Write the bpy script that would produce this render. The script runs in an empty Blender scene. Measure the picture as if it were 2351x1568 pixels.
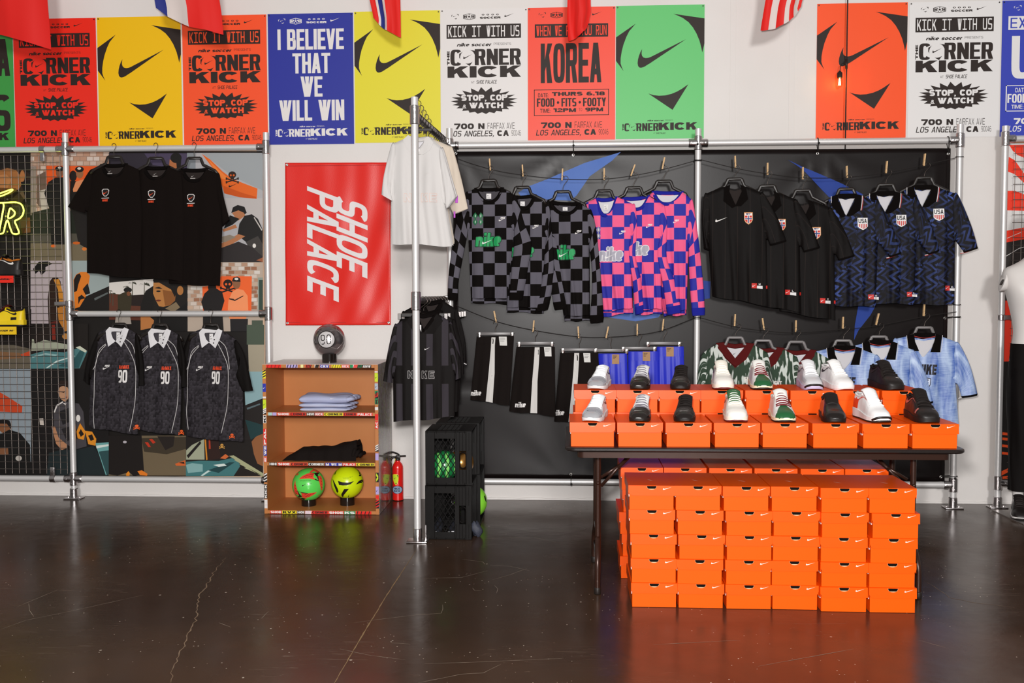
import bpy, bmesh, math, random
from math import sin, cos, pi, radians, sqrt, atan2
from mathutils import Vector, Matrix
R = random.Random(7)
SC = bpy.context.scene
COL = SC.collection

# ------------------------------------------------------------------ camera
FPX = 2286.0
PITCH, YAW, ROLL = radians(2.8733), radians(3.1382), radians(-0.1418)
CAM = Vector((0.0, -7.036, 1.484))
_r = Vector((cos(YAW), sin(YAW), 0)); _f = Vector((-sin(YAW), cos(YAW), 0)); _z = Vector((0, 0, 1))
FWD = _f * cos(PITCH) - _z * sin(PITCH)
_u = _f * sin(PITCH) + _z * cos(PITCH)
RIGHT = _r * cos(ROLL) + _u * sin(ROLL)
UP = _u * cos(ROLL) - _r * sin(ROLL)
cam = bpy.data.cameras.new('camera'); camo = bpy.data.objects.new('camera', cam); COL.objects.link(camo)
cam.sensor_width = 36.0; cam.lens = FPX * 36.0 / 2351.0; cam.clip_start = 0.05; cam.clip_end = 100
camo.matrix_world = Matrix(((RIGHT.x, UP.x, -FWD.x, CAM.x), (RIGHT.y, UP.y, -FWD.y, CAM.y),
                            (RIGHT.z, UP.z, -FWD.z, CAM.z), (0, 0, 0, 1)))
SC.camera = camo
# ------------------------------------------------------------------ light
SC.view_settings.view_transform = 'Standard'; SC.view_settings.look = 'None'
SC.view_settings.gamma = 1.0; SC.view_settings.exposure = 0.0
SC.view_settings.use_curve_mapping = False
w = bpy.data.worlds.new('world'); SC.world = w; w.use_nodes = True
w.node_tree.nodes['Background'].inputs[0].default_value = (1.0, 0.965, 0.93, 1)
w.node_tree.nodes['Background'].inputs[1].default_value = 0.27
def lamp(name, loc, target, size, power, color=(1, 1, 1)):
    l = bpy.data.lights.new(name, 'POINT'); l.shadow_soft_size = size; l.energy = power; l.color = color
    o = bpy.data.objects.new(name, l); COL.objects.link(o); o.location = loc
    o.rotation_euler = (Vector(target) - Vector(loc)).to_track_quat('-Z', 'Y').to_euler()
    return o
lamp('camera_flash', (-0.08, -6.85, 1.70), (0.1, 0, 1.25), 0.09, 820, (1.0, 0.975, 0.955))
lamp('far_fill', (1.5, -16.0, 4.0), (0, 0, 1.2), 0.9, 3500, (1.0, 0.975, 0.955))  # distant fill light, added to even the falloff from table to wall

# ------------------------------------------------------------------ pixel -> point on a real plane
def ray(px, py): return FWD + RIGHT * ((px - 1175.5) / FPX) + UP * ((784 - py) / FPX)
def U(px, py, Y):
    d = ray(px, py); return CAM + d * ((Y - CAM.y) / d.y)
def Fl(px, py, z=0.0):
    d = ray(px, py); return CAM + d * ((z - CAM.z) / d.z)
# ------------------------------------------------------------------ materials
def lin(h):
    if isinstance(h, str):
        h = tuple(int(h[i:i + 2], 16) for i in (0, 2, 4))
    return tuple((c / 255 / 12.92) if c / 255 <= .04045 else ((c / 255 + .055) / 1.055) ** 2.4 for c in h) + (1.0,)
_M = {}
def mat(name, col, rough=.6, metal=0.0, spec=.4, **k):
    if name in _M: return _M[name]
    m = bpy.data.materials.new(name); m.use_nodes = True
    b = m.node_tree.nodes['Principled BSDF']
    b.inputs['Base Color'].default_value = lin(col); b.inputs['Roughness'].default_value = rough
    b.inputs['Metallic'].default_value = metal; b.inputs['Specular IOR Level'].default_value = spec
    for kk, v in k.items():
        n = {'coat': 'Coat Weight', 'coatr': 'Coat Roughness', 'trans': 'Transmission Weight', 'ior': 'IOR',
             'sheen': 'Sheen Weight', 'alpha': 'Alpha', 'em': 'Emission Strength'}.get(kk)
        if n: b.inputs[n].default_value = v
    if 'emc' in k: b.inputs['Emission Color'].default_value = lin(k['emc'])
    if k.get('var'):                       # gentle mottling of the colour
        nz = node(m, 'ShaderNodeTexNoise', Scale=k.get('vs', 8.0), Detail=4.0)
        tc = m.node_tree.nodes.new('ShaderNodeTexCoord')
        lk(m, tc.outputs['Object'], nz.inputs['Vector'])
        mx = mixc(m, nz.outputs['Fac'], lin(col), lin(k['var']))
        lk(m, mx, b.inputs['Base Color'])
    if k.get('bump'):
        nz = node(m, 'ShaderNodeTexNoise', Scale=k.get('bs', 40.0), Detail=3.0)
        tc = m.node_tree.nodes.new('ShaderNodeTexCoord')
        lk(m, tc.outputs['Object'], nz.inputs['Vector'])
        bp = node(m, 'ShaderNodeBump', Strength=k['bump'], Distance=.01)
        lk(m, nz.outputs['Fac'], bp.inputs['Height']); lk(m, bp.outputs[0], b.inputs['Normal'])
    _M[name] = m
    return m
def node(m, t, **inp):
    n = m.node_tree.nodes.new(t)
    for k, v in inp.items(): n.inputs[k.replace('_', ' ')].default_value = v
    return n
def lk(m, a, b): m.node_tree.links.new(a, b)
def mixc(m, fac, a, b):
    n = m.node_tree.nodes.new('ShaderNodeMix'); n.data_type = 'RGBA'
    for i, v in ((0, fac), (6, a), (7, b)):
        if hasattr(v, 'links'): lk(m, v, n.inputs[i])
        else: n.inputs[i].default_value = v
    return n.outputs[2]
def ramp(m, fac, stops, const=False):
    n = m.node_tree.nodes.new('ShaderNodeValToRGB'); e = n.color_ramp.elements
    n.color_ramp.interpolation = 'CONSTANT' if const else 'LINEAR'
    while len(e) < len(stops): e.new(.5)
    for x, (p, c) in zip(e, stops): x.position = p; x.color = lin(c)
    lk(m, fac, n.inputs[0]); return n.outputs[0]
def math_(m, op, a, b=0.0):
    n = m.node_tree.nodes.new('ShaderNodeMath'); n.operation = op
    for i, v in ((0, a), (1, b)):
        if hasattr(v, 'links'): lk(m, v, n.inputs[i])
        else: n.inputs[i].default_value = v
    return n.outputs[0]
def uvxy(m, sx=1.0, sy=1.0, rot=0.0, loc=(0, 0)):
    uv = m.node_tree.nodes.new('ShaderNodeUVMap'); mp = m.node_tree.nodes.new('ShaderNodeMapping')
    mp.inputs['Scale'].default_value = (sx, sy, 1); mp.inputs['Rotation'].default_value = (0, 0, rot)
    mp.inputs['Location'].default_value = (loc[0], loc[1], 0)
    lk(m, uv.outputs[0], mp.inputs[0]); return mp.outputs[0]
def bsdf(m): return m.node_tree.nodes['Principled BSDF']
# ------------------------------------------------------------------ objects
def thing(name, label, cat, loc=(0, 0, 0), group=None):
    o = bpy.data.objects.new(name, None); COL.objects.link(o); o.location = loc
    o.empty_display_size = .05
    o['label'] = label; o['category'] = cat
    if group: o['group'] = group
    return o
def tag(o, label, cat, group=None):
    o['label'] = label; o['category'] = cat
    if group: o['group'] = group
    return o
def mesh_obj(name, verts, faces, m, parent=None, smooth=False, uvs=None, label=None, mi=None):
    """verts in world coordinates; a child keeps its parent's location as origin"""
    off = Vector(parent_loc(parent))
    me = bpy.data.meshes.new(name)
    me.from_pydata([tuple(Vector(v) - off) for v in verts], [], faces)
    for x in (m if isinstance(m, (list, tuple)) else [m]): me.materials.append(x)
    if mi: me.polygons.foreach_set('material_index', mi)
    if smooth: me.polygons.foreach_set('use_smooth', [True] * len(me.polygons))
    if uvs:
        l = me.uv_layers.new(name='UVMap')
        for lp in me.loops: l.data[lp.index].uv = uvs[lp.vertex_index]
    me.update()
    return link(name, me, parent, label)
def parent_loc(p):
    v = Vector((0, 0, 0))
    while p is not None: v += Vector(p.location); p = p.parent
    return v
def link(name, me, parent=None, label=None):
    o = bpy.data.objects.new(name, me); COL.objects.link(o)
    if parent is not None: o.parent = parent
    if label: o['label'] = label
    return o
def copy_tree(o, loc=None, parent=None):
    c = o.copy(); COL.objects.link(c); c.parent = parent
    if loc is not None: c.location = loc
    for ch in o.children: copy_tree(ch, None, c)
    return c
class MB:
    """collects shapes, then links them as one mesh object"""
    def __init__(s): s.v = []; s.f = []; s.uv = None; s.mi = []
    def add(s, v, f, mi=0):
        n = len(s.v); s.v += [tuple(x) for x in v]; s.f += [tuple(i + n for i in q) for q in f]; s.mi += [mi] * len(f)
        return s
    def box(s, a, b, bev=0.0, mi=0):
        a, b = [min(x, y) for x, y in zip(a, b)], [max(x, y) for x, y in zip(a, b)]
        if bev > 0:
            bm = bmesh.new(); bmesh.ops.create_cube(bm, size=1)
            for v in bm.verts: v.co = Vector([a[i] + (v.co[i] + .5) * (b[i] - a[i]) for i in range(3)])
            bmesh.ops.bevel(bm, geom=bm.edges[:], offset=bev, segments=2, affect='EDGES', profile=.5)
            bm.verts.index_update()
            s.add([v.co.copy() for v in bm.verts], [[v.index for v in f.verts] for f in bm.faces], mi); bm.free(); return s
        x0, y0, z0 = a; x1, y1, z1 = b
        return s.add([(x0, y0, z0), (x1, y0, z0), (x1, y1, z0), (x0, y1, z0), (x0, y0, z1), (x1, y0, z1), (x1, y1, z1), (x0, y1, z1)],
                     [(0, 3, 2, 1), (4, 5, 6, 7), (0, 1, 5, 4), (1, 2, 6, 5), (2, 3, 7, 6), (3, 0, 4, 7)], mi)
    def tube(s, pts, r, n=8, closed=False, sx=1.0, mi=0, cap=True):
        pts = [Vector(p) for p in pts]; N = len(pts); rings = []
        rr = r if isinstance(r, (list, tuple)) else [r] * N
        up = None
        for i, p in enumerate(pts):
            if closed: t = pts[(i + 1) % N] - pts[i - 1]
            else: t = pts[min(i + 1, N - 1)] - pts[max(i - 1, 0)]
            t = t.normalized() if t.length > 1e-9 else Vector((0, 0, 1))
            if up is None:
                up = Vector((0, 1, 0)) if abs(t.y) < .9 else Vector((1, 0, 0))
            a = up - t * up.dot(t); a.normalize(); up = a; b = t.cross(a)
            rings.append([p + (a * cos(2 * pi * k / n) * sx + b * sin(2 * pi * k / n)) * rr[i] for k in range(n)])
        v = [q for rg in rings for q in rg]; f = []
        for i in range(N if closed else N - 1):
            j = (i + 1) % N
            for k in range(n): f.append((i * n + k, i * n + (k + 1) % n, j * n + (k + 1) % n, j * n + k))
        if not closed and cap: f += [tuple(range(n - 1, -1, -1)), tuple((N - 1) * n + k for k in range(n))]
        return s.add(v, f, mi)
    def lathe(s, prof, c=(0, 0, 0), n=24, axis='z', mi=0):
        v = []; f = []; c = Vector(c)
        for r_, h_ in prof:
            for k in range(n):
                a = 2 * pi * k / n; x, y = r_ * cos(a), r_ * sin(a)
                v.append(c + (Vector((x, y, h_)) if axis == 'z' else Vector((x, h_, y)) if axis == 'y' else Vector((h_, x, y))))
        for i in range(len(prof) - 1):
            for k in range(n): f.append((i * n + k, i * n + (k + 1) % n, (i + 1) * n + (k + 1) % n, (i + 1) * n + k))
        if prof[0][0] > 1e-5: f.append(tuple(range(n - 1, -1, -1)))
        if prof[-1][0] > 1e-5: f.append(tuple((len(prof) - 1) * n + k for k in range(n)))
        return s.add(v, f, mi)
    def prism(s, poly, y0, y1, mi=0):
        """poly = (x,z) outline, extruded from y0 (front) to y1"""
        n = len(poly)
        v = [(x, y0, z) for x, z in poly] + [(x, y1, z) for x, z in poly]
        tris = tess(poly)
        f = [tuple(t) for t in tris] + [tuple(i + n for i in reversed(t)) for t in tris]
        f += [(i, i + n, (i + 1) % n + n, (i + 1) % n) for i in range(n)]
        return s.add(v, f, mi)
    def build(s, name, m, parent=None, smooth=False, label=None):
        return mesh_obj(name, s.v, s.f, m, parent, smooth, s.uv, label, s.mi if isinstance(m, (list, tuple)) else None)
def tess(poly):
    from mathutils.geometry import tessellate_polygon
    return tessellate_polygon([[Vector((p[0], p[1], 0)) for p in poly]])
def smooth_obj(o, angle=40):
    o.data.polygons.foreach_set('use_smooth', [True] * len(o.data.polygons))
    try: o.data.set_sharp_from_angle(angle=radians(angle))
    except Exception: pass
    return o
def spl(pts, n=6, closed=False):
    """Catmull-Rom through points of any dimension"""
    out = []; N = len(pts)
    for i in range(N if closed else N - 1):
        p = [pts[(i + k) % N] if closed else pts[max(0, min(N - 1, i + k))] for k in (-1, 0, 1, 2)]
        for j in range(n):
            t = j / n
            out.append(tuple(.5 * (2 * b + (c - a) * t + (2 * a - 5 * b + 4 * c - d) * t * t + (3 * b - a - 3 * c + d) * t ** 3)
                             for a, b, c, d in zip(*p)))
    if not closed: out.append(tuple(pts[-1]))
    return out
def interp(x, tab):
    if x <= tab[0][0]: return tab[0][1]
    for (a, b), (c, d) in zip(tab, tab[1:]):
        if x <= c: return b + (d - b) * (x - a) / max(c - a, 1e-9)
    return tab[-1][1]
# ------------------------------------------------------------------ flat print: lettering and outlines in a unit frame
_TC = {}
def _glyph(c, s, t, n):
    """pieces of one letter in a unit box: s stem width, t bar height, n squareness of the bowls"""
    P = []
    rect = lambda x0, y0, x1, y1: P.append([(x0, y0), (x1, y0), (x1, y1), (x0, y1)])
    def arc(x0, y0, x1, y1, a0, a1, k=12, ss=None, tt=None):
        ss = s if ss is None else ss; tt = t if tt is None else tt
        cx, cy, rx, ry = (x0 + x1) / 2, (y0 + y1) / 2, (x1 - x0) / 2, (y1 - y0) / 2
        k = max(4, int(k * abs(a1 - a0) / 180)); q = []
        for i in range(k + 1):
            a = radians(a0 + (a1 - a0) * i / k); ca, sa = cos(a), sin(a)
            e = lambda v: math.copysign(abs(v) ** (2.0 / n), v)
            q.append(((cx + rx * e(ca), cy + ry * e(sa)), (cx + max(rx - ss, .01) * e(ca), cy + max(ry - tt, .01) * e(sa))))
        for (o1, i1), (o2, i2) in zip(q, q[1:]): P.append([o1, o2, i2, i1])
    def bowl(x0, x1, y0, y1):
        xm = x1 - min(.62 * (x1 - x0), .9 * (y1 - y0)); rect(x0, y1 - t, xm, y1); rect(x0, y0, xm, y0 + t)
        arc(2 * xm - x1, y0, x1, y1, -90, 90)
    m = .5
    if c == 'A': P += [[(0, 0), (s, 0), (.5 + .42 * s, 1), (.5 - .58 * s, 1)], [(1 - s, 0), (1, 0), (.5 + .58 * s, 1), (.5 - .42 * s, 1)]]; rect(.24, .2, .76, .2 + t)
    elif c == 'B': rect(0, 0, s, 1); bowl(s * .9, .95, m - t / 2, 1); bowl(s * .9, 1, 0, m + t / 2)
    elif c == 'C': arc(0, 0, 1, 1, 38, 322, 16)
    elif c == 'D': rect(0, 0, s, 1); bowl(s * .9, 1, 0, 1)
    elif c == 'E': rect(0, 0, s, 1); rect(s, 0, 1, t); rect(s, 1 - t, 1, 1); rect(s, m - t / 2, .92, m + t / 2)
    elif c == 'F': rect(0, 0, s, 1); rect(s, 1 - t, 1, 1); rect(s, m - t / 2, .9, m + t / 2)
    elif c == 'G': arc(0, 0, 1, 1, 40, 350, 16); rect(1 - s, 0, 1, .5); rect(.5, .5 - t, 1 - s * .5, .5)
    elif c == 'H': rect(0, 0, s, 1); rect(1 - s, 0, 1, 1); rect(s, m - t / 2, 1 - s, m + t / 2)
    elif c == 'I': rect(0, 0, 1, 1)
    elif c == 'J': rect(1 - s, .3, 1, 1); arc(0, 0, 1, .7, 180, 360)
    elif c == 'K': rect(0, 0, s, 1); P += [[(s, .30), (s, .30 + 1.1 * t + .12), (1 - s * 1.15, 1), (1, 1)], [(s * 1.25, .5), (s * 1.25 + .75 * s, .72), (1, 0), (1 - s * 1.25, 0)]]
    elif c == 'L': rect(0, 0, s, 1); rect(s, 0, 1, t)
    elif c == 'M': rect(0, 0, s, 1); rect(1 - s, 0, 1, 1); P += [[(s, 1), (s * .3, 1), (.5 - s * .45, 0), (.5, .0)], [(.5 - s * .45, 0), (.5 + s * .45, 0), (1 - s * .3, 1), (1 - s * 1.1, 1)], [(.3 * s, 1), (1.1 * s, 1), (.5 + s * .45, 0), (.5 - s * .45, 0)]]
    elif c == 'N': rect(0, 0, s, 1); rect(1 - s, 0, 1, 1); P.append([(0, 1), (s, 1), (1, 0), (1 - s, 0)])
    elif c in 'O0': arc(0, 0, 1, 1, 0, 360, 12)
    elif c == 'P': rect(0, 0, s, 1); bowl(s * .9, 1, .4, 1)
    elif c == 'Q': arc(0, 0, 1, 1, 0, 360, 12); P.append([(.55, .3), (.75, .3), (1, -.05), (.8, -.05)])
    elif c == 'R': rect(0, 0, s, 1); bowl(s * .9, .97, .42, 1); P.append([(.45, .45), (.45 + s, .45), (1, 0), (1 - s * 1.1, 0)])
    elif c == 'S': arc(0, m - t / 2, 1, 1, 28, 270, 14); arc(0, 0, 1, m + t / 2, 90, -152, 14)
    elif c == 'T': rect(0, 1 - t, 1, 1); rect(.5 - s / 2, 0, .5 + s / 2, 1 - t)
    elif c == 'U': rect(0, .35, s, 1); rect(1 - s, .35, 1, 1); arc(0, 0, 1, .7, 180, 360)
    elif c == 'V': P += [[(0, 1), (s, 1), (.5 + .42 * s, 0), (.5 - .55 * s, 0)], [(1 - s, 1), (1, 1), (.5 + .55 * s, 0), (.5 - .42 * s, 0)]]
    elif c == 'W':
        for a, b in ((0, .27), (.54 - s / 2, .27), (.46 - s / 2, .73 - s), (1 - s, .73 - s)): P.append([(a, 1), (a + s, 1), (b + s * .98, 0), (b, 0)])
    elif c == 'X': P += [[(0, 0), (s * 1.1, 0), (1, 1), (1 - s * 1.1, 1)], [(0, 1), (s * 1.1, 1), (1, 0), (1 - s * 1.1, 0)]]
    elif c == 'Y': P += [[(0, 1), (s * 1.05, 1), (.5 + s / 2, .4), (.5 - s / 2, .4)], [(1 - s * 1.05, 1), (1, 1), (.5 + s / 2, .4), (.5 - s / 2, .4)]]; rect(.5 - s / 2, 0, .5 + s / 2, .42)
    elif c == 'Z': rect(0, 0, 1, t); rect(0, 1 - t, 1, 1); P.append([(0, t), (s * 1.3, t), (1, 1 - t), (1 - s * 1.3, 1 - t)])
    elif c == '1': rect(1 - s, 0, 1, 1); P.append([(0, .72), (0, .72 + t), (1 - s, 1), (1, 1), (1 - s, .98 - t)])
    elif c == '2': arc(0, .45 - t / 2, 1, 1, 165, -25, 12); P.append([(0, t), (s * 1.2, t), (1, .62), (1 - s, .58)]); rect(0, 0, 1, t)
    elif c == '3': arc(0, m - t / 2, 1, 1, 150, -90, 12); arc(0, 0, 1, m + t / 2, 90, -150, 12)
    elif c == '4': rect(.62, 0, .62 + s, 1); rect(0, .22, 1, .22 + t); P.append([(0, .22), (s, .22 + t), (.62 + s * .5, 1), (.62 - s * .2, 1)])
    elif c == '6': arc(0, 0, 1, .62, 0, 360, 10); arc(0, 0, 1, 1, 55, 180, 10); rect(0, .3, s, .52)
    elif c == '9': arc(0, .38, 1, 1, 0, 360, 10); arc(0, 0, 1, 1, 235, 360, 10); rect(1 - s, .48, 1, .7)
    elif c == '7': rect(0, 1 - t, 1, 1); P.append([(.2, 0), (.2 + s * 1.1, 0), (1, 1 - t), (1 - s * 1.1, 1 - t)])
    elif c == '8': arc(.04, m - t / 2, .96, 1, 0, 360, 10); arc(0, 0, 1, m + t / 2, 0, 360, 10)
    elif c == '5': arc(0, 0, 1, .64, 130, -150, 12); rect(.06, 1 - t, .95, 1); rect(.06, .45, .06 + s, 1)
    elif c == '&': arc(.18, .52, .74, 1, 0, 360, 8); arc(0, 0, .8, .58, 20, 320, 10); P.append([(.2, .62), (.42, .62), (1, 0), (.75, 0)])
    elif c == ',': P.append([(.2, .15), (1, .15), (1, 0), (.5, -.18), (.2, -.18), (.5, 0), (.2, 0)])
    elif c == '.': rect(0, 0, 1, .15 if t < .2 else t)
    elif c == ':': rect(0, 0, 1, .16); rect(0, .5, 1, .66)
    elif c == '-': rect(0, .35, 1, .35 + t)
    elif c == '"': rect(0, .7, .35, 1); rect(.65, .7, 1, 1)
    elif c == 'n': rect(0, 0, s, .7); rect(1 - s, 0, 1, .4); arc(0, .06, 1, .72, 0, 180)
    elif c == 'i': rect(0, 0, 1, .7); rect(0, .8, 1, 1)
    elif c == 'k': rect(0, 0, s, 1); P += [[(s, .25), (s, .25 + t + .1), (1 - s * 1.1, .7), (1, .7)], [(s * 1.2, .35), (s * 1.9, .5), (1, 0), (1 - s * 1.2, 0)]]
    elif c == 'e': arc(0, 0, 1, .72, 0, 310); rect(s * .6, .36 - t * .4, 1 - s * .3, .36 + t * .4)
    elif c == 'c': arc(0, 0, 1, .72, 40, 320)
    elif c == 'o': arc(0, 0, 1, .72, 0, 360)
    elif c == 'r': rect(0, 0, s, .7); arc(0, .0, 1.2, .72, 60, 150)
    elif c == 's': arc(0, .36 - t / 2, 1, .72, 30, 270); arc(0, 0, 1, .36 + t / 2, 90, -150)
    return P
_GW = {'I': 0, 'i': 0, 'M': 1.3, 'W': 1.45, '1': .62, 'L': .86, 'E': .9, 'F': .88, ' ': .55, ',': .35, '.': 0, ':': 0, '"': .5, '&': 1.1, 'r': .62, 'k': 1.02, 's': .9, 'm': 1.5}
def glyphs(s, st=.3, t=.18, n=2.6, gap=.1, shear=0.0, mono=False):
    k = (s, st, t, n, gap, shear, mono)
    if k in _TC: return _TC[k]
    v = []; f = []; x = 0.0; pi_ = 0
    for c in s:
        w_ = _GW.get(c, 1.0) or st
        if mono: w_ = 1.0
        for q in (_glyph(c, st / w_, t, n) if not (mono and c == 'I') else [[(0, 0), (1, 0), (1, t), (0, t)], [(0, 1 - t), (1, 1 - t), (1, 1), (0, 1)], [(.5 - st / 2, 0), (.5 + st / 2, 0), (.5 + st / 2, 1), (.5 - st / 2, 1)]]):
            i = len(v); pi_ += 1; v += [(x + a * w_ + b * shear, b, (pi_ % 7) * .12) for a, b in q]
            f += [tuple(z + i for z in tr) for tr in (tess(q) if len(q) > 4 else [tuple(range(len(q)))])]
        x += w_ + gap
    x0 = min(p[0] for p in v); x1 = max(p[0] for p in v); y0 = min(0, min(p[1] for p in v)); y1 = max(p[1] for p in v)
    v = [((a - x0) / (x1 - x0), (b - y0) / (y1 - y0), d) for a, b, d in v]
    _TC[k] = (v, f); return _TC[k]
XC = dict(st=.36, t=.15, n=3.4, gap=.09)          # heavy condensed
XW = dict(st=.33, t=.27, n=2.4, gap=.06)          # heavy wide
MD = dict(st=.22, t=.15, n=2.5, gap=.14)
LT = dict(st=.13, t=.09, n=2.8, gap=.16)
IT = dict(st=.22, t=.14, n=3.0, gap=.13, shear=.28)
class Print:
    """layers of flat ink, drawn in (u, v) with v downwards, mapped by fn(u, v, lift) to points"""
    def __init__(s, fn): s.fn = fn; s.L = {}; s.z = 0.0004
    def _add(s, ink, v2, f, lift):
        V, F = s.L.setdefault(ink, ([], [])); n = len(V)
        V += [s.fn(p[0], p[1], lift + (p[2] if len(p) > 2 else 0)) for p in v2]
        q = [tuple(i + n for i in t) for t in f]
        F += q
    def text(s, ink, word, u0, u1, v0, v1, lift=1, **k):
        rot = k.pop('rot', 0); v, f = glyphs(word, **k)
        if rot == 1: P = [(u0 + (1 - b) * (u1 - u0), v1 + (v0 - v1) * a, d) for a, b, d in v]      # reads upwards
        elif rot == -1: P = [(u0 + b * (u1 - u0), v0 + (v1 - v0) * a, d) for a, b, d in v]         # reads downwards
        else: P = [(u0 + a * (u1 - u0), v1 + (v0 - v1) * b, d) for a, b, d in v]
        s._add(ink, P, f, lift)
    def poly(s, ink, pts, lift=1):
        s._add(ink, pts, tess(pts), lift)
    def rect(s, ink, u0, u1, v0, v1, lift=1): s.poly(ink, [(u0, v0), (u1, v0), (u1, v1), (u0, v1)], lift)
    def frame(s, ink, u0, u1, v0, v1, tu, tv, lift=1):
        s.rect(ink, u0, u1, v0, v0 + tv, lift); s.rect(ink, u0, u1, v1 - tv, v1, lift)
        s.rect(ink, u0, u0 + tu, v0, v1, lift); s.rect(ink, u1 - tu, u1, v0, v1, lift)
    def disc(s, ink, u, v, ru, rv, n=16, lift=1, a0=0.0):
        s.poly(ink, [(u + ru * cos(a0 + 2 * pi * k / n), v + rv * sin(a0 + 2 * pi * k / n)) for k in range(n)], lift)
    def line(s, ink, pts, w, lift=1, asp=1.0):
        for (a, b), (c, d) in zip(pts, pts[1:]):
            dx, dy = (c - a), (d - b) * asp; L = sqrt(dx * dx + dy * dy) or 1e-9
            nx, ny = -dy / L * w / 2, dx / L * w / 2 / asp
            s.poly(ink, [(a + nx, b + ny), (c + nx, d + ny), (c - nx, d - ny), (a - nx, b - ny)], lift)
    def build(s, parent, name='print'):
        if not s.L: return
        V = []; F = []; mi = []; M = []
        for k, (ink, (v, f)) in enumerate(s.L.items()):
            n = len(V); V += v; F += [tuple(i + n for i in t) for t in f]; mi += [k] * len(f); M.append(inks(ink))
        s.L = {}; return mesh_obj(name, V, F, M, parent, mi=mi)
    part = build
INK = {}
def inks(k):
    if not isinstance(k, str): return k
    return mat('ink_' + k, k, .55, 0, .3)
SW = [(1, 0), (.255, .845), (.2, .9), (.155, .95), (.115, .98), (.07, 1), (.035, .985), (.01, .93), (0, .83), (.008, .70), (.03, .56), (.06, .43), (.095, .325),
      (.085, .42), (.082, .5), (.095, .58), (.125, .635), (.17, .655), (.225, .645), (.28, .61)]
def check_logo(p, ink, u0, u1, v0, v1, lift=1):
    p.poly(ink, [(u0 + a * (u1 - u0), v0 + b * (v1 - v0)) for a, b in SW], lift)
LCLAW = [(0, .235), (.224, .134), (.15, .19), (.118, .232), (.085, .29), (.066, .34), (.054, .39), (.053, .43), (.065, .455), (.075, .47), (.088, .489), (0, .41)]
RCLAW = [(.648, .066), (1, .104), (1, .29), (.977, .358), (.965, .32), (.945, .27), (.91, .215), (.87, .17), (.82, .13), (.755, .098), (.70, .08)]
MOUTH = [(.369, .659), (.43, .672), (.49, .677), (.56, .675), (.632, .664), (.695, .647), (.749, .627), (.823, .593), (.645, .784)]
def face(p, ink, fu, fv):
    for q in (LCLAW, RCLAW, MOUTH): p.poly(ink, [(fu(a), fv(b)) for a, b in q])
    check_logo(p, ink, fu(.246), fu(.794), fv(.256), fv(.4655))
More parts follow.
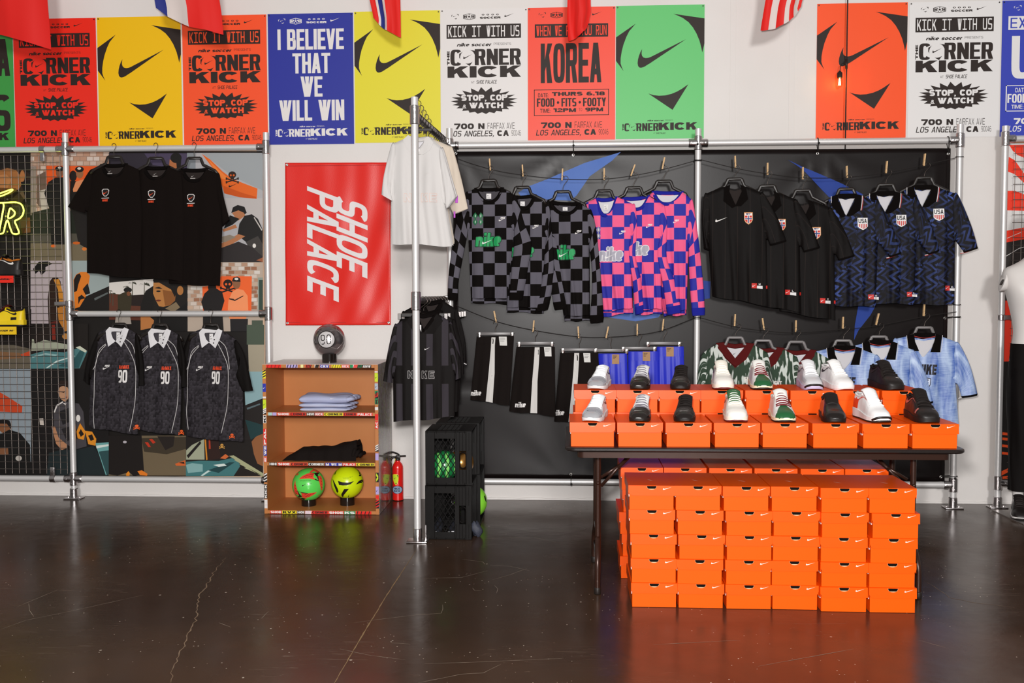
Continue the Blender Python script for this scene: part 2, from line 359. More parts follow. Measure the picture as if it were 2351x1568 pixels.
# ------------------------------------------------------------------ the room
def wall_mat():
    m = mat('white_wall', 'e2dedb', .55, 0, .35)
    nz = node(m, 'ShaderNodeTexNoise', Scale=1.3, Detail=5.0); tc = m.node_tree.nodes.new('ShaderNodeTexCoord')
    lk(m, tc.outputs['Object'], nz.inputs['Vector'])
    lk(m, ramp(m, nz.outputs['Fac'], [(.3, 'dcd7d3'), (.7, 'e4e0dd')]), bsdf(m).inputs['Base Color'])
    n2 = node(m, 'ShaderNodeTexNoise', Scale=60.0, Detail=3.0); lk(m, tc.outputs['Object'], n2.inputs['Vector'])
    bp = node(m, 'ShaderNodeBump', Strength=.06, Distance=.01); lk(m, n2.outputs['Fac'], bp.inputs['Height'])
    lk(m, bp.outputs[0], bsdf(m).inputs['Normal'])
    return m
def floor_mat():
    m = mat('polished_concrete', '2a211c', .16, 0, .33)
    b = bsdf(m); tc = m.node_tree.nodes.new('ShaderNodeTexCoord'); O = tc.outputs['Object']
    def nz(sc, det=5.0, **k):
        n = node(m, 'ShaderNodeTexNoise', Scale=sc, Detail=det, **k); lk(m, O, n.inputs['Vector']); return n.outputs['Fac']
    base = ramp(m, nz(.9), [(.3, '3c2b20'), (.7, '553e2e')])
    mott = mixc(m, math_(m, 'MULTIPLY', nz(5.0, 8.0), .5), base, lin('241b16'))
    # pale aggregate and paint specks
    vo = m.node_tree.nodes.new('ShaderNodeTexVoronoi'); vo.inputs['Scale'].default_value = 16.0; lk(m, O, vo.inputs['Vector'])
    v2 = m.node_tree.nodes.new('ShaderNodeTexVoronoi'); v2.inputs['Scale'].default_value = 55.0; lk(m, O, v2.inputs['Vector'])
    def specks(v, size, keep):
        sep = m.node_tree.nodes.new('ShaderNodeSeparateColor'); lk(m, v.outputs['Color'], sep.inputs[0])
        rad = math_(m, 'MULTIPLY', sep.outputs[1], size)
        return math_(m, 'MULTIPLY', math_(m, 'LESS_THAN', v.outputs['Distance'], rad), math_(m, 'LESS_THAN', sep.outputs[0], keep))
    zone = math_(m, 'GREATER_THAN', nz(1.7, 2.0), .50)
    s = math_(m, 'ADD', math_(m, 'MULTIPLY', specks(vo, .10, .18), 1.0), math_(m, 'MULTIPLY', specks(v2, .19, .22), zone))
    c2 = mixc(m, math_(m, 'MINIMUM', s, .75), mott, lin('d2c6b6'))
    # hair-fine scratches: thin bands of stretched noise
    mp = m.node_tree.nodes.new('ShaderNodeMapping'); mp.inputs['Rotation'].default_value = (0, 0, .35); mp.inputs['Scale'].default_value = (.8, 14, 1)
    lk(m, O, mp.inputs[0]); sn = node(m, 'ShaderNodeTexNoise', Scale=3.0, Detail=1.0); lk(m, mp.outputs[0], sn.inputs['Vector'])
    scr = math_(m, 'LESS_THAN', math_(m, 'ABSOLUTE', math_(m, 'SUBTRACT', sn.outputs['Fac'], .5)), .0022)
    scr = math_(m, 'MULTIPLY', scr, math_(m, 'GREATER_THAN', nz(1.1, 2.0), .56))
    c3 = mixc(m, math_(m, 'MULTIPLY', scr, .3), c2, lin('8a7c6e'))
    lk(m, c3, b.inputs['Base Color'])
    rr = ramp(m, nz(2.2, 7.0), [(.25, '727272'), (.75, '989898')])
    lk(m, rr, b.inputs['Roughness'])
    bp = node(m, 'ShaderNodeBump', Strength=.09, Distance=.02); lk(m, nz(7.0, 5.0), bp.inputs['Height']); lk(m, bp.outputs[0], b.inputs['Normal'])
    return m
WALLM = wall_mat()
o = MB().box((-6, -9, -.12), (6, .12, 0)).build('floor', floor_mat()); o['kind'] = 'structure'; FLOOR = o
wl = MB().box((-6, 0, 0), (6, .12, 5.2)).build('wall_back', WALLM); wl['kind'] = 'structure'
# flush vertical board seams in the drywall
for i, px in enumerate((1682, 1817)):
    x = U(px, 250, 0).x
    t = MB().box((x - .02, -.0025, 0), (x + .02, .01, 5.2), .001).build('trim_%d' % (i + 1), WALLM); t['kind'] = 'structure'
# uneven plaster foot where the wall meets the slab
v = []; f = []; n = 240
for i in range(n + 1):
    x = -5.9 + 11.8 * i / n; k = .004 + .004 * R.random()
    hh = .010 + .012 * R.random()
    v += [(x, .002, hh), (x, -k, hh * .7), (x, -k - .002, .0005)]
    if i: a = 3 * i; f += [(a - 3, a - 2, a + 1, a), (a - 2, a - 1, a + 2, a + 1)]
bb = mesh_obj('baseboard_back', v, f, WALLM); bb['kind'] = 'structure'
# saw-cut joint and cracks: filled lines in the slab
jm = mat('joint_filler', '8d7350', .7); cm = mat('crack_filler', '85705a', .8); sm = mat('scratch', '9b8f80', .8)
def floor_line(name, pix, w, m, jit=0.0):
    P = [Fl(*p) for p in pix]; Q = []
    for a, b in zip(P, P[1:]):
        k = max(2, int((b - a).length / .03))
        for j in range(k): Q.append(a.lerp(b, j / k))
    Q.append(P[-1]); v = []; f = []
    for i, p in enumerate(Q):
        t = (Q[min(i + 1, len(Q) - 1)] - Q[max(i - 1, 0)]).normalized(); s_ = Vector((-t.y, t.x, 0))
        d = R.uniform(-jit, jit); ww = w * R.uniform(.4, 1.2) * min(1, 3.0 * min(i + .4, len(Q) - i - .6) / len(Q) + .25)
        v += [p + s_ * (d + ww / 2) + Vector((0, 0, .0006)), p + s_ * (d - ww / 2) + Vector((0, 0, .0006))]
        if i: f.append((2 * i - 2, 2 * i - 1, 2 * i + 1, 2 * i))
    return mesh_obj(name, v, f, m, FLOOR)
floor_line('floor_joint', [(955, 1264), (889, 1365), (825, 1470), (768, 1568), (740, 1610)], .006, jm, .001)
floor_line('crack', [(520, 1280), (494, 1308), (474, 1344), (458, 1368), (448, 1425), (430, 1460), (413, 1500), (396, 1545), (388, 1568)], .006, cm, .008)
floor_line('crack', [(2130, 1338), (2165, 1360), (2178, 1372), (2240, 1384), (2330, 1395)], .004, cm, .004)
for pts in ([(812, 1430), (880, 1421), (955, 1412), (1013, 1408), (1017, 1398), (1016, 1388)], [(970, 1328), (1060, 1326), (1120, 1310)],
            [(1128, 1332), (1170, 1320), (1210, 1305)], [(960, 1568), (1060, 1548), (1110, 1545), (1150, 1525)], [(1085, 1350), (1090, 1356), (1105, 1356)],
            [(1135, 1344), (1143, 1352), (1140, 1362)], [(40, 1393), (90, 1372), (133, 1354)], [(66, 1386), (68, 1402), (78, 1416)],
            [(0, 1446), (60, 1424), (160, 1404), (330, 1366)], [(975, 1524), (1100, 1520), (1290, 1512)], [(780, 1490), (850, 1505), (930, 1515)],
            [(1215, 1310), (1170, 1300), (1125, 1298)], [(1110, 1236), (1225, 1234), (1290, 1248)], [(1060, 1284), (1108, 1290), (1114, 1296)],
            [(898, 1476), (942, 1479)], [(503, 1430), (530, 1440)], [(600, 1420), (616, 1404)], [(1500, 1480), (1700, 1470)], [(1740, 1530), (1960, 1490)], [(2110, 1470), (2180, 1490)]):
    floor_line('scratch', pts, .0022, sm, .0005)
# ------------------------------------------------------------------ posters
BLK = '2b211d'
def poster(x, zt, col, label, draw, hi=None, w_=.608, h_=.914, tilt=0.0):
    t = thing('poster', label, 'poster', (x + w_ / 2, 0, zt - h_), 'soccer posters along the wall top')
    pm = mat('poster_' + col, col, .42, 0, .35)
    fn0 = lambda u, v, l: (x + u * w_ + tilt * (v - .5), -.0035 - .0006 * l, zt - v * h_)
    n = 8; V = []; F = []
    for j in range(n + 1):
        for i in range(n + 1): V.append(fn0(i / n, j / n, 0))
    k = len(V); V += [(a, b + .0012, c) for a, b, c in V]
    for j in range(n):
        for i in range(n):
            a = j * (n + 1) + i; F += [(a, a + n + 1, a + n + 2, a + 1), (a + k, a + 1 + k, a + n + 2 + k, a + n + 1 + k)]
    for i in range(n):
        F += [(i, i + 1, i + 1 + k, i + k), (n * (n + 1) + i + 1, n * (n + 1) + i, n * (n + 1) + i + k, n * (n + 1) + i + 1 + k)]
        a, b = i * (n + 1), (i + 1) * (n + 1); F += [(b, a, a + k, b + k), (a + n, b + n, b + n + k, a + n + k)]
    mesh_obj('sheet', V, F, pm, t)
    p = Print(fn0); p.t = t; draw(p); p.build(t, 'lettering')
    for u in (.018, .982):
        q = fn0(u, .012, 1); MB().lathe([(.0001, -.004), (.004, -.0035), (.005, 0)], q, 10, 'y').build('pin', mat('dark_steel', '4a4440', .35, 1), t)
    return t
def badge(p, ink, paper, u0, u1, v0, v1):
    f = lambda a, b: (u0 + a * (u1 - u0), v0 + b * (v1 - v0))
    hexo = [f(0, .22), f(.5, 0), f(1, .22), f(1, .78), f(.5, 1), f(0, .78)]
    hexi = [f(.06, .27), f(.5, .08), f(.94, .27), f(.94, .73), f(.5, .92), f(.06, .73)]
    p.poly(ink, hexo); p.poly(paper, hexi, 2); 
    p.rect(ink, *[u0 + a * (u1 - u0) for a in (.08, .92)], *[v0 + a * (v1 - v0) for a in (.3, .7)], 3)
    c = f(.5, .5); du, dv = (u1 - u0), (v1 - v0)
    p.disc(paper, c[0], c[1], du * .2, dv * .36, 14, 4); p.disc(ink, c[0], c[1], du * .09, dv * .16, 5, 5, -pi / 2)
    for k in range(5):
        a = -pi / 2 + k * 2 * pi / 5; p.disc(ink, c[0] + du * .17 * cos(a), c[1] + dv * .3 * sin(a), du * .045, dv * .08, 5, 5)
    for a in (.2, .8):
        for b in (.4, .6): q = f(a, b); p.disc(paper, q[0], q[1], du * .035, dv * .06, 6, 4)
def icons(p, ink, paper):
    face(p, ink, lambda a: .125 + .082 * a, lambda b: .032 + .055 * b)
    badge(p, ink, paper, .26, .40, .033, .082)
    for k in range(4):
        p.disc(ink, .49 + k * .055, .044, .016, .006, 10); p.disc(paper, .49 + k * .055, .044, .007, .003, 8, 2)
    p.text(ink, 'SOCCER', .452, .692, .060, .075, **XW)
    check_logo(p, ink, .735, .845, .037, .064); p.part(p.t, 'logo_row')
def bar(p, ink, paper, t, u0=.068, u1=.925, v0=.115, v1=.222):
    p.rect(ink, u0, u1, v0, v1); p.text(paper, t, u0 + .018, u1 - .018, v0 + .012, v1 - .012, 2, st=.22, t=.12, n=4, gap=.22, mono=True); p.part(p.t, 'heading_bar')
def corner_logo(p, ink, u0, u1, v0, v1):
    """stacked logo"""
    W = u1 - u0; H = v1 - v0; g = lambda a: u0 + a * W; k = lambda b: v0 + b * H
    p.text(ink, 'THE', g(0), g(.034), k(.06), k(.56), rot=1, **XW)
    p.text(ink, 'C', g(.045), g(.19), k(.01), k(.58), **XC)
    face(p, ink, lambda a: g(.165 + .22 * a), lambda b: k(-.02 + .78 * b))
    p.text(ink, 'RNER', g(.375), g(1), k(0), k(.57), **XC)
    p.text(ink, 'KICK', g(.005), g(1), k(.60), k(1), **XW); p.part(p.t, 'title_lettering')
def strip_logo(p, ink):
    p.part(p.t, 'picture_print')
    p.text(ink, 'nike soccer', .358, .548, .857, .868, st=.33, t=.22, n=2.4, gap=.05, shear=.4)
    p.text(ink, 'PRESENTS', .562, .65, .857, .866, **LT)
    p.text(ink, 'THE', .075, .092, .886, .936, rot=1, **XW)
    p.text(ink, 'C', .098, .155, .882, .942, **XC)
    face(p, ink, lambda a: .15 + .095 * a, lambda b: .878 + .08 * b)
    p.text(ink, 'RNER', .235, .487, .882, .941, **XC)
    p.text(ink, 'KICK', .487, .925, .879, .935, **XW)
    p.text(ink, 'AT', .43, .452, .953, .962, **LT); p.text(ink, 'SHOE PALACE', .46, .567, .952, .964, **IT)
def address(p, ink):
    p.part(p.t, 'lettering')
    p.text(ink, '700 N', .15, .502, .865, .909, **XW)
    p.text(ink, 'FAIRFAX AVE', .537, .85, .862, .909, **LT)
    p.text(ink, 'LOS ANGELES,', .092, .61, .921, .972, **IT)
    p.text(ink, 'CA', .648, .782, .92, .963, **XW)
    p.text(ink, '90046', .812, .922, .921, .961, **LT)
def d_kick(paper):
    def d(p):
        icons(p, BLK, paper); bar(p, BLK, paper, 'KICK IT WITH US')
        p.text(BLK, 'nike soccer', .185, .588, .255, .281, st=.33, t=.22, n=2.4, gap=.05, shear=.4)
        p.text(BLK, 'PRESENTS', .612, .812, .257, .274, **LT)
        corner_logo(p, BLK, .072, .925, .302, .517)
        p.text(BLK, 'AT', .35, .388, .544, .561, **LT); p.text(BLK, 'SHOE PALACE', .41, .648, .538, .565, **IT)
        n = 22; pts = []
        for i in range(2 * n):
            a = 2 * pi * i / (2 * n) + .07; r_ = 1 if i % 2 == 0 else .72
            if i % 2 == 0: r_ *= .93 + .1 * sin(3 * i)
            pts.append((.495 + .415 * r_ * cos(a), .703 + .11 * r_ * sin(a)))
        p.part(p.t, 'lettering'); p.poly(BLK, pts)
        p.text(paper, 'STOP, COP', .232, .768, .648, .702, 2, **XW)
        p.text(paper, '&', .25, .294, .722, .751, 2, **MD); p.text(paper, 'WATCH', .325, .718, .708, .751, 2, **XW); p.part(p.t, 'starburst')
        address(p, BLK)
    return d
def d_face(p): face(p, BLK, lambda a: a, lambda b: b); strip_logo(p, BLK)
def d_believe(p):
    W_ = 'e4e0de'; icons(p, W_, '2b3499')
    for t, a, b, c, d in (('I BELIEVE', .112, .892, .118, .275), ('THAT', .285, .73, .302, .456), ('WE', .378, .635, .48, .635), ('WILL WIN', .122, .888, .660, .818)):
        p.text(W_, t, a, b, c, d, **XC)
    strip_logo(p, W_)
def d_korea(p):
    P_ = 'f4482f'; icons(p, BLK, P_); bar(p, BLK, P_, 'WHEN WE RUN YOU RUN', .08, .917, .125, .225)
    p.text(BLK, 'KOREA', .148, .842, .27, .568, **XC)
    p.part(p.t, 'lettering'); p.frame(BLK, .07, .927, .617, .815, .008, .005)
    p.text(BLK, 'DATE:', .117, .238, .645, .675, **MD); p.text(BLK, 'THURS 6.18', .275, .882, .637, .666, **XW)
    p.text(BLK, 'FOOD', .103, .305, .683, .747, **XC); p.text(BLK, 'FITS', .385, .556, .683, .747, **XC); p.text(BLK, 'FOOTY', .632, .895, .683, .747, **XC)
    for u in (.346, .595): p.disc(BLK, u, .716, .014, .01)
    p.text(BLK, 'TIME:', .14, .258, .762, .792, **MD); p.text(BLK, '12PM', .293, .552, .760, .789, **XW)
    p.text(BLK, 'TO', .583, .622, .760, .783, **LT); p.text(BLK, '9PM', .657, .862, .757, .786, **XW)
    address(p, BLK)
def d_expect(p):
    W_ = 'e6e4e4'; B_ = '3845b5'; icons(p, W_, B_)
    p.rect(W_, .068, .925, .115, .215); p.text(B_, 'EXPECT US', .09, .9, .127, .203, 2, st=.22, t=.12, n=4, gap=.22, mono=True)
    p.text(W_, 'USA', .11, .89, .26, .575, **XC)
    p.part(p.t, 'lettering'); p.frame(W_, .055, .945, .622, .815, .012, .006)
    p.text(W_, 'DATE:', .16, .29, .642, .674, **MD); p.text(W_, 'FOOD', .075, .29, .686, .752, **XC); p.text(W_, 'TIME:', .12, .25, .766, .795, **MD)
    address(p, W_)
def d_spain(p):
    icons(p, BLK, '4c9a48'); p.text(BLK, 'COREA', .1, .96, .15, .435, **XC); p.text(BLK, 'WINS', .1, .95, .58, .865, **XC); strip_logo(p, BLK)
Zt = 3.442
poster(-4.575, Zt - .004, '3f9a46', 'green poster cut off by the left edge, under the plain red flag', d_spain)
poster(-3.962, Zt - .002, 'ee2d1c', 'red starburst poster partly under the plain red flag', d_kick('ee2d1c'))
poster(-3.345, Zt, 'f2c00c', 'amber yellow poster with curved black face marks, beside the French tricolour', d_face)
poster(-2.726, Zt, 'f8552a', 'orange starburst poster partly under the French tricolour', d_kick('f8552a'))
poster(-2.108, Zt + .002, '2b3499', 'blue poster in white letters I BELIEVE THAT WE WILL WIN', d_believe)
poster(-1.492, Zt + .008, 'e3d832', 'lemon yellow poster with black face marks behind the tall clothes rack pole', d_face)
poster(-.880, Zt + .012, 'e2dedc', 'white starburst poster between a lemon yellow and an orange red poster', d_kick('e2dedc'))
poster(-.270, Zt + .013, 'f4482f', 'orange red poster reading KOREA in tall black letters', d_korea)
poster(.342, Zt + .015, '5fc46e', 'light green poster with curved black face marks', d_face)
poster(1.715, Zt + .005, 'fb5520', 'orange poster with black face marks behind the hanging bulb', d_face)
poster(2.335, Zt + .004, 'e6e4e3', 'white starburst poster to the right of the hanging bulb', d_kick('e6e4e3'))
poster(2.953, Zt + .004, '3845b5', 'blue poster cut by the right edge of the photo', d_expect)
# ------------------------------------------------------------------ pipe frames
ALU = mat('galvanised_pipe', 'dedcdb', .45, .45, .5, bump=.04, bs=90)
FIT = mat('cast_fitting', 'bdb8b8', .28, 1.0, .5, bump=.12, bs=70)
BLKP = mat('black_plastic', '211b18', .42, 0, .4)
CORD = mat('black_cord', '191412', .7)
PR = .0212
def upright(t, x, y, z0, z1, r=PR):
    MB().lathe([(r - .003, z1 - .02), (r - .003, z1), (r, z1), (r, z0)], (x, y, 0), 20).build('upright', ALU, t, True)
    smooth_obj(t.children[-1])
def rail(t, a, b, r=PR):
    o = MB().tube([a, b], r, 20).build('rail', ALU, t); smooth_obj(o)
def socket(mb, c, axis, L=.05, r=.028):
    pr = [(r - .004, -L), (r, -L + .004), (r, L - .004), (r - .004, L)]
    mb.lathe(pr, c, 18, axis)
def grub(mb, c): mb.lathe([(.0001, -.006), (.006, -.005), (.0065, 0)], c, 8, 'y')
def fitting(t, x, y, z, kind, L=.048):
    """cast pipe joint: sleeve on the upright plus side sockets (l, r, b = back)"""
    m = MB(); socket(m, (x, y, z), 'z', L)
    if 'l' in kind: m.lathe([(.026, 0), (.0275, -.06), (.0245, -.065)], (x, y, z), 18, 'x'); grub(m, (x - .048, y - .027, z))
    if 'r' in kind: m.lathe([(.026, 0), (.0275, .06), (.0245, .065)], (x, y, z), 18, 'x'); grub(m, (x + .048, y - .027, z))
    if 'b' in kind: m.lathe([(.026, 0), (.0275, .06), (.0245, .065)], (x, y, z), 18, 'y')
    grub(m, (x, y - .027, z + .032)); grub(m, (x, y - .027, z - .032))
    smooth_obj(m.build('fitting', FIT, t))
def foot(t, x, y):
    m = MB(); m.box((x - .06, y - .045, .0005), (x + .06, y + .045, .009), .003); socket(m, (x, y, .04), 'z', .035)
    for sx in (-.042, .042): m.lathe([(.009, .009), (.009, .014), (.0001, .016)], (x + sx, y, 0), 8)
    grub(m, (x, y - .027, .05)); smooth_obj(m.build('foot_flange', FIT, t))
YL, YR, YF = -.10, -.15, -.12
fl = thing('pipe_frame', 'galvanised pipe frame in front of the photo collage on the left', 'pipe frame', (-3.547, YL, 0), 'galvanised pipe frames against the wall')
upright(fl, -3.547, YL, .02, 2.612); upright(fl, -2.104, YL, .02, 2.600)
for z, x0 in ((2.499, -4.75), (1.333, -3.547), (.145, -4.75)): rail(fl, (x0, YL, z), (-2.104, YL, z))
fitting(fl, -3.547, YL, 2.499, 'lr'); fitting(fl, -3.547, YL, 1.333, 'r'); fitting(fl, -3.547, YL, .145, 'lr')
for z in (2.499, 1.333, .145): fitting(fl, -2.104, YL, z, 'l')
for x in (-3.547, -2.104): foot(fl, x, YL)
# clamps that hold the wire grid
for x, z, up in ((-3.715, 2.499, -1), (-3.70, .145, 1)):
    m = MB(); socket(m, (x, YL, z), 'x', .02, .027); m.box((x - .016, YL - .012, z + up * .02), (x + .016, YL + .01, z + up * .085), .004)
    grub(m, (x + .006, YL - .012, z + up * .06)); smooth_obj(m.build('grid_clamp', FIT, fl))
m = MB(); socket(m, (-3.547, YL, 1.405), 'z', .022, .027); m.box((-3.655, YL - .008, 1.39), (-3.56, YL + .008, 1.42), .004); smooth_obj(m.build('grid_clamp', FIT, fl))

fr = thing('pipe_frame', 'long galvanised pipe frame that holds the black banner', 'pipe frame', (.893, YR, 0), 'galvanised pipe frames against the wall')
XC_, XD, XE = -.806, .893, 2.632
upright(fr, XC_, YR, .02, 2.606); upright(fr, XD, YR, .02, 2.585); upright(fr, XE, YR, .02, 2.596)
for z in (2.489, .16): rail(fr, (XC_, YR, z), (XE, YR, z))
for z in (2.489, .16):
    fitting(fr, XC_, YR, z, 'r'); fitting(fr, XD, YR, z, 'lr'); fitting(fr, XE, YR, z, 'l')
for x in (XC_, XD, XE): foot(fr, x, YR)
ff = thing('pipe_frame', 'galvanised pipe frame at the right edge behind the mannequin', 'pipe frame', (2.941, YF, 0), 'galvanised pipe frames against the wall')
upright(ff, 2.941, YF, .02, 2.585)
for z in (2.50, .172): rail(ff, (2.941, YF, z), (4.2, YF, z)); fitting(ff, 2.941, YF, z, 'r')
foot(ff, 2.941, YF)
m = MB(); socket(m, (2.941, YF, 1.30), 'z', .02, .027); m.box((2.95, YF - .008, 1.284), (3.03, YF + .008, 1.316), .004); smooth_obj(m.build('grid_clamp', FIT, ff))
# free-standing rack that runs out from the wall
rk = thing('clothes_rack', 'tall pipe clothes rack standing out from the wall with two hanging arms', 'clothes rack', (-.884, -1.217, 0))
XG, YG = -.884, -1.217
ZA1, ZA2 = 2.512, 1.430
upright(rk, XG, YG, .004, 2.615)
for z, zb in ((ZA1, ZA1), (ZA2, ZA2)):
    o = MB().tube([(XG, YG + .02, z), (XC_ - .025, YR - .03, zb)], PR, 20).build('rail', mat('worn_pipe', '8d8783', .3, 1.0, .5, bump=.05, bs=60), rk); smooth_obj(o)
    fitting(rk, XG, YG, z, 'b', .055)
    m = MB(); socket(m, (XC_ - .025, YR - .036, zb), 'y', .02, .028); smooth_obj(m.build('fitting', FIT, rk))
m = MB(); m.box((XG - .062, YG - .05, .0005), (XG + .062, YG + .05, .009), .003); m.lathe([(.026, .009), (.026, .075), (.022, .08)], (XG, YG, 0), 18)
m.box((XG + .045, YG - .004, .009), (XG + .053, YG + .004, .10)); smooth_obj(m.build('foot_flange', FIT, rk))

# ------------------------------------------------------------------ photo collages (flat prints on boards)
class Seq(Print):
    """flat print whose successive inks lie one above the other"""
    def __init__(s, fn): super().__init__(fn); s.k = 0
    def P(s, ink, pts): s.k += 1; s.poly(ink, pts, s.k)
    def E(s, ink, x, y, rx, ry, n=18): s.k += 1; s.disc(ink, x, y, rx, ry, n, s.k)
    def B(s, ink, x0, y0, x1, y1): s.k += 1; s.rect(ink, x0, x1, y0, y1, s.k)
    def Lz(s, ink, pts, w): s.k += 1; s.line(ink, pts, w, s.k)
class SubPrint(Seq):
    """print on a curved surface: pieces are cut up finely enough to follow it"""
    maxe = 4.5
    def _add(s, ink, v2, f, lift):
        bm = bmesh.new(); vs = [bm.verts.new((p[0], p[1], p[2] if len(p) > 2 else 0)) for p in v2]
        for t in f:
            try: bm.faces.new([vs[i] for i in t])
            except ValueError: pass
        bmesh.ops.triangulate(bm, faces=bm.faces[:])
        for _ in range(4):
            L_ = [e for e in bm.edges if (e.verts[0].co.xy - e.verts[1].co.xy).length > s.maxe]
            if not L_: break
            bmesh.ops.subdivide_edges(bm, edges=L_, cuts=1); bmesh.ops.triangulate(bm, faces=bm.faces[:])
        bm.verts.index_update(); super()._add(ink, [tuple(v.co) for v in bm.verts], [tuple(v.index for v in q.verts) for q in bm.faces], lift); bm.free()
YB = -.045
mural = thing('photo_collage', 'collage board of fashion photographs behind the left pipe frame', 'photo collage', (-3.3, YB, .15))
xr = U(606.5, 700, YB).x
MB().box((-4.9, YB + .0004, .145), (xr, YB + .018, 2.515), .001).build('board', mat('birch_ply', 'd9bfa6', .6, var='c7a789', vs=6), mural)
q = Seq(lambda u, v, l: U(u, v, YB - .00004 * l))
def zz(sc, oy):
    def T(pts): return [(a / sc, oy + b / sc) for a, b in pts]
    return T
A = zz(3.563, 320); Bz = zz(3.266, 700)
def PA(ink, *pts): q.P(ink, A(pts))
def PB(ink, *pts): q.P(ink, Bz(pts))
def EA(ink, x, y, rx, ry): q.E(ink, x / 3.563, 320 + y / 3.563, rx / 3.563, ry / 3.563)
def EB(ink, x, y, rx, ry): q.E(ink, x / 3.266, 700 + y / 3.266, rx / 3.266, ry / 3.266)
def BA(ink, x0, y0, x1, y1): PA(ink, (x0, y0), (x1, y0), (x1, y1), (x0, y1))
def BB(ink, x0, y0, x1, y1): PB(ink, (x0, y0), (x1, y0), (x1, y1), (x0, y1))
def skull(fE, fP, ink, hole, x, y, r):
    fE(ink, x, y, r, r * .9); fP(ink, (x - .5 * r, y + .5 * r), (x + .5 * r, y + .5 * r), (x + .42 * r, y + 1.15 * r), (x - .42 * r, y + 1.15 * r))
    fE(hole, x - .38 * r, y + .12 * r, .24 * r, .26 * r); fE(hole, x + .38 * r, y + .12 * r, .24 * r, .26 * r)
    for s_ in (1, -1):
        a, b = (x - s_ * 1.5 * r, y + .95 * r), (x + s_ * 1.5 * r, y + 1.9 * r)
        fP(ink, (a[0], a[1] - .16 * r), (b[0], b[1] - .16 * r), (b[0], b[1] + .16 * r), (a[0], a[1] + .16 * r))
        for e in (a, b): fE(ink, e[0], e[1] - .14 * r, .2 * r, .2 * r); fE(ink, e[0], e[1] + .14 * r, .2 * r, .2 * r)
q.P('17120f', [(-160, 347), (603, 347), (603, 1093), (-160, 1096)])
# top row
BA('2a1b14', -400, 100, 250, 1000); PA('9c6336', (-60, 270), (60, 235), (130, 250), (170, 300), (185, 350), (160, 400), (90, 450), (-60, 440)); PA('b07548', (-60, 300), (50, 285), (95, 330), (60, 400), (-60, 390))
PA('17110e', (-60, 100), (250, 100), (250, 290), (200, 250), (120, 240), (40, 225), (-60, 270)); EA('a76a3c', 183, 300, 20, 48); PA('5e4b37', (60, 520), (150, 440), (205, 415), (212, 470), (140, 560)); PA('100c0b', (170, 350), (250, 330), (250, 640), (150, 640), (205, 470))
BA('15100e', -60, 640, 250, 1000); PA('6b4022', (160, 640), (245, 640), (250, 760), (180, 770)); PA('3b2618', (60, 700), (150, 690), (160, 740), (70, 760))
q.part(mural, 'photograph'); BA('a3836f', 250, 100, 890, 600)
rb = random.Random(3)
for r_ in range(13):
    for c_ in range(12):
        x0 = 252 + c_ * 54 - (r_ % 2) * 27; y0 = 104 + r_ * 38
        if x0 < 250: x0 = 252
        BA(rb.choice(['c9b2a3', 'b99a86', 'a9826c', 'd3c3b8', 'b88f77', 'c4a08a']), x0, y0, x0 + 48, y0 + 32)
BA('8d7f74', 250, 220, 295, 620); PA('6a5548', (300, 300), (372, 260), (380, 420), (330, 560), (300, 520)); PA('b8aca1', (320, 420), (400, 400), (400, 560), (340, 590))
PA('e2571c', (375, 215), (800, 218), (790, 470), (600, 480), (378, 470)); PA('cf4a14', (378, 330), (470, 300), (480, 470), (380, 468))
PA('1c2018', (260, 600), (420, 560), (720, 600), (720, 780), (250, 790)); BA('4f4a40', 250, 770, 720, 860); BA('726650', 250, 850, 720, 992)
PA('14100e', (395, 350), (455, 312), (530, 308), (545, 420), (545, 590), (415, 605), (362, 440)); EA('7f5038', 487, 272, 30, 42); EA('12100f', 487, 240, 36, 22); EA('d5cbc2', 487, 232, 14, 8)
PA('100d0c', (405, 590), (548, 580), (566, 860), (420, 860)); EA('d9661f', 437, 872, 22, 12)
EA('1a1513', 598, 300, 30, 45); PA('151110', (575, 340), (625, 340), (640, 520), (570, 530)); EA('96623f', 652, 280, 30, 40); EA('15110f', 650, 245, 36, 24); EA('d8cec4', 648, 238, 16, 10); PA('d8895a', (596, 410), (620, 345), (690, 325), (700, 420), (600, 430))
PA('1b1614', (570, 560), (720, 540), (720, 900), (640, 850), (600, 620)); EA('c9601f', 625, 848, 30, 12); EA('d8772c', 690, 896, 20, 14)
q.part(mural, 'photograph'); BA('2d2731', 890, 110, 1590, 380); PA('493f58', (1180, 115), (1530, 115), (1530, 250), (1250, 210)); BA('868b90', 1530, 110, 1660, 300)
PA('b16b3f', (1388, 165), (1440, 180), (1448, 238), (1400, 236), (1384, 212)); EA('14100e', 1440, 152, 46, 42); PA('14100e', (1442, 180), (1484, 150), (1478, 238), (1446, 238))
q.part(mural, 'photograph'); BA('b0aeb0', 1600, 110, 2150, 1003); PA('9da2a5', (1650, 112), (2150, 112), (2150, 420), (1900, 300)); PA('bcb6b4', (1820, 480), (2150, 480), (2150, 700), (1840, 640))
PA('e3661e', (1650, 118), (1720, 165), (1820, 262), (1900, 322), (2000, 362), (2106, 402), (2100, 486), (1960, 474), (1835, 442), (1790, 300)); PA('c9520f', (1830, 380), (1990, 440), (2095, 470), (2098, 486), (1960, 474), (1835, 442)); PA('ef8238', (1700, 160), (1790, 250), (1880, 330), (1800, 320))
skull(EA, PA, '2a1a12', 'd85c1a', 1900, 290, 32); check_logo(q, '2a1a12', 1870 / 3.563, 1945 / 3.563, 320 + 358 / 3.563, 320 + 392 / 3.563, q.k)
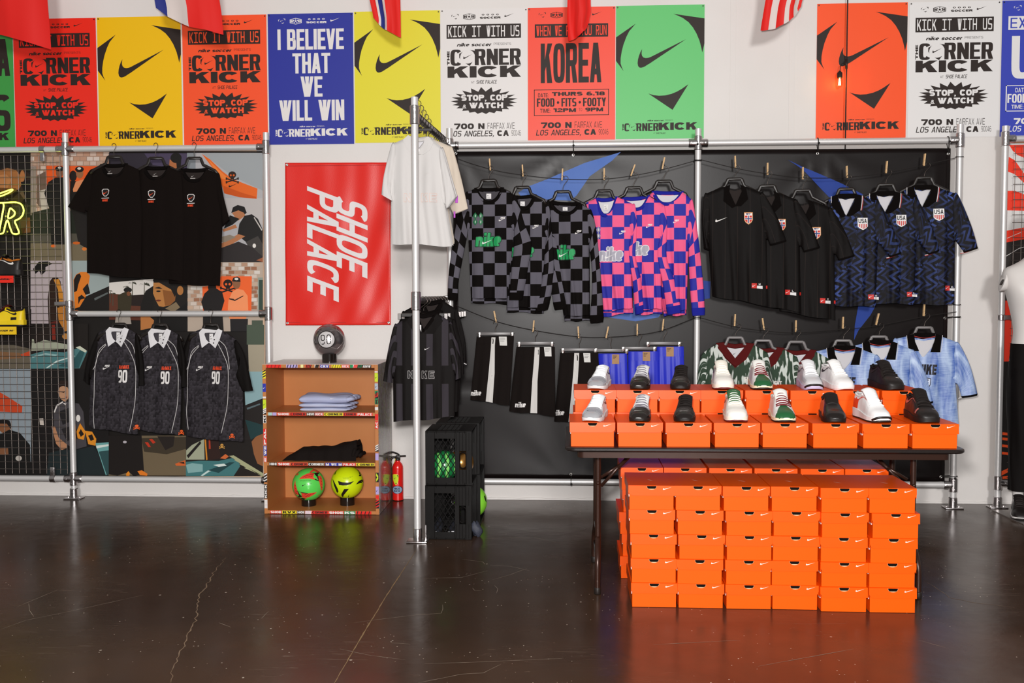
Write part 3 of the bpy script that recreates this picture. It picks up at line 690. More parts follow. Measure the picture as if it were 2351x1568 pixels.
PA('14100f', (1892, 602), (1905, 556), (1945, 536), (2000, 552), (2018, 600), (1998, 618), (1950, 580)); PA('b3744c', (1896, 602), (1950, 580), (1994, 600), (2006, 620), (1984, 640), (1950, 664), (1926, 648), (1912, 620))
PA('191615', (1958, 690), (2000, 625), (2060, 612), (2110, 650), (2150, 740), (2150, 940), (2000, 830), (1942, 780)); PA('3d3936', (2010, 840), (2110, 790), (2150, 860), (2150, 960), (2050, 910))
PA('c9c3bd', (2075, 640), (2082, 636), (2146, 740), (2140, 748)); PA('b3744c', (1818, 738), (1926, 696), (1940, 722), (1830, 756)); PA('111010', (1880, 620), (1960, 650), (1900, 700), (1830, 730)); PA('b3744c', (1800, 856), (1950, 775), (2006, 792), (1850, 886), (1805, 890)); PA('8d8070', (1800, 800), (1880, 780), (1930, 800), (1840, 842), (1800, 840))
PA('2b2525', (1806, 890), (1950, 836), (2060, 880), (2150, 960), (2150, 1003), (1806, 1003)); PA('9a5a3a', (2095, 990), (2150, 965), (2150, 1003)); EA('e6e1da', 2080, 870, 14, 18)
# middle row
q.part(mural, 'photograph'); BA('b4a7aa', 250, 992, 560, 1570); PA('14110f', (270, 1060), (318, 1000), (395, 998), (425, 1018), (372, 1045), (372, 1080), (340, 1112), (320, 1075), (290, 1100))
PA('2b190f', (408, 1160), (430, 1132), (470, 1128), (495, 1160), (505, 1260), (500, 1500), (560, 1570), (400, 1570), (390, 1300)); PA('c8832b', (438, 1146), (482, 1142), (512, 1250), (545, 1430), (556, 1570), (500, 1570), (488, 1400), (474, 1230)); PA('5c1f18', (405, 1500), (470, 1480), (490, 1570), (405, 1570))
q.part(mural, 'photograph'); BA('9aa6a4', 560, 992, 893, 1420); PA('16120f', (690, 1290), (893, 1200), (893, 1420), (610, 1420), (610, 1360)); PA('59605f', (770, 1300), (880, 1250), (884, 1262), (776, 1318))
PA('dc7a22', (600, 1150), (622, 1106), (660, 1084), (712, 1086), (736, 1116), (722, 1200), (700, 1290), (652, 1370), (612, 1384)); PA('1a1310', (604, 1150), (624, 1108), (652, 1096), (664, 1120), (640, 1190), (630, 1240), (606, 1250)); PA('1a1310', (676, 1225), (718, 1176), (738, 1260), (700, 1272)); PA('1a1310', (640, 1290), (668, 1270), (700, 1300), (660, 1310), (640, 1350))
q.part(mural, 'photograph'); BA('dcd6cf', 893, 1090, 1255, 1290); PA('5d3222', (893, 1260), (1255, 1290), (1255, 1420), (893, 1420)); PA('15100e', (893, 1090), (1255, 1090), (1255, 1140), (893, 1172))
for x, y, r_ in ((1082, 1175, 34), (1180, 1188, 46), (1030, 1205, 26), (924, 1260, 24), (902, 1236, 16)):
    for k in range(7): a = pi * (.05 + k * .15); PA('3a3a2e', (x, y), (x - r_ * cos(a), y - r_ * .6 * sin(a) + 6), (x - r_ * cos(a + .25), y - r_ * .5 * sin(a + .25) + 12))
    PA('4a463a', (x - 2, y), (x + 3, y), (x + 4, y + 100), (x - 4, y + 100))
EA('1a1715', 1045, 1232, 34, 22); PA('37301f', (962, 1275), (1030, 1244), (1072, 1256), (1084, 1300), (1062, 1415), (966, 1415)); PA('231815', (1078, 1275), (1200, 1268), (1255, 1300), (1255, 1370), (1074, 1360)); EA('7a4a2f', 1052, 1262, 16, 18)
BA('1a1511', 1255, 1090, 1535, 1570); PA('15110f', (1140, 1570), (1150, 1360), (1190, 1240), (1256, 1196), (1262, 1570)); PA('b67a40', (1255, 1170), (1300, 1170), (1360, 1206), (1440, 1250), (1432, 1320), (1392, 1356), (1336, 1370), (1300, 1365), (1276, 1320), (1252, 1260)); PA('8b5527', (1330, 1230), (1440, 1250), (1432, 1320), (1392, 1356), (1350, 1362)); PA('1d1512', (1262, 1216), (1300, 1205), (1330, 1222), (1300, 1222)); EA('1d1512', 1296, 1242, 18, 7); EA('6d2f1e', 1296, 1318, 22, 8)
PA('17110e', (1250, 1148), (1360, 1120), (1480, 1150), (1500, 1200), (1450, 1240), (1430, 1290), (1390, 1210), (1350, 1170), (1258, 1172)); EA('b0743c', 1474, 1236, 26, 38)
PA('806e53', (1352, 1384), (1440, 1330), (1486, 1392), (1420, 1412)); PA('100d0c', (1300, 1372), (1350, 1392), (1420, 1412), (1535, 1330), (1535, 1570), (1262, 1570))
PA('5c2e1f', (1150, 1400), (1020, 1410), (893, 1420), (893, 1475), (1160, 1480)); PA('a49a90', (950, 1420), (1060, 1420), (1075, 1510), (940, 1510)); PA('b9763f', (1150, 1450), (1200, 1430), (1260, 1480), (1250, 1540), (1150, 1560))
q.part(mural, 'photograph'); BA('b8a797', 1535, 1004, 2150, 1570)
for r_ in range(12):
    for c_ in range(12):
        x0 = 1560 + c_ * 52 - (r_ % 2) * 26; y0 = 1010 + r_ * 32
        if x0 + 46 < 2150 and (r_ < 4 or c_ < 3 or c_ > 8): BA(rb.choice(['d8cfc6', 'cbb9aa', 'b58f76', 'c4a892', 'd0c2b6', '9b6b50']), x0, y0, x0 + 46, y0 + 27)
PA('ee642b', (1655, 1205), (1700, 1200), (1810, 1120), (2060, 1120), (2056, 1400), (1660, 1400)); BA('8f9a90', 2110, 1130, 2150, 1420); BA('35473d', 2118, 1150, 2150, 1410)
skull(EA, PA, '1a1210', 'ee642b', 1864, 1180, 38)
PA('181313', (1646, 1330), (1672, 1262), (1720, 1218), (1772, 1220), (1818, 1250), (1836, 1320), (1810, 1410), (1670, 1410)); EA('1b1513', 1735, 1212, 34, 40)
EA('8e5d3e', 1935, 1178, 32, 46); PA('1a1614', (1896, 1162), (1908, 1132), (1940, 1122), (1964, 1136), (1968, 1166)); EA('e2d9cf', 1934, 1142, 16, 10)
PA('f19360', (1862, 1420), (1868, 1320), (1900, 1246), (1940, 1224), (1990, 1232), (2026, 1280), (2032, 1420)); PA('2a1a14', (1875, 1300), (1910, 1304), (1920, 1312), (1990, 1276), (1990, 1284), (1922, 1322), (1874, 1308))
PA('181413', (1660, 1420), (1820, 1420), (1830, 1570), (1660, 1570)); PA('f19360', (1860, 1420), (2030, 1420), (2010, 1470), (1880, 1470)); PA('1d1a1c', (1882, 1468), (2028, 1468), (2025, 1570), (1886, 1570)); BA('4a5547', 2060, 1480, 2150, 1570)
# lower rows
q.part(mural, 'photograph'); BB('19120f', -160, 30, 233, 480); PB('645b4c', (-160, 300), (100, 300), (232, 330), (232, 478), (-160, 478)); PB('7e5a3c', (0, 350), (150, 360), (160, 400), (0, 410))
q.part(mural, 'photograph'); BB('8b959c', -160, 480, 233, 1275); PB('c2431f', (-160, 640), (0, 655), (60, 690), (168, 760), (165, 810), (0, 800), (-160, 770)); EB('855537', 36, 912, 46, 52); PB('130f0e', (-20, 870), (20, 856), (70, 866), (90, 910), (80, 930), (50, 890), (0, 890)); PB('131110', (-60, 1000), (70, 935), (150, 960), (225, 1050), (233, 1275), (-60, 1275)); PB('7e5236', (-60, 1080), (60, 1070), (64, 1120), (-60, 1130)); EB('b9b2aa', 140, 1150, 24, 20); BB('100e0d', -160, 1180, 233, 1275)
q.part(mural, 'photograph'); BB('1a1410', 233, 140, 660, 480); PB('9fa38f', (240, 255), (330, 262), (520, 300), (520, 330), (235, 345)); PB('211813', (250, 240), (360, 150), (420, 160), (420, 230), (260, 290)); PB('7d2517', (388, 150), (412, 150), (418, 262), (392, 262)); PB('b8752a', (430, 20), (500, 20), (514, 190), (486, 200), (440, 120)); EB('b77a33', 490, 235, 24, 22)
PB('4c7a7c', (230, 372), (330, 346), (480, 356), (610, 316), (654, 350), (598, 476), (230, 478)); PB('8fb2b0', (240, 385), (340, 362), (430, 372), (420, 384), (336, 374), (242, 398)); PB('c6d7d2', (342, 474), (420, 420), (560, 380), (562, 386), (430, 428), (356, 474)); PB('2a5457', (430, 460), (560, 400), (600, 340), (640, 340), (590, 474)); PB('c2431e', (152, 372), (225, 345), (228, 380), (166, 386)); PB('c9cdb8', (566, 318), (600, 308), (652, 344), (640, 358))
q.part(mural, 'photograph'); BB('130f0e', 233, 480, 815, 1280); PB('b88a6a', (432, 650), (450, 612), (500, 604), (516, 640), (512, 700), (490, 728), (462, 712), (444, 684)); PB('2a1a15', (428, 660), (440, 590), (456, 566), (510, 570), (524, 620), (520, 680), (510, 620), (470, 606), (446, 620)); PB('2f1a14', (460, 658), (480, 652), (482, 660)); PB('8c3a2f', (480, 690), (506, 688), (500, 698))
PB('454145', (402, 800), (420, 750), (468, 722), (520, 728), (590, 740), (625, 800), (650, 1060), (560, 1085), (436, 1000), (404, 900)); PB('1d1a1c', (440, 800), (520, 770), (560, 860), (470, 900)); PB('201c1e', (460, 930), (560, 900), (600, 1000), (500, 1020)); PB('d8d2cd', (404, 800), (422, 752), (470, 722), (474, 730), (430, 760), (410, 812)); PB('d8d2cd', (470, 736), (500, 736), (492, 752)); EB('e8e2dc', 586, 850, 16, 26)
PB('b37f5c', (386, 910), (412, 912), (440, 996), (506, 1050), (496, 1076), (462, 1088), (420, 1040)); PB('1b2527', (350, 1275), (366, 1110), (470, 1086), (560, 1090), (700, 1058), (740, 1120), (790, 1275)); PB('c8bdb2', (295, 852), (324, 850), (330, 902), (300, 900))
PB('de8c22', (574, 950), (600, 886), (642, 950), (628, 1012), (582, 1000)); PB('1c1310', (590, 960), (606, 930), (630, 970), (606, 990)); PB('de8c22', (638, 944), (690, 950), (722, 1004), (716, 1056), (662, 1044)); PB('1c1310', (660, 980), (690, 970), (706, 1010), (680, 1020)); PB('6aa3a2', (716, 1036), (815, 1030), (815, 1275), (792, 1275), (742, 1120), (720, 1060)); PB('d6e0da', (720, 1056), (815, 1044), (815, 1058), (724, 1076)); PB('2b4b4d', (740, 1100), (815, 1090), (815, 1275), (800, 1275))
q.part(mural, 'photograph'); BB('6d5e47', 815, 980, 1394, 1280); PB('3d3325', (1060, 1000), (1394, 990), (1394, 1080), (1250, 1120), (1080, 1100)); PB('17100e', (815, 980), (1062, 980), (1080, 1250), (1048, 1276), (1000, 1282), (968, 1254), (880, 1280), (815, 1270)); PB('221a16', (1180, 985), (1310, 985), (1300, 1060), (1240, 1090)); PB('e07a1f', (1030, 1246), (1064, 1240), (1106, 1266), (1102, 1282), (1050, 1276)); PB('e0871f', (946, 1264), (964, 1246), (974, 1262), (970, 1282), (946, 1282)); PB('d2622a', (1312, 1192), (1388, 1164), (1392, 1206), (1322, 1206)); PB('20140f', (1340, 1184), (1380, 1176), (1384, 1192)); PB('c2351b', (1086, 1030), (1110, 1030), (1132, 1066), (1112, 1066)); PB('c2351b', (1118, 1006), (1140, 1004), (1166, 1030), (1148, 1042)); EB('b9b2b8', 936, 1028, 14, 10)
q.part(mural, 'photograph'); BB('1b1512', 1394, 980, 1972, 1283); PB('a3a78e', (1396, 1090), (1440, 1050), (1530, 1006), (1534, 1160), (1396, 1160)); PB('1b1512', (1400, 1130), (1500, 1020), (1510, 1036), (1412, 1150)); PB('2d1711', (1536, 1000), (1636, 1000), (1656, 1150), (1560, 1166), (1540, 1120)); PB('d98a26', (1534, 1010), (1544, 1006), (1556, 1160), (1546, 1164)); PB('b3391f', (1564, 1004), (1576, 1004), (1580, 1080), (1566, 1080)); skull(EB, PB, 'd9a04a', '1b1512', 1664, 1052, 12); PB('cf6a35', (1650, 1150), (1690, 1118), (1716, 1136), (1690, 1156))
PB('3f7577', (1394, 1176), (1500, 1168), (1640, 1170), (1740, 1148), (1792, 1180), (1800, 1210), (1752, 1283), (1394, 1283)); PB('82abaa', (1394, 1200), (1440, 1186), (1520, 1196), (1520, 1250), (1410, 1260)); PB('c5d8d4', (1504, 1280), (1560, 1240), (1680, 1210), (1682, 1216), (1570, 1250), (1520, 1283)); PB('1c4144', (1560, 1240), (1720, 1180), (1760, 1180), (1640, 1260)); PB('dbe5df', (1600, 1200), (1680, 1190), (1700, 1206), (1640, 1214))
for k in range(4): PB('a9ab84', (1716 + 38 * k, 1132 + 30 * k), (1752 + 34 * k, 1128 + 30 * k), (1972, 1262 + 10 * k), (1972, 1283))
q.part(mural, 'photograph'); PB('8fb1b6', (1826, 480), (1972, 500), (1972, 700), (1840, 752)); PB('a69c87', (1860, 296), (1980, 296), (1980, 500), (1866, 500)); BB('4a5647', 1850, 150, 1980, 298); PB('201a18', (1840, 752), (1972, 706), (1972, 1010), (1830, 1010)); PB('596b70', (1850, 772), (1950, 738), (1952, 748), (1854, 786)); PB('935d37', (1886, 1026), (1920, 985), (1972, 966), (1972, 1210), (1930, 1190), (1904, 1120)); PB('1b3b3d', (1838, 860), (1972, 900), (1972, 960), (1880, 1010))
q.build(mural, 'photograph')
# right collage: red, white and black graphic behind the mannequin
xl = U(2300, 600, -.05).x
m2 = thing('graphic_board', 'red white and black graphic board at the right edge behind wire grid', 'graphic board', (3.4, -.05, .15))
MB().box((xl - .005, -.0496, .16), (4.2, -.03, 2.50), .001).build('board', mat('brown_ply', 'b58a5f', .6, var='a0754c', vs=6), m2)
q = Seq(lambda u, v, l: U(u, v, -.05 - .00004 * l))
q.P('dcdad8', [(2310, 329), (2700, 320), (2700, 1112), (2300, 1100)])
for ink, pts in (('ee3a22', [(2317, 333), (2700, 325), (2700, 400), (2351, 362), (2336, 356), (2325, 346)]), ('ee3a22', [(2316, 360), (2330, 368), (2351, 398), (2420, 470), (2420, 520), (2351, 420), (2330, 400), (2314, 394)]),
                 ('ee3a22', [(2313, 438), (2330, 438), (2351, 446), (2480, 500), (2480, 560), (2351, 484), (2312, 483)]), ('ee3a22', [(2309, 530), (2351, 522), (2480, 540), (2480, 600), (2345, 552), (2309, 557)]),
                 ('26211f', [(2309, 557), (2351, 549), (2560, 600), (2560, 700), (2306, 690)]), ('ee3a22', [(2304, 690), (2560, 690), (2560, 830), (2302, 830)]), ('1d1917', [(2302, 830), (2560, 825), (2560, 1110), (2298, 1102)])):
    q.P(ink, pts)
for y in (992, 1004, 1020, 1037): q.P('e8501f', [(2299, y), (2318, y + 2), (2318, y + 8), (2299, y + 6)])
q.P('e8501f', [(2299, 1082), (2330, 1068), (2330, 1076), (2299, 1092)]); q.P('e8501f', [(2299, 1094), (2340, 1090), (2340, 1098), (2299, 1100)])
q.Lz('dcdad8', [(2310, 588), (2340, 570), (2380, 560)], 1.2); q.Lz('dcdad8', [(2312, 547), (2345, 533)], 1.2)
q.build(m2, 'graphic_print')
# ------------------------------------------------------------------ wire grids
WIRE = mat('chrome_wire', '756c67', .45, .8)
def grid(name, label, x0, x1, z0, z1, y, p=.0512, r=.0020):
    t = thing(name, label, 'wire grid', ((x0 + x1) / 2, y, z0), 'wire grid panels')
    mv = MB().tube([(0, 0, 0), (0, 0, z1 - z0)], r, 6).build('vertical_wire', WIRE, t)
    mh = MB().tube([(0, 0, 0), (x1 - x0, 0, 0)], r, 6).build('horizontal_wire', WIRE, t)
    for me, nm, cnt, f in ((mv, 'vertical_wire', int((x1 - x0) / p) + 1, lambda i: (x1 - i * p, y, z0)), (mh, 'horizontal_wire', int((z1 - z0) / p) + 1, lambda i: (x0, y - 2 * r, z1 - i * p))):
        me.data.transform(Matrix.Translation(t.location))
        for i in range(cnt):
            o = me if i == 0 else me.copy()
            if i: COL.objects.link(o); o.parent = t
            o.location = Vector(f(i)) - t.location
    return t
gx = U(143, 600, -.078).x
grid('wire_grid', 'black and chrome wire grid panel at the left edge carrying the neon sign', gx - .052 * 15, gx, .176, 2.462, -.078)
grid('wire_grid', 'wire grid panel at the right edge behind the white mannequin', U(2326, 400, -.085).x, 4.1, .20, 2.455, -.085)
# ------------------------------------------------------------------ neon sign
ns = thing('neon_sign', 'yellow green neon sign on the left wire grid', 'neon sign', (-3.95, -.115, 2.0))
NE = mat('neon_tube', 'fff27a', .4, em=3.2, emc='eaff4a'); NG = mat('sign_backing', '2b2516', .1, 0, .5, trans=.85, ior=1.3, alpha=.35)
def n3(pts): return [U(a / 3.645, 330 + b / 3.645, -.118) for a, b in pts]
for pts, cl in (([(-40, 495), (60, 492), (130, 490), (175, 505), (197, 545), (192, 590), (165, 625), (125, 648), (140, 690), (158, 748), (108, 752), (84, 700), (62, 640), (42, 690), (22, 750), (-60, 752)], False),
                ([(82, 545), (100, 548), (124, 574), (112, 606), (68, 622)], True), ([(-60, 432), (0, 415), (60, 394), (95, 382), (106, 388), (70, 412), (0, 440), (-60, 448)], False), ([(-40, 500), (28, 500), (18, 600), (-10, 748)], False)):
    MB().tube(spl([tuple(p) for p in n3(pts)], 4, cl), .0052, 8, cl).build('neon_tube', NE, ns, True)
MB().prism([(p.x, p.z) for p in n3([(-150, 360), (120, 370), (215, 500), (215, 650), (180, 775), (-150, 775)])], -.100, -.096).build('backing', NG, ns)
m = MB()
for x, z in ((-4.0, 2.03), (-3.985, 2.15), (-3.99, 1.92)): m.tube([(x, -.097, z), (x, -.082, z)], .006, 8)
m.build('standoff', FIT, ns)
l = bpy.data.lights.new('neon_glow', 'POINT'); l.energy = 1.2; l.color = (.9, 1, .3); l.shadow_soft_size = .1
lo = bpy.data.objects.new('neon_glow', l); COL.objects.link(lo); lo.location = (-3.98, -.2, 2.03)
# ------------------------------------------------------------------ banners
def cloth(name, px, Y, m, nu=48, nv=36, wav=None, th=.0012, parent=None):
    """sheet between four photo corners TL TR BR BL on the plane Y, with wrinkles wav(u, v)"""
    c = [U(a, b, Y) for a, b in px]
    def P(u, v, l=0.0):
        p = c[0].lerp(c[1], u).lerp(c[3].lerp(c[2], u), v); p = p.copy(); p.y += (wav(u, v) if wav else 0) - l; return p
    V = [P(i / nu, j / nv) for j in range(nv + 1) for i in range(nu + 1)]; k = len(V); V += [p + Vector((0, th, 0)) for p in V]
    F = []
    for j in range(nv):
        for i in range(nu):
            a = j * (nu + 1) + i; F += [(a, a + nu + 1, a + nu + 2, a + 1), (a + k, a + 1 + k, a + nu + 2 + k, a + nu + 1 + k)]
    bd = list(range(nu + 1)) + [j * (nu + 1) + nu for j in range(1, nv + 1)] + [nv * (nu + 1) + i for i in range(nu - 1, -1, -1)] + [j * (nu + 1) for j in range(nv - 1, 0, -1)]
    for a, b in zip(bd, bd[1:] + bd[:1]): F.append((a, b, b + k, a + k))
    mesh_obj(name, V, F, m, parent, True); return P
bn = thing('banner', 'large black vinyl banner with sprayed blue shapes behind the hanging clothes', 'banner', (.9, -.105, .2))
def vinyl(name, c1, c2, rough):
    m = mat(name, c1, rough, 0, .22, bump=.025, bs=260)
    nz = node(m, 'ShaderNodeTexNoise', Scale=2.5, Detail=6.0); tc = m.node_tree.nodes.new('ShaderNodeTexCoord'); lk(m, tc.outputs['Object'], nz.inputs['Vector'])
    lk(m, mixc(m, nz.outputs['Fac'], lin(c1), lin(c2)), bsdf(m).inputs['Base Color']); return m
def wv(u, v):
    s = .004 * sin(9 * u + 3 * v) * sin(5 * v + 1)
    for gu, gv in ((.005, .0), (.24, .0), (.745, .0), (.99, .02), (.24, 1.0), (.74, 1.0), (.99, .97)):
        d = sqrt(((u - gu) * 3.45) ** 2 + ((v - gv) * 2.33) ** 2); a = atan2((v - gv) * 2.33, (u - gu) * 3.45)
        s += .004 * sin(a * 9) * math.exp(-d * 2.2) * min(1, d * 6)
    s += .006 * math.exp(-((v - .72) / .01) ** 2) * (1 if u < .12 else 0)
    return s + .012 * max(0, u - .97) / .03
VB = vinyl('black_vinyl', '0c0706', '171010', .33)
bp_ = cloth('sheet', [(1040, 348), (2184, 340), (2170, 1106), (1042, 1098)], -.112, VB, 90, 60, wv, parent=bn)
SPL = vinyl('blue_spray_light', '3a5fae', '6a88c8', .6); SPD = vinyl('blue_spray_dark', '1f357f', '2a489f', .6)
def bmap(a, b):
    # photo point -> banner uv by plane intersection
    p = U(a, b, -.112); c0, c1, c3 = U(1040, 348, -.112), U(2184, 340, -.112), U(1042, 1098, -.112)
    return ((p.x - c0.x) / (c1.x - c0.x), (c0.z - p.z) / (c0.z - c3.z))
def spray(m, pts):
    """finely meshed patch that follows the wrinkled sheet"""
    bm = bmesh.new(); vs = [bm.verts.new((a, b, 0)) for a, b in [bmap(*p) for p in pts]]
    bm.faces.new(vs); bmesh.ops.triangulate(bm, faces=bm.faces[:])
    for _ in range(4): bmesh.ops.subdivide_edges(bm, edges=[e for e in bm.edges if e.calc_length() > .025], cuts=1); bmesh.ops.triangulate(bm, faces=bm.faces[:])
    bm.verts.index_update()
    mesh_obj('sprayed_shape', [bp_(v.co.x, v.co.y, .004) for v in bm.verts], [[v.index for v in f.verts] for f in bm.faces], m, bn, True); bm.free()
spray(SPL, [(1425, 348), (1343, 373), (1258, 410), (1212, 428), (1190, 442), (1200, 455), (1310, 460), (1324, 448), (1354, 404), (1405, 368)])
spray(SPL, [(1370, 690), (1540, 690), (1512, 728), (1460, 737), (1395, 728)])
spray(SPD, [(1809, 365), (1842, 386), (1860, 405), (1903, 450), (1925, 460), (1960, 458), (1982, 444), (1935, 420), (1880, 396), (1845, 382)])
spray(SPD, [(1970, 700), (2010, 700), (1998, 722), (1970, 758), (1960, 780), (1962, 745)])
spray(SPD, [(1590, 640), (1631, 645), (1630, 684), (1590, 690)])
GR = mat('grommet', 'd8d4d0', .25, 1.0)
for a, b, ex, ey in ((1316, 355, 1316, 330), (1877, 350, 1877, 324), (2178, 349, 2176, 322), (1598, 354, 1600, 330), (2170, 729, 2200, 727), (2160, 1096, 2196, 1093), (1312, 1089, 1311, 1114), (1047, 352, 1047, 330)):
    u, v = bmap(a, b); p = bp_(u, v, .003)
    MB().lathe([(.005, -.001), (.0065, -.003), (.0095, -.002), (.0105, .001)], p, 14, 'y').build('grommet', GR, bn, True)
    e = U(ex, ey, -.15); horiz = abs(ex - a) > 12
    side = Vector((0, 0, .004)) if horiz else Vector((.005, 0, 0)); rd = .026
    d = Vector((0, 0, 1)) if not horiz else Vector((1, 0, 0))
    tgt = Vector((e.x if not horiz else XE, -.15, e.z if horiz else (2.489 if b < 700 else .16)))
    pts = [p + Vector((0, -.004, 0))]
    for k in range(7):
        an = -.4 + pi * k / 6 * 1.15
        pts.append(tgt + Vector((0, -cos(an) * rd, 0)) + d * (sin(an) * rd) * (1 if (b < 700 or horiz) else -1))
    pts += [p + Vector((0, .004, 0)) + side]
    MB().tube(spl([tuple(x) for x in pts], 4), .0028, 6).build('bungee_tie', CORD, bn, True)
    if b > 1000 or b < 700: MB().lathe([(.0001, -.008), (.007, -.004), (.008, 0), (.006, .006), (.0001, .008)], tgt + Vector((.002, -.03, -.012)), 10).build('bungee_ball', CORD, bn, True)
# red shop banner
rbn = thing('banner', 'red fabric shop banner with white letters running downwards above the shelf unit', 'banner', (-1.6, -.01, 1.25))
def wr(u, v): return -.004 + .004 * sin(6 * u + 9 * v) * sin(pi * v) + .003 * sin(14 * (u - .4 * v)) * (.3 + v) + .0025 * sin(30 * u + 12 * v * v) * u
rp = cloth('sheet', [(655, 374), (897, 373), (897, 746), (656, 747)], -.014, mat('red_nylon', 'e02014', .38, 0, .45, bump=.05, bs=150), 60, 90, wr, parent=rbn)
pr = Print(lambda u, v, l: rp(u, v, .004)); WHT = mat('white_print', 'e4dede', .5, 0, .3)
f = lambda x, y: ((x - 655.5) / 241, (y - 374) / 373)
for t_, x0, x1, y0, y1 in (('SHOE', 773.5, 844, 451, 640), ('PALACE', 706, 778.5, 427, 694)):
    (a, c), (b, d) = f(x0, y0), f(x1, y1); pr.text(WHT, t_, a, b, c, d, 1, rot=-1, st=.27, t=.17, n=3.2, gap=.10, shear=.72)
pr.build(rbn, 'lettering')
for u, v in ((.018, .012), (.985, .012), (.018, .985), (.982, .985)):
    MB().lathe([(.004, -.001), (.005, -.003), (.009, -.002), (.010, .001)], rp(u, v, .002), 12, 'y').build('grommet', GR, rbn, True)
for v in (.018, .982): MB().box(rp(.01, v, .0008), rp(.99, v, .0014) + Vector((0, 0, .001))).build('hem_stitch', mat('red_thread', 'a8150e', .6), rbn)
# ------------------------------------------------------------------ shelf unit with stickered edges
YS, YSB = -.53, -.03
xl_, xr_ = U(603, 900, YS).x, U(868, 900, YS).x
zt = lambda y: U(735, y, YS).z
MDF = mat('mdf', 'b9733c', .45, 0, .4, var='c58048', vs=5)
su = thing('shelf_unit', 'fibreboard shelf unit with stickered edges below the red shop banner', 'shelf unit', ((xl_ + xr_) / 2, YS, 0))
TB = .0225
def stick_side():
    m = mat('sticker_lacquer', '6a5f66', .10, 0, .30)
    tc = m.node_tree.nodes.new('ShaderNodeTexCoord'); mp = m.node_tree.nodes.new('ShaderNodeMapping'); mp.inputs['Scale'].default_value = (1, 6, 2.0); lk(m, tc.outputs['Object'], mp.inputs[0])
    nz = node(m, 'ShaderNodeTexNoise', Scale=4.5, Detail=4.0, Distortion=1.6); lk(m, mp.outputs[0], nz.inputs['Vector'])
    c = ramp(m, nz.outputs['Fac'], [(.3, '2a2228'), (.40, '7a4a4c'), (.47, '8a8290'), (.53, '8a8a3a'), (.58, '4a4658'), (.66, 'b0a8ae')])
    lk(m, c, bsdf(m).inputs['Base Color']); return m
MB().box((xl_, YS, 0.001), (xl_ + TB, YSB, zt(837)), .001).build('side_panel', MDF, su)
MB().box((xr_ - TB, YS, 0.001), (xr_, YSB, zt(837)), .001).build('side_panel', MDF, su)
MB().box((xr_, YS + .002, 0.002), (xr_ + .002, YSB, zt(837)), .0005).build('side_sticker_sheet', stick_side(), su, label='glossy side covered in overlapping stickers')
tops = []
TOPM = mat('white_laminate', 'dcd9d6', .4, var='cfcac6', vs=9)
for i, (a, b) in enumerate(((837, 844), (947, 955), (1062, 1070), (1172, 1180))):
    z1 = zt(a); z0 = z1 - TB
    if i == 3: z0, z1 = .002, .002 + TB
    tops.append(z1)
    MB().box((xl_ + TB, YS, z0), (xr_ - TB, YSB, z1), .001).build('shelf', MDF, su)
MB().box((xl_, YS + .001, zt(837)), (xr_, YSB, zt(837) + .0018), .0005).build('top_sheet', TOPM, su)
MB().box((xl_ + TB, -.105, .02), (xr_ - TB, -.085, zt(837) - .01)).build('back_panel', MDF, su)
q = Seq(lambda u, v, l: Vector((u, YS - .0006 - .00004 * l, v)))
RED_, WH_, BK_, YE_, BL_, GN_, LI_, LV_ = 'e8241d', 'e6e1dd', '221c1a', 'efdc28', '2c36a8', '1f8f57', 'c9e02c', 'b7a5dc'
def strip(z0, z1, segs):
    for x0, x1, base, ink, word in segs:
        x0, x1 = U(x0, 900, YS).x, U(x1, 900, YS).x
        q.k += 1; q.rect(base, x0, x1, z1, z0, q.k)
        q.k = 2
        if word:
            if word == '//':
                for k in range(4): a = x0 + (x1 - x0) * (k + .2) / 4; q.poly(ink, [(a, z0), (a + .006, z0), (a + .012, z1), (a + .006, z1)], q.k)
            else: q.text(ink, word, x0 + .004, x1 - .004, z1 - .003, z0 + .002, q.k, **(XW if len(word) < 5 else XC))
        q.part(su, 'sticker'); q.k = 0
rows = [[(612, 646, RED_, '9e120d', '//'), (658, 684, LV_, BK_, '//'), (691, 697, 'efe7a0', WH_, ''), (702, 715, RED_, BK_, '//'), (723, 731, WH_, BK_, '//'), (735, 756, BL_, WH_, 'CKV'), (762, 784, YE_, '8a7a10', '//'), (785, 803, RED_, WH_, 'KICK'), (804, 811, GN_, WH_, ''), (811, 820, WH_, RED_, '//'), (820, 832, GN_, BK_, '//'), (833, 853, BK_, WH_, 'KIVW')],
        [(615, 624, 'a9cfcb', WH_, ''), (625, 634, LV_, WH_, ''), (635, 664, RED_, WH_, 'SHOE'), (665, 702, RED_, BK_, 'CORNER'), (703, 722, BK_, WH_, 'HIVI'), (722, 742, 'd33a45', WH_, 'KICK'), (743, 787, YE_, BK_, 'CORNER'), (788, 818, RED_, BK_, 'CORNER'), (819, 855, RED_, WH_, 'PALACE')],
        [(615, 634, BK_, WH_, 'HIHI'), (635, 664, RED_, WH_, 'SHOE'), (665, 704, 'e8402c', BK_, 'CORNER'), (705, 743, BK_, WH_, 'CORNER'), (745, 784, BL_, WH_, 'M WE M'), (785, 815, RED_, WH_, 'PALACE'), (816, 858, YE_, BK_, 'CORNER')],
        [(616, 643, RED_, WH_, 'SHOE'), (644, 677, YE_, BK_, 'KVX'), (678, 696, BK_, WH_, 'HOI'), (697, 711, 'e7b9cf', WH_, '//'), (712, 750, RED_, BK_, 'CORNER'), (751, 786, RED_, WH_, 'SHOE'), (787, 813, GN_, WH_, 'KS'), (814, 850, RED_, BK_, '//')]]
for (z1, sg) in zip(tops, rows): strip(z1 - TB + .001, z1 - .001, sg)
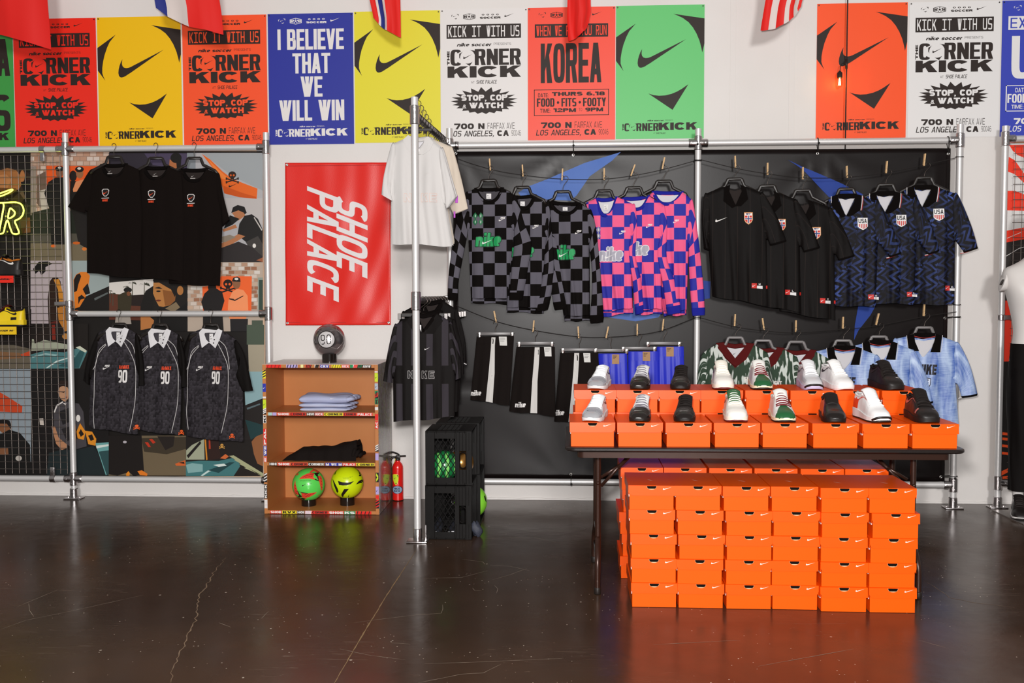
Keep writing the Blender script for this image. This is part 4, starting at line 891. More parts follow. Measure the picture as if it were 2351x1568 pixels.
def vstrip(x0, x1, segs):
    for y0, y1, base, ink, word in segs:
        z1, z0 = zt(y0), zt(y1); q.k += 1; q.rect(base, x0, x1, z1, z0, q.k)
        if word:
            q.k += 1
            if word == 'v': check_logo(q, ink, x0 + .003, x1 - .002, (z0 + z1) / 2 + .008, (z0 + z1) / 2 - .008, q.k)
            elif word == '//':
                for k in range(3): a = z0 + (z1 - z0) * (k + .2) / 3; q.poly(ink, [(x0, a), (x1, a + .012), (x1, a + .02), (x0, a + .008)], q.k)
            else: q.text(ink, word, x0 + .004, x1 - .004, z1 - .003, z0 + .003, q.k, rot=1, **XW)
        q.part(su, 'sticker'); q.k = 0
vstrip(xl_ + .0005, xl_ + TB - .0005, [(851, 869, YE_, BK_, '//'), (881, 900, BL_, WH_, 'v'), (911, 915, WH_, RED_, ''), (918, 939, LI_, BK_, 'v'), (940, 952, BK_, WH_, '//'), (954, 972, WH_, BK_, 'KI'), (985, 1022, RED_, WH_, 'PAL'), (1024, 1047, BL_, WH_, 'WE'), (1050, 1062, RED_, WH_, 'E'), (1088, 1108, BK_, WH_, '//'), (1112, 1146, BK_, WH_, 'KICK'), (1148, 1168, 'ddd0cc', WH_, 'HI')])
vstrip(xr_ - TB + .0005, xr_ - .0005, [(852, 855, WH_, LV_, ''), (856, 876, LI_, BK_, 'v'), (880, 894, 'aeb8c8', BK_, 'v'), (897, 928, GN_, BK_, 'KIS'), (905, 914, WH_, RED_, '//'), (934, 941, WH_, BK_, ''), (950, 964, RED_, RED_, ''), (966, 984, RED_, WH_, 'AC'), (1022, 1036, BK_, WH_, '//'), (1040, 1056, LV_, WH_, ''), (1084, 1106, BK_, LI_, 'V'), (1116, 1134, LV_, BK_, 'v'), (1136, 1144, RED_, WH_, ''), (1146, 1166, BK_, RED_, '//')])
# ------------------------------------------------------------------ balls and ring stands
def ball(name, label, c, r, m, decals=None, seams=None, spin=0.0):
    t = thing(name, label, 'ball', c)
    c = Vector(c); V = []; F = []; nu, nv = 48, 28
    for j in range(nv + 1):
        a = pi * j / nv
        for i in range(nu): b = 2 * pi * i / nu; V.append(c + Vector((sin(a) * cos(b), sin(a) * sin(b), cos(a))) * r)
    for j in range(nv):
        for i in range(nu): F.append((j * nu + i, (j + 1) * nu + i, (j + 1) * nu + (i + 1) % nu, j * nu + (i + 1) % nu))
    mesh_obj('shell', V, F, m, t, True)
    to = (CAM - c).normalized(); rt = Vector((0, 0, 1)).cross(to).normalized(); up = to.cross(rt)
    def S(u, v, l): z2 = max(0.0, 1 - u * u - v * v); return c + (rt * u - up * v + to * sqrt(z2)) * (r + .0004 + .00015 * l)
    def patch(ink, pts, l=1, nm='panel_print'):
        bm = bmesh.new(); vs = [bm.verts.new((a, b, 0)) for a, b in pts]; bm.faces.new(vs); bmesh.ops.triangulate(bm, faces=bm.faces[:])
        for _ in range(3): bmesh.ops.subdivide_edges(bm, edges=[e for e in bm.edges if e.calc_length() > .12], cuts=1); bmesh.ops.triangulate(bm, faces=bm.faces[:])
        bm.verts.index_update(); mesh_obj(nm, [S(v.co.x, v.co.y, l) for v in bm.verts], [[v.index for v in f.verts] for f in bm.faces], inks(ink), t, True); bm.free()
    if decals: decals(patch, S, t)
    return t
LIME = mat('lime_ball', '8fe63f', .28, 0, .5); GREENB = mat('green_ball', '5fdc5a', .28, 0, .5); YELB = mat('yellow_ball', 'd6ee14', .28, 0, .5)
SILV = mat('silver_ball', '8a8384', .22, .85, .5); DK = '1e1714'; FLM = 'ee4a35'
def zb(x, y, cx, cy, s): return lambda pts: [((a - cx) / s, (b - cy) / s) for a, b in pts]
def d_green(patch, S, t):
    k = zb(0, 0, 946, 806, 332)
    for p in ([(1030, 500), (1100, 510), (1165, 560), (1130, 590), (1060, 540), (1010, 570), (962, 574)], [(752, 696), (820, 634), (920, 590), (1010, 572), (1062, 590), (1050, 640), (1040, 670), (1080, 700), (1130, 740), (1060, 716), (960, 690), (850, 690)],
              [(1128, 650), (1190, 640), (1216, 700), (1228, 800), (1216, 930), (1192, 942), (1176, 850), (1160, 770), (1142, 730)], [(690, 610), (748, 566), (752, 596), (712, 622)], [(684, 708), (692, 800), (720, 900), (752, 1008), (690, 1000), (658, 930), (652, 830)],
              [(738, 936), (830, 966), (930, 984), (1040, 976), (1110, 968), (1060, 1010), (960, 1060), (860, 1080), (810, 1060), (836, 1030), (800, 970)], [(740, 1064), (790, 1080), (800, 1096), (770, 1090)], [(850, 1082), (910, 1080), (860, 1118)], [(1128, 1040), (1164, 1028), (1150, 1052)]):
        patch(FLM, k(p))
        c = k(p); cx = sum(a for a, _ in c) / len(c); cy = sum(b for _, b in c) / len(c)
    for p in ([(960, 572), (1100, 580), (1150, 560), (1160, 590), (1130, 620), (1142, 650), (1150, 760), (1112, 660), (1080, 625), (1060, 592)], [(716, 905), (742, 944), (760, 985), (800, 1030), (812, 1052), (770, 1052), (728, 1052), (752, 1020)], [(1082, 700), (1148, 740), (1142, 752), (1060, 716)], [(734, 936), (830, 962), (930, 980), (930, 990), (820, 976)], [(740, 1056), (800, 1070), (880, 1086), (860, 1118), (820, 1100), (780, 1090)]): patch(DK, k(p), 2)
    for x, y in ((830, 660), (870, 640), (915, 630), (960, 620), (880, 668), (930, 660), (980, 655), (1000, 620), (860, 1010), (910, 1020), (960, 1012), (1010, 1000), (880, 1045), (930, 1040)): patch(DK, k([(x, y), (x + 44, y - 16), (x + 46, y - 10), (x + 2, y + 6)]), 2)
    for x, y in ((672, 800), (680, 860), (700, 920), (690, 960), (1180, 680), (1190, 740), (1196, 800), (1198, 860)): patch(DK, k([(x, y), (x + 22, y + 26), (x + 20, y + 32), (x - 2, y + 8)]), 2)
    p = Print(lambda u, v, l: S((u - 946) / 332, (v - 806) / 332, 2)); p.text(DK, 'PHANTOM', 782, 992, 718, 742, **LT); check_logo(p, DK, 818, 905, 786, 838); p.disc(DK, 928, 800, 8, 8); p.rect(DK, 958, 1010, 786, 790); p.build(t, 'ball_lettering')
def d_yellow(patch, S, t):
    k = zb(0, 0, 490, 746, 326)
    for p in ([(308, 714), (400, 744), (500, 756), (624, 730), (560, 786), (480, 808), (400, 808), (330, 796)], [(200, 662), (232, 720), (300, 860), (318, 920), (300, 954), (280, 930), (230, 800)], [(430, 880), (522, 880), (470, 940), (420, 1000), (406, 1040), (380, 1020), (372, 980), (400, 930)],
              [(662, 798), (720, 730), (770, 706), (812, 704), (812, 766), (740, 774)], [(690, 496), (740, 540), (772, 610), (766, 636), (720, 634), (736, 600), (720, 550)], [(242, 570), (272, 520), (292, 500), (270, 550), (248, 600)], [(500, 1040), (520, 1000), (530, 980), (520, 1030), (510, 1044)]): patch(DK, k(p))
    p = Print(lambda u, v, l: S((u - 490) / 326, (v - 746) / 326, 2)); p.text('6f7f10', 'TRAINING', 400, 530, 656, 674, **LT); check_logo(p, DK, 540, 610, 630, 656); p.frame('a9bd10', 350, 600, 624, 714, 4, 4); p.build(t, 'ball_lettering')
def d_silver(patch, S, t):
    cx, cy, s = 728, 655, 476; m = mat('silver_disc', 'dcd8d8', .3, .2)
    k = zb(0, 0, cx, cy, s)
    q_ = lambda r_, n=40: [(645 + r_ * cos(2 * pi * i / n), 648 + r_ * 1.02 * sin(2 * pi * i / n)) for i in range(n)]
    patch(DK, k(q_(256))); patch(m, k(q_(232)), 2)
    p = Print(lambda u, v, l: S((u - cx) / s, (v - cy) / s, 3)); p.text(DK, '9', 484, 600, 506, 796, st=.2, t=.075, n=3.4); p.text(DK, '0', 645, 775, 500, 788, st=.2, t=.075, n=3.4); p.build(t, 'ball_number')
    for pts in ([(910, 225), (940, 290), (936, 365)], [(936, 365), (1060, 470), (1150, 620), (1110, 760), (960, 925)], [(936, 365), (820, 380), (750, 400)], [(960, 925), (850, 900), (770, 890)], [(390, 385), (460, 395), (520, 410)], [(280, 560), (290, 640), (330, 740)], [(400, 935), (440, 860), (480, 830)]):
        q2 = spl(pts, 5); MB().tube([S((a - cx) / s, (b - cy) / s, 0) for a, b in q2], .0009, 5).build('seam', mat('seam_pale', 'b9b0ae', .4, .5), t)
def stand(c, z0, h, label):
    t = thing('ball_stand', label, 'ball stand', (c[0], c[1], z0), 'black ring stands')
    r = .05; MB().lathe([(r - .004, .0), (r, .0), (r, h), (r - .004, h), (r - .004, .0)], (c[0], c[1], z0), 32).build('ring', mat('gloss_black', '1d1613', .12, 0, .5), t, True); smooth_obj(t.children[0]); return t
def ball_on(name, label, px, py, Y, r, z0, m, dec, lab2):
    p = U(px, py, Y); zc = p.z
    ball(name, label, (p.x, Y, zc), r, m, dec); stand((p.x, Y), z0, zc - z0 - sqrt(max(r * r - .05 ** 2, 0)) - .0005, lab2)
ball_on('soccer_ball', 'light green soccer ball with red flame shapes on the lowest shelf', 708.5, 1112, -.36, .111, tops[3], GREENB, d_green, 'black ring stand under the green and red ball')
ball_on('soccer_ball', 'yellow soccer ball with black slashes on the lowest shelf', 797, 1107, -.33, .1105, tops[3], YELB, d_yellow, 'black ring stand under the yellow ball')
ball_on('soccer_ball', 'silver soccer ball with the number 90, on top of the shelf unit', 756, 780, -.36, .108, zt(837) + .0018, SILV, d_silver, 'black ring stand under the silver ball')
# ------------------------------------------------------------------ folded clothes
def folded(name, label, px, z0, h, Y, d, m, seed, group=None, cat='shirt', rough=1.0, edge=True):
    """soft folded bundle: px = (left, right) in the photo; a flattened, folded-over pad with layered edges"""
    rr = random.Random(seed); a, b = U(px[0], 940, Y - d / 2).x, U(px[1], 940, Y - d / 2).x
    t = thing(name, label, cat, ((a + b) / 2, Y, z0), group); nx, ny = 40, 18; V = []; F = []
    k = [rr.uniform(0, 6) for _ in range(8)]
    def prof(u, v, top):
        e = (1 - abs(2 * u - 1) ** 7) ** .5 * (1 - abs(2 * v - 1) ** 6) ** .5
        hh = h * (.84 + .16 * sin(3 * u + k[0]) * rough + .06 * sin(9 * u + k[1] + 4 * v) + .05 * sin(14 * v + k[2]))
        return z0 + .0006 + (hh * (.55 + .45 * e) if top else h * .35 * (1 - e) ** 2)
    for top in (1, 0):
        for j in range(ny + 1):
            for i in range(nx + 1):
                u, v = i / nx, j / ny; x = a + (b - a) * u; y = Y - d / 2 + d * v
                x += .006 * sin(20 * v + k[3]) * (1 if i in (0, nx) else .3); y += .004 * sin(13 * u + k[4]) * (1 if j in (0, ny) else .2)
                V.append((x, y, prof(u, v, top)))
    n = (nx + 1) * (ny + 1)
    for j in range(ny):
        for i in range(nx):
            p = j * (nx + 1) + i; F += [(p, p + 1, p + nx + 2, p + nx + 1), (p + n, p + nx + 1 + n, p + nx + 2 + n, p + 1 + n)]
    bd = list(range(nx + 1)) + [j * (nx + 1) + nx for j in range(1, ny + 1)] + [ny * (nx + 1) + i for i in range(nx - 1, -1, -1)] + [j * (nx + 1) for j in range(ny - 1, 0, -1)]
    for p, r_ in zip(bd, bd[1:] + bd[:1]): F.append((p, p + n, r_ + n, r_))
    mesh_obj('fabric', V, F, m, t, True)
    return t, a, b
LB = mat('pale_blue_cotton', 'b4bad9', .85, 0, .2, bump=.2, bs=30); LB2 = mat('pale_blue_shade', 'c2c7de', .85, 0, .2, bump=.15, bs=30)
z0 = tops[1]; G_ = 'folded pale blue shirts on the upper shelf'
for i, (x0, x1, h, lab) in enumerate(((687, 797, .030, 'pale blue folded shirt at the bottom of the stack on the upper shelf'), (686, 800, .030, 'pale blue folded shirt in the middle of the stack on the upper shelf'), (685, 803, .062, 'pale blue folded shirt lying on top of the stack on the upper shelf'))):
    t, a, b = folded('folded_shirt', lab, (x0, x1), z0, h, -.36, .24, LB2 if i < 2 else LB, 10 + i, G_, 'shirt', .4)
    for s_ in range(3):
        q_ = [(b - .03 + .012 * s_, -.47 + .05 * s_, z0 + h * (.35 + .1 * s_)), (b + .004 + .008 * s_, -.46 + .06 * s_, z0 + h * .45), (b + .012 + .004 * s_, -.42 + .07 * s_, z0 + h * .4), (b - .02, -.36 + .04 * s_, z0 + h * .45)]
        MB().tube(spl(q_, 5), [.001] + [h * .25 - .001] * 14 + [.001], 8).build('sleeve_fold', LB, t, True)
    if i == 2:
        c = (a + b) / 2
        qq = Print(lambda u, v, l: Vector((u, -.4815 - .001 * l, v))); check_logo(qq, 'e9e6ea', c + .045, c + .085, z0 + h * .62, z0 + h * .45); qq.build(t, 'logo')
    z0 += h * .93
BKC = mat('black_cotton', '17110f', .9, 0, .15, bump=.2, bs=25)
t = thing('folded_trousers', 'black folded trousers slumped on the middle shelf', 'trousers', (U(745, 1050, -.36).x, -.36, tops[2]))
V = []; F = []; top = [(652, 1062), (660, 1048), (690, 1031), (705, 1029), (720, 1031), (760, 1027), (776, 1023), (800, 1018), (818, 1012), (820, 1024), (828, 1024), (830, 1030), (834, 1032), (833, 1045), (826, 1058), (820, 1062)]
hs = [(U(a, 1000, -.42).x, max(U(735, b, -.42).z - tops[2], .002)) for a, b in top]; nx, ny = 48, 12
for j in range(ny + 1):
    for i in range(nx + 1):
        x = hs[0][0] + (hs[-1][0] - hs[0][0]) * i / nx; hh = interp(x, hs); v = j / ny; e = min(1, 4.5 * v + .25) * (1 - max(0, v - .6) ** 2 * 2.4)
        V.append((x, -.47 + .24 * v + .006 * sin(x * 60), tops[2] + .001 + hh * e * (1 + .05 * sin(40 * x + 9 * v)) if 0 < j < ny else tops[2] + .0008))
for j in range(ny):
    for i in range(nx): a = j * (nx + 1) + i; F.append((a, a + 1, a + nx + 2, a + nx + 1))
mesh_obj('fabric', V, F, BKC, t, True)
for k in range(3):
    x = U(812 + 7 * k, 1000, -.42).x; z = tops[2]
    MB().tube(spl([(x, -.45, z + .03), (x + .012, -.44, z + .075 - .016 * k), (x + .016, -.36, z + .07 - .016 * k), (x + .004, -.30, z + .03)], 5), .013, 8).build('hem_fold', BKC, t, True)
# ------------------------------------------------------------------ fire extinguisher
e = Fl(913.5, 1150); e.y = -.055; e.x = U(913.5, 1100, -.055).x; ex = thing('fire_extinguisher', 'red fire extinguisher with round stickers between shelf unit and rack pole', 'fire extinguisher', (e.x, e.y, 0))
RDM = mat('red_enamel', 'e01a16', .25, 0, .5, coat=.4)
sc = (U(913, 1058, e.y).z) / .255; rr = .0385 * 1.02
MB().lathe([(.030, .001), (rr, .006), (rr, .225), (rr * .97, .243), (rr * .8, .262), (rr * .45, .277), (.0165, .281), (.0165, .288)], e, 32).build('cylinder', RDM, ex, True); smooth_obj(ex.children[0])
m = MB(); m.lathe([(.016, .285), (.019, .288), (.019, .302), (.014, .306)], e, 16); m.box((e.x - .014, e.y - .014, .300), (e.x + .018, e.y + .014, .322), .003); smooth_obj(m.build('valve', BLKP, ex))
m = MB(); m.tube(spl([(e.x + .012, e.y, .326), (e.x - .02, e.y - .004, .342), (e.x - .045, e.y - .006, .345), (e.x - .065, e.y - .006, .338)], 5), .006, 8, sx=1.6); m.tube([(e.x + .01, e.y, .316), (e.x + .058, e.y, .318)], .006, 8, sx=1.5); smooth_obj(m.build('lever', BLKP, ex))
MB().tube(spl([(e.x - .016, e.y - .004, .311), (e.x - .04, e.y - .006, .305), (e.x - .053, e.y - .006, .27), (e.x - .056, e.y - .004, .225)], 6), [.008] * 18 + [.0095], 10).build('hose', BLKP, ex, True)
MB().tube(spl([(e.x - .012, e.y - .018, .300), (e.x - .016, e.y - .028, .285), (e.x - .022, e.y - .026, .27)], 4), .0022, 6).build('pull_tag', mat('tag_yellow', 'd9b41e', .5), ex)
cyl = lambda u, v, l: Vector((e.x + (rr + .0005 + .0003 * l) * sin(u), e.y - (rr + .0005 + .0003 * l) * cos(u), v))
q = SubPrint(cyl); q.maxe = .15
for ink, p, l in (('efe43a', [(-.95, .187), (-.5, .193), (0, .193), (.32, .187), (.26, .15), (.1, .128), (-.18, .112), (-.5, .128), (-.85, .152)], 1), (LI_, [(-.86, .184), (-.5, .189), (0, .189), (.26, .184), (.2, .15), (.06, .132), (-.18, .118), (-.45, .132), (-.78, .154)], 2), (BK_, [(0, .187), (.26, .186), (.24, .164), (.16, .176)], 3), (BK_, [(-.3, .128), (-.02, .131), (-.17, .119)], 3)): q.poly(ink, p, l)
check_logo(q, BK_, -.6, -.1, .172, .156, 3)
n_ = 28; el = lambda ru, rv: [(.02 + ru * cos(2 * pi * k / n_), .0815 + rv * sin(2 * pi * k / n_)) for k in range(n_)]
q.poly('2b3040', el(1.15, .0285), 1); q.poly('93a9c4', el(.95, .0255), 2)
q.text('26304a', 'NICE', -.5, .5, .098, .084, 3, **XW); q.text('26304a', 'KICK', -.55, .55, .080, .066, 3, **XW); q.build(ex, 'sticker')
# ------------------------------------------------------------------ milk crates on their sides
CR = mat('crate_plastic', '0a0706', .45, 0, .15)
def crate(x0, y0, z0, label, W=.279, D=.325, H=.325):
    """opening faces +x; front (-y) wall has lattice, ribs and an oval hand hole"""
    t = thing('milk_crate', label, 'crate', (x0 + W / 2, y0 + D / 2, z0), 'black milk crates stacked on their sides'); x1, z1, T = x0 + W, z0 + H, .006
    def wall(plane):
        m = MB()
        if plane == 'front' or plane == 'back':
            ya, yb = (y0, y0 + T) if plane == 'front' else (y0 + D - T, y0 + D)
            B = lambda a, b, c, d, e_=0.0: m.box((x0 + a * W, ya - e_, z0 + c * H), (x0 + b * W, yb + e_, z0 + d * H), .0012)
            B(0, .20, .02, .98); B(.2, .64, .02, .14); B(.2, .64, .86, .98); B(.64, .735, .02, .98); B(.735, .89, .02, .29); B(.735, .89, .63, .98); B(.88, 1, .0, 1, .002)
            for k in range(5): B(.66 + .068 * k, .675 + .068 * k, .03, .29, .003); B(.66 + .068 * k, .675 + .068 * k, .64, .97, .003)
            for k in range(5): B(.04 + .2 * k, .05 + .2 * k, 0, .045, .003); B(.04 + .2 * k, .05 + .2 * k, .955, 1, .003)
            cx, cz, rx, rz = x0 + .808 * W, z0 + .46 * H, .034, .05   # rim of the hand hole
            m.tube([(cx + .02 * cos(a) * (1 if abs(cos(a)) > .0 else 1), (ya + yb) / 2, cz + (.028 if sin(a) > 0 else -.028) + .02 * sin(a)) for a in [2 * pi * k / 20 for k in range(20)]], .0045, 6, True)
        else:
            za, zb = (z1 - T, z1) if plane == 'top' else (z0, z0 + T)
            B = lambda a, b, c, d, e_=0.0: m.box((x0 + a * W, y0 + c * D, za - e_), (x0 + b * W, y0 + d * D, zb + e_), .0012)
            B(0, .22, 0, 1); B(.22, .7, 0, .1); B(.22, .7, .9, 1); B(.7, 1, 0, 1)
            for k in range(5): B(.22 + .1 * k, .235 + .1 * k, .1, .9)
            for k in range(6): B(.22, .7, .12 + .14 * k, .14 + .14 * k)
            B(.88, 1, 0, 1, .0015)
        m.build('side_wall', CR, t)
    for p in ('front', 'back', 'top', 'bottom'): wall(p)
    m = MB(); m.box((x0, y0 + .006, z0 + .006), (x0 + T, y0 + D - .006, z0 + H - .006), .001)
    for k in range(6): m.box((x0 - .002, y0 + .02 + k * .055, z0 + .01), (x0 + .001, y0 + .03 + k * .055, z0 + H - .01))
    m.build('base', CR, t)
    for yy in (y0 + .003, y0 + D - .003):
        m = MB(); u0, u1, v0, v1 = x0 + .2 * W, x0 + .66 * W, z0 + .13 * H, z0 + .87 * H
        for sg in (1, -1):
            for k in range(-4, 9):
                c = u0 + k * .031; pts = []
                for s_ in (0, 1):
                    zz_ = v0 if s_ == 0 else v1; xx = c + (zz_ - v0) * .62 * sg + (0 if sg > 0 else .10); pts.append([xx, zz_])
                (xa, za), (xb, zb) = pts
                def clip(xa, za, xb, zb):
                    t0, t1 = 0.0, 1.0; dx = xb - xa
                    for lo, sgn in ((u0, 1), (u1, -1)):
                        if abs(dx) < 1e-9: continue
                        tt = (lo - xa) / dx
                        if dx * sgn > 0: t0 = max(t0, tt)
                        else: t1 = min(t1, tt)
                    return None if t0 >= t1 else (xa + dx * t0, za + (zb - za) * t0, xa + dx * t1, za + (zb - za) * t1)
                r_ = clip(xa, za, xb, zb)
                if r_: m.tube([(r_[0], yy, r_[1]), (r_[2], yy, r_[3])], .0026, 5)
        m.build('lattice', CR, t)
    return t
cx0 = -.845
crate(cx0, -1.17, .001, 'black milk crate on the floor at the front, beside the rack pole')
crate(cx0 + .003, -1.168, .329, 'black milk crate on top of the front one, holding the dark green ball')
crate(cx0 + .02, -.80, .001, 'black milk crate on the floor behind, with the lime ball in its opening')
crate(cx0 + .018, -.80, .329, 'upper black milk crate behind, nearest to the black banner')
DG = mat('dark_green_ball', '1c7a3f', .25, 0, .5); GO = mat('gold_ball', 'a8793c', .25, .7, .5)
def d_stripe(patch, S, t):
    for a in (-.5, .05, .6): patch('86d86a', [(a, -.85), (a + .18, -.8), (a + .3, 0), (a + .18, .8), (a, .85), (a + .1, 0)] if a < .5 else [(a, -.6), (a + .12, -.5), (a + .2, 0), (a + .12, .5), (a, .6), (a + .08, 0)])
ball('soccer_ball', 'dark green striped ball inside the upper front crate', (cx0 + .105, -1.072, .329 + .013 + .090), .0895, DG, d_stripe)
ball('soccer_ball', 'gold ball at the back of the upper front crate, seen through the hand hole', (cx0 + .190, -.925, .329 + .013 + .082), .081, GO)
ball('soccer_ball', 'lime green ball on the floor to the right of the crates', (U(1080, 1157, -.6).x, -.60, .112), .1105, LIME, lambda p, S, t: p(DK, [(.86, -.35), (.93, -.12), (.95, .08), (.90, .02), (.84, -.12), (.80, -.28)]))
# trainers and laces in the lower crate
mt = mat('mesh_black', '1a1719', .7, var='3a3d48', vs=160)
for i, (dx, dy, lab) in enumerate(((.055, -1.10, 'black trainer with white stripes lying in the lower front crate'), (.16, -1.09, 'black trainer lying in the lower front crate by its hand hole'))):
    t = thing('trainer', lab, 'shoe', (cx0 + dx, dy, .012), 'shoes dumped in the lower crate')
    V = []; F = []; nn = 14
    for j in range(13):
        s_ = j / 12; w_ = .036 * (sin(pi * min(1, s_ * .9 + .08)) ** .6); h_ = .03 + .05 * s_ ** 1.5
        for k in range(nn): a = 2 * pi * k / nn; V.append((cx0 + dx + w_ * cos(a), dy - .05 + .22 * s_, .0135 + h_ * (.5 + .5 * sin(a)) if True else 0))
    for j in range(12):
        for k in range(nn): F.append((j * nn + k, j * nn + (k + 1) % nn, (j + 1) * nn + (k + 1) % nn, (j + 1) * nn + k))
    F += [tuple(range(nn - 1, -1, -1)), tuple(12 * nn + k for k in range(nn))]
    mesh_obj('upper', V, F, mt, t, True)
    for k in range(2): MB().box((cx0 + dx - .028 + .022 * k, dy - .052, .03 + .004 * k), (cx0 + dx - .012 + .022 * k, dy - .045, .042 + .004 * k), .002).build('stripe', mat('white_rubber', 'd9d9dc', .5), t)
t = thing('mesh_bag', 'small dark mesh bag spilling from the lower front crate onto the floor', 'bag', (cx0 + .30, -1.06, .02))
V = []; F = []
for j in range(9):
    s_ = j / 8
    for k in range(12):
        a = 2 * pi * k / 12; r_ = .034 * (sin(pi * (.12 + .8 * s_)) ** .7) * (1 + .2 * sin(3 * a + 5 * s_)); V.append((cx0 + .305 + r_ * cos(a) - .012 * s_, -1.08 + r_ * .8 * sin(a), .002 + .085 * s_ + .01 * sin(2 * a)))
for j in range(8):
    for k in range(12): F.append((j * 12 + k, j * 12 + (k + 1) % 12, (j + 1) * 12 + (k + 1) % 12, (j + 1) * 12 + k))
mesh_obj('mesh', V, F, mat('mesh_dotted', '15161c', .6, var='4a4e5e', vs=220), t, True)
# ------------------------------------------------------------------ flags along the top
def flag(name, label, Y, left, right, bottom, bands, sx=.02):
    """left / right / bottom edges traced in photo pixels (left and right from bottom to top); bands = (material, u0, u1)"""
    t = thing(name, label, 'flag', U(left[-1][0], left[-1][1], Y), 'flags hanging over the posters')
    zt_ = 3.78
    Lp, Rp, Bp = [[(U(a, b, Y).x, U(a, b, Y).z) for a, b in e_] for e_ in (left, right, bottom)]
    def edge(E, z): return interp(z, sorted([(p[1], p[0]) for p in E] + [(zt_, E[-1][0] + (E[-1][0] - E[0][0]) * .6)]))
    xb0, xb1 = Bp[0][0], Bp[-1][0]
    bt = [((p[0] - xb0) / (xb1 - xb0), p[1]) for p in Bp]
    nv = 22
    for m, u0, u1 in bands:
        nu = max(2, int(10 * (u1 - u0)) + 1); V = []; F = []
        for j in range(nv + 1):
            for i in range(nu + 1):
                u = u0 + (u1 - u0) * i / nu; zb_ = interp(u, bt); v = j / nv; z = zb_ + (zt_ - zb_) * v
                x = edge(Lp, max(z, Lp[0][1])) * (1 - u) + edge(Rp, max(z, Rp[0][1])) * u
                if v < .3: x = x * (v / .3) + (xb0 + (xb1 - xb0) * u) * (1 - v / .3) if v < .02 else x
                V.append((x, Y + sx * sin(7 * u + 2 * v) * (1 - .3 * v) + .006 * sin(23 * u), z))
        k = len(V); V += [(a, b + .0012, c) for a, b, c in V]
        for j in range(nv):
            for i in range(nu): a = j * (nu + 1) + i; F += [(a, a + 1, a + nu + 2, a + nu + 1), (a + k, a + nu + 1 + k, a + nu + 2 + k, a + 1 + k)]
        mesh_obj('stripe' if len(bands) > 1 else 'cloth', V, F, m, t, True)
    return t
FR = mat('flag_red', 'e0201a', .6, 0, .3); FB = mat('flag_blue', '26307f', .6, 0, .3); FW = mat('flag_white', 'dccfca', .6, 0, .3)
flag('flag', 'plain red flag at the left end of the row', -.45, [(-70, 40), (-75, -10)], [(116, 112), (110, 40), (106, -10)], [(-70, 62), (0, 79), (58, 96), (116, 113)], [(FR, 0, 1)])
flag('flag', 'French tricolour of blue, white and red hanging over two posters', -.38, [(358, 19), (352, -10)], [(512, 78), (507, 30), (501, -10)], [(358, 18), (383, 37), (437, 63), (475, 70), (512, 79)], [(FB, 0, .16), (FW, .16, .50), (FR, .50, 1)])
flag('flag', 'red flag with blue and white cross band above the lemon yellow poster', -.25, [(858, 42), (846, -10)], [(920, 86), (919, 30), (918, -10)], [(857, 40), (871, 57), (884, 68), (905, 80), (920, 86)], [(FR, 0, .18), (FW, .18, .26), (FB, .26, .42), (FW, .42, .50), (FR, .5, 1)])
flag('flag', 'narrow folded red flag above the KOREA poster', -.3, [(1304, 93), (1302, 40), (1303, -10)], [(1347, 68), (1357, 25), (1356, -10)], [(1304, 94), (1330, 83), (1346, 68), (1352, 50)], [(FR, 0, 1)], .03)
flag('flag', 'red and white striped flag tip above the bare wall', -.35, [(1746, 70), (1752, 35), (1760, -10)], [(1838, 18), (1846, -10)], [(1746, 70), (1780, 65), (1808, 52), (1826, 36), (1840, 14)], [(FR, 0, .2), (FW, .2, .38), (FR, .38, .56), (FW, .56, .68), (FR, .68, .8), (FW, .8, .92), (FR, .92, 1)])
t = tag(MB().tube(spl([(-5.2, -.42, 3.80), (-2.6, -.38, 3.785), (-.9, -.28, 3.785), (2.4, -.35, 3.785), (5, -.4, 3.8)], 8), .004, 6).build('flag_string', CORD), 'thin black cord above the picture from which the flags hang', 'cord', None)
# ------------------------------------------------------------------ hanging bulb on its cable
pb = thing('hanging_bulb', 'glowing filament bulb on a black cable in front of the orange poster', 'lamp', U(1929, 175, -.06), None)
c = [U(a, b, -.055) for a, b in ((1947, -40), (1945, 60), (1944, 140), (1942, 240), (1941, 310), (1940, 352), (1940, 380))]
MB().tube(spl([tuple(p) for p in c], 4), .0042, 8).build('cable', CORD, pb, True)
MB().tube([U(1943.5, 136, -.058), U(1943.2, 158, -.058)], .008, 10).build('cable_joint', BLKP, pb, True)
MB().tube(spl([tuple(U(a, b, -.062)) for a, b in ((1943, 146), (1936, 145), (1930, 150), (1928.5, 162))], 5), .0026, 6).build('branch_wire', CORD, pb, True)
s = U(1928, 162, -.062); k = 1 / 330.0
MB().lathe([(.003, 0), (.010, -2.5 * k), (.0175, -5.5 * k), (.0175, -16 * k), (.015, -16.5 * k)], s, 18).build('socket', BLKP, pb, True); smooth_obj(pb.children[-1])
MB().lathe([(.012, -16 * k), (.0165, -20 * k), (.021, -27 * k), (.019, -32 * k), (.010, -36 * k), (.0001, -37.5 * k)], s, 20).build('glass', mat('bulb_glass', 'fff4e0', .02, 0, .5, trans=1.0, ior=1.1), pb, True)
EM = mat('filament', 'ffd9a0', .4, em=26.0, emc='ffb45a'); m = MB()
for a in range(5): x, y = .009 * cos(a * 1.26), .009 * sin(a * 1.26); m.tube([s + Vector((x * .4, y * .4, -17 * k)), s + Vector((x, y, -33 * k))], .0016, 5)
m.build('filament', EM, pb)
l = bpy.data.lights.new('bulb_light', 'POINT'); l.energy = .35; l.color = (1, .6, .2); l.shadow_soft_size = .015
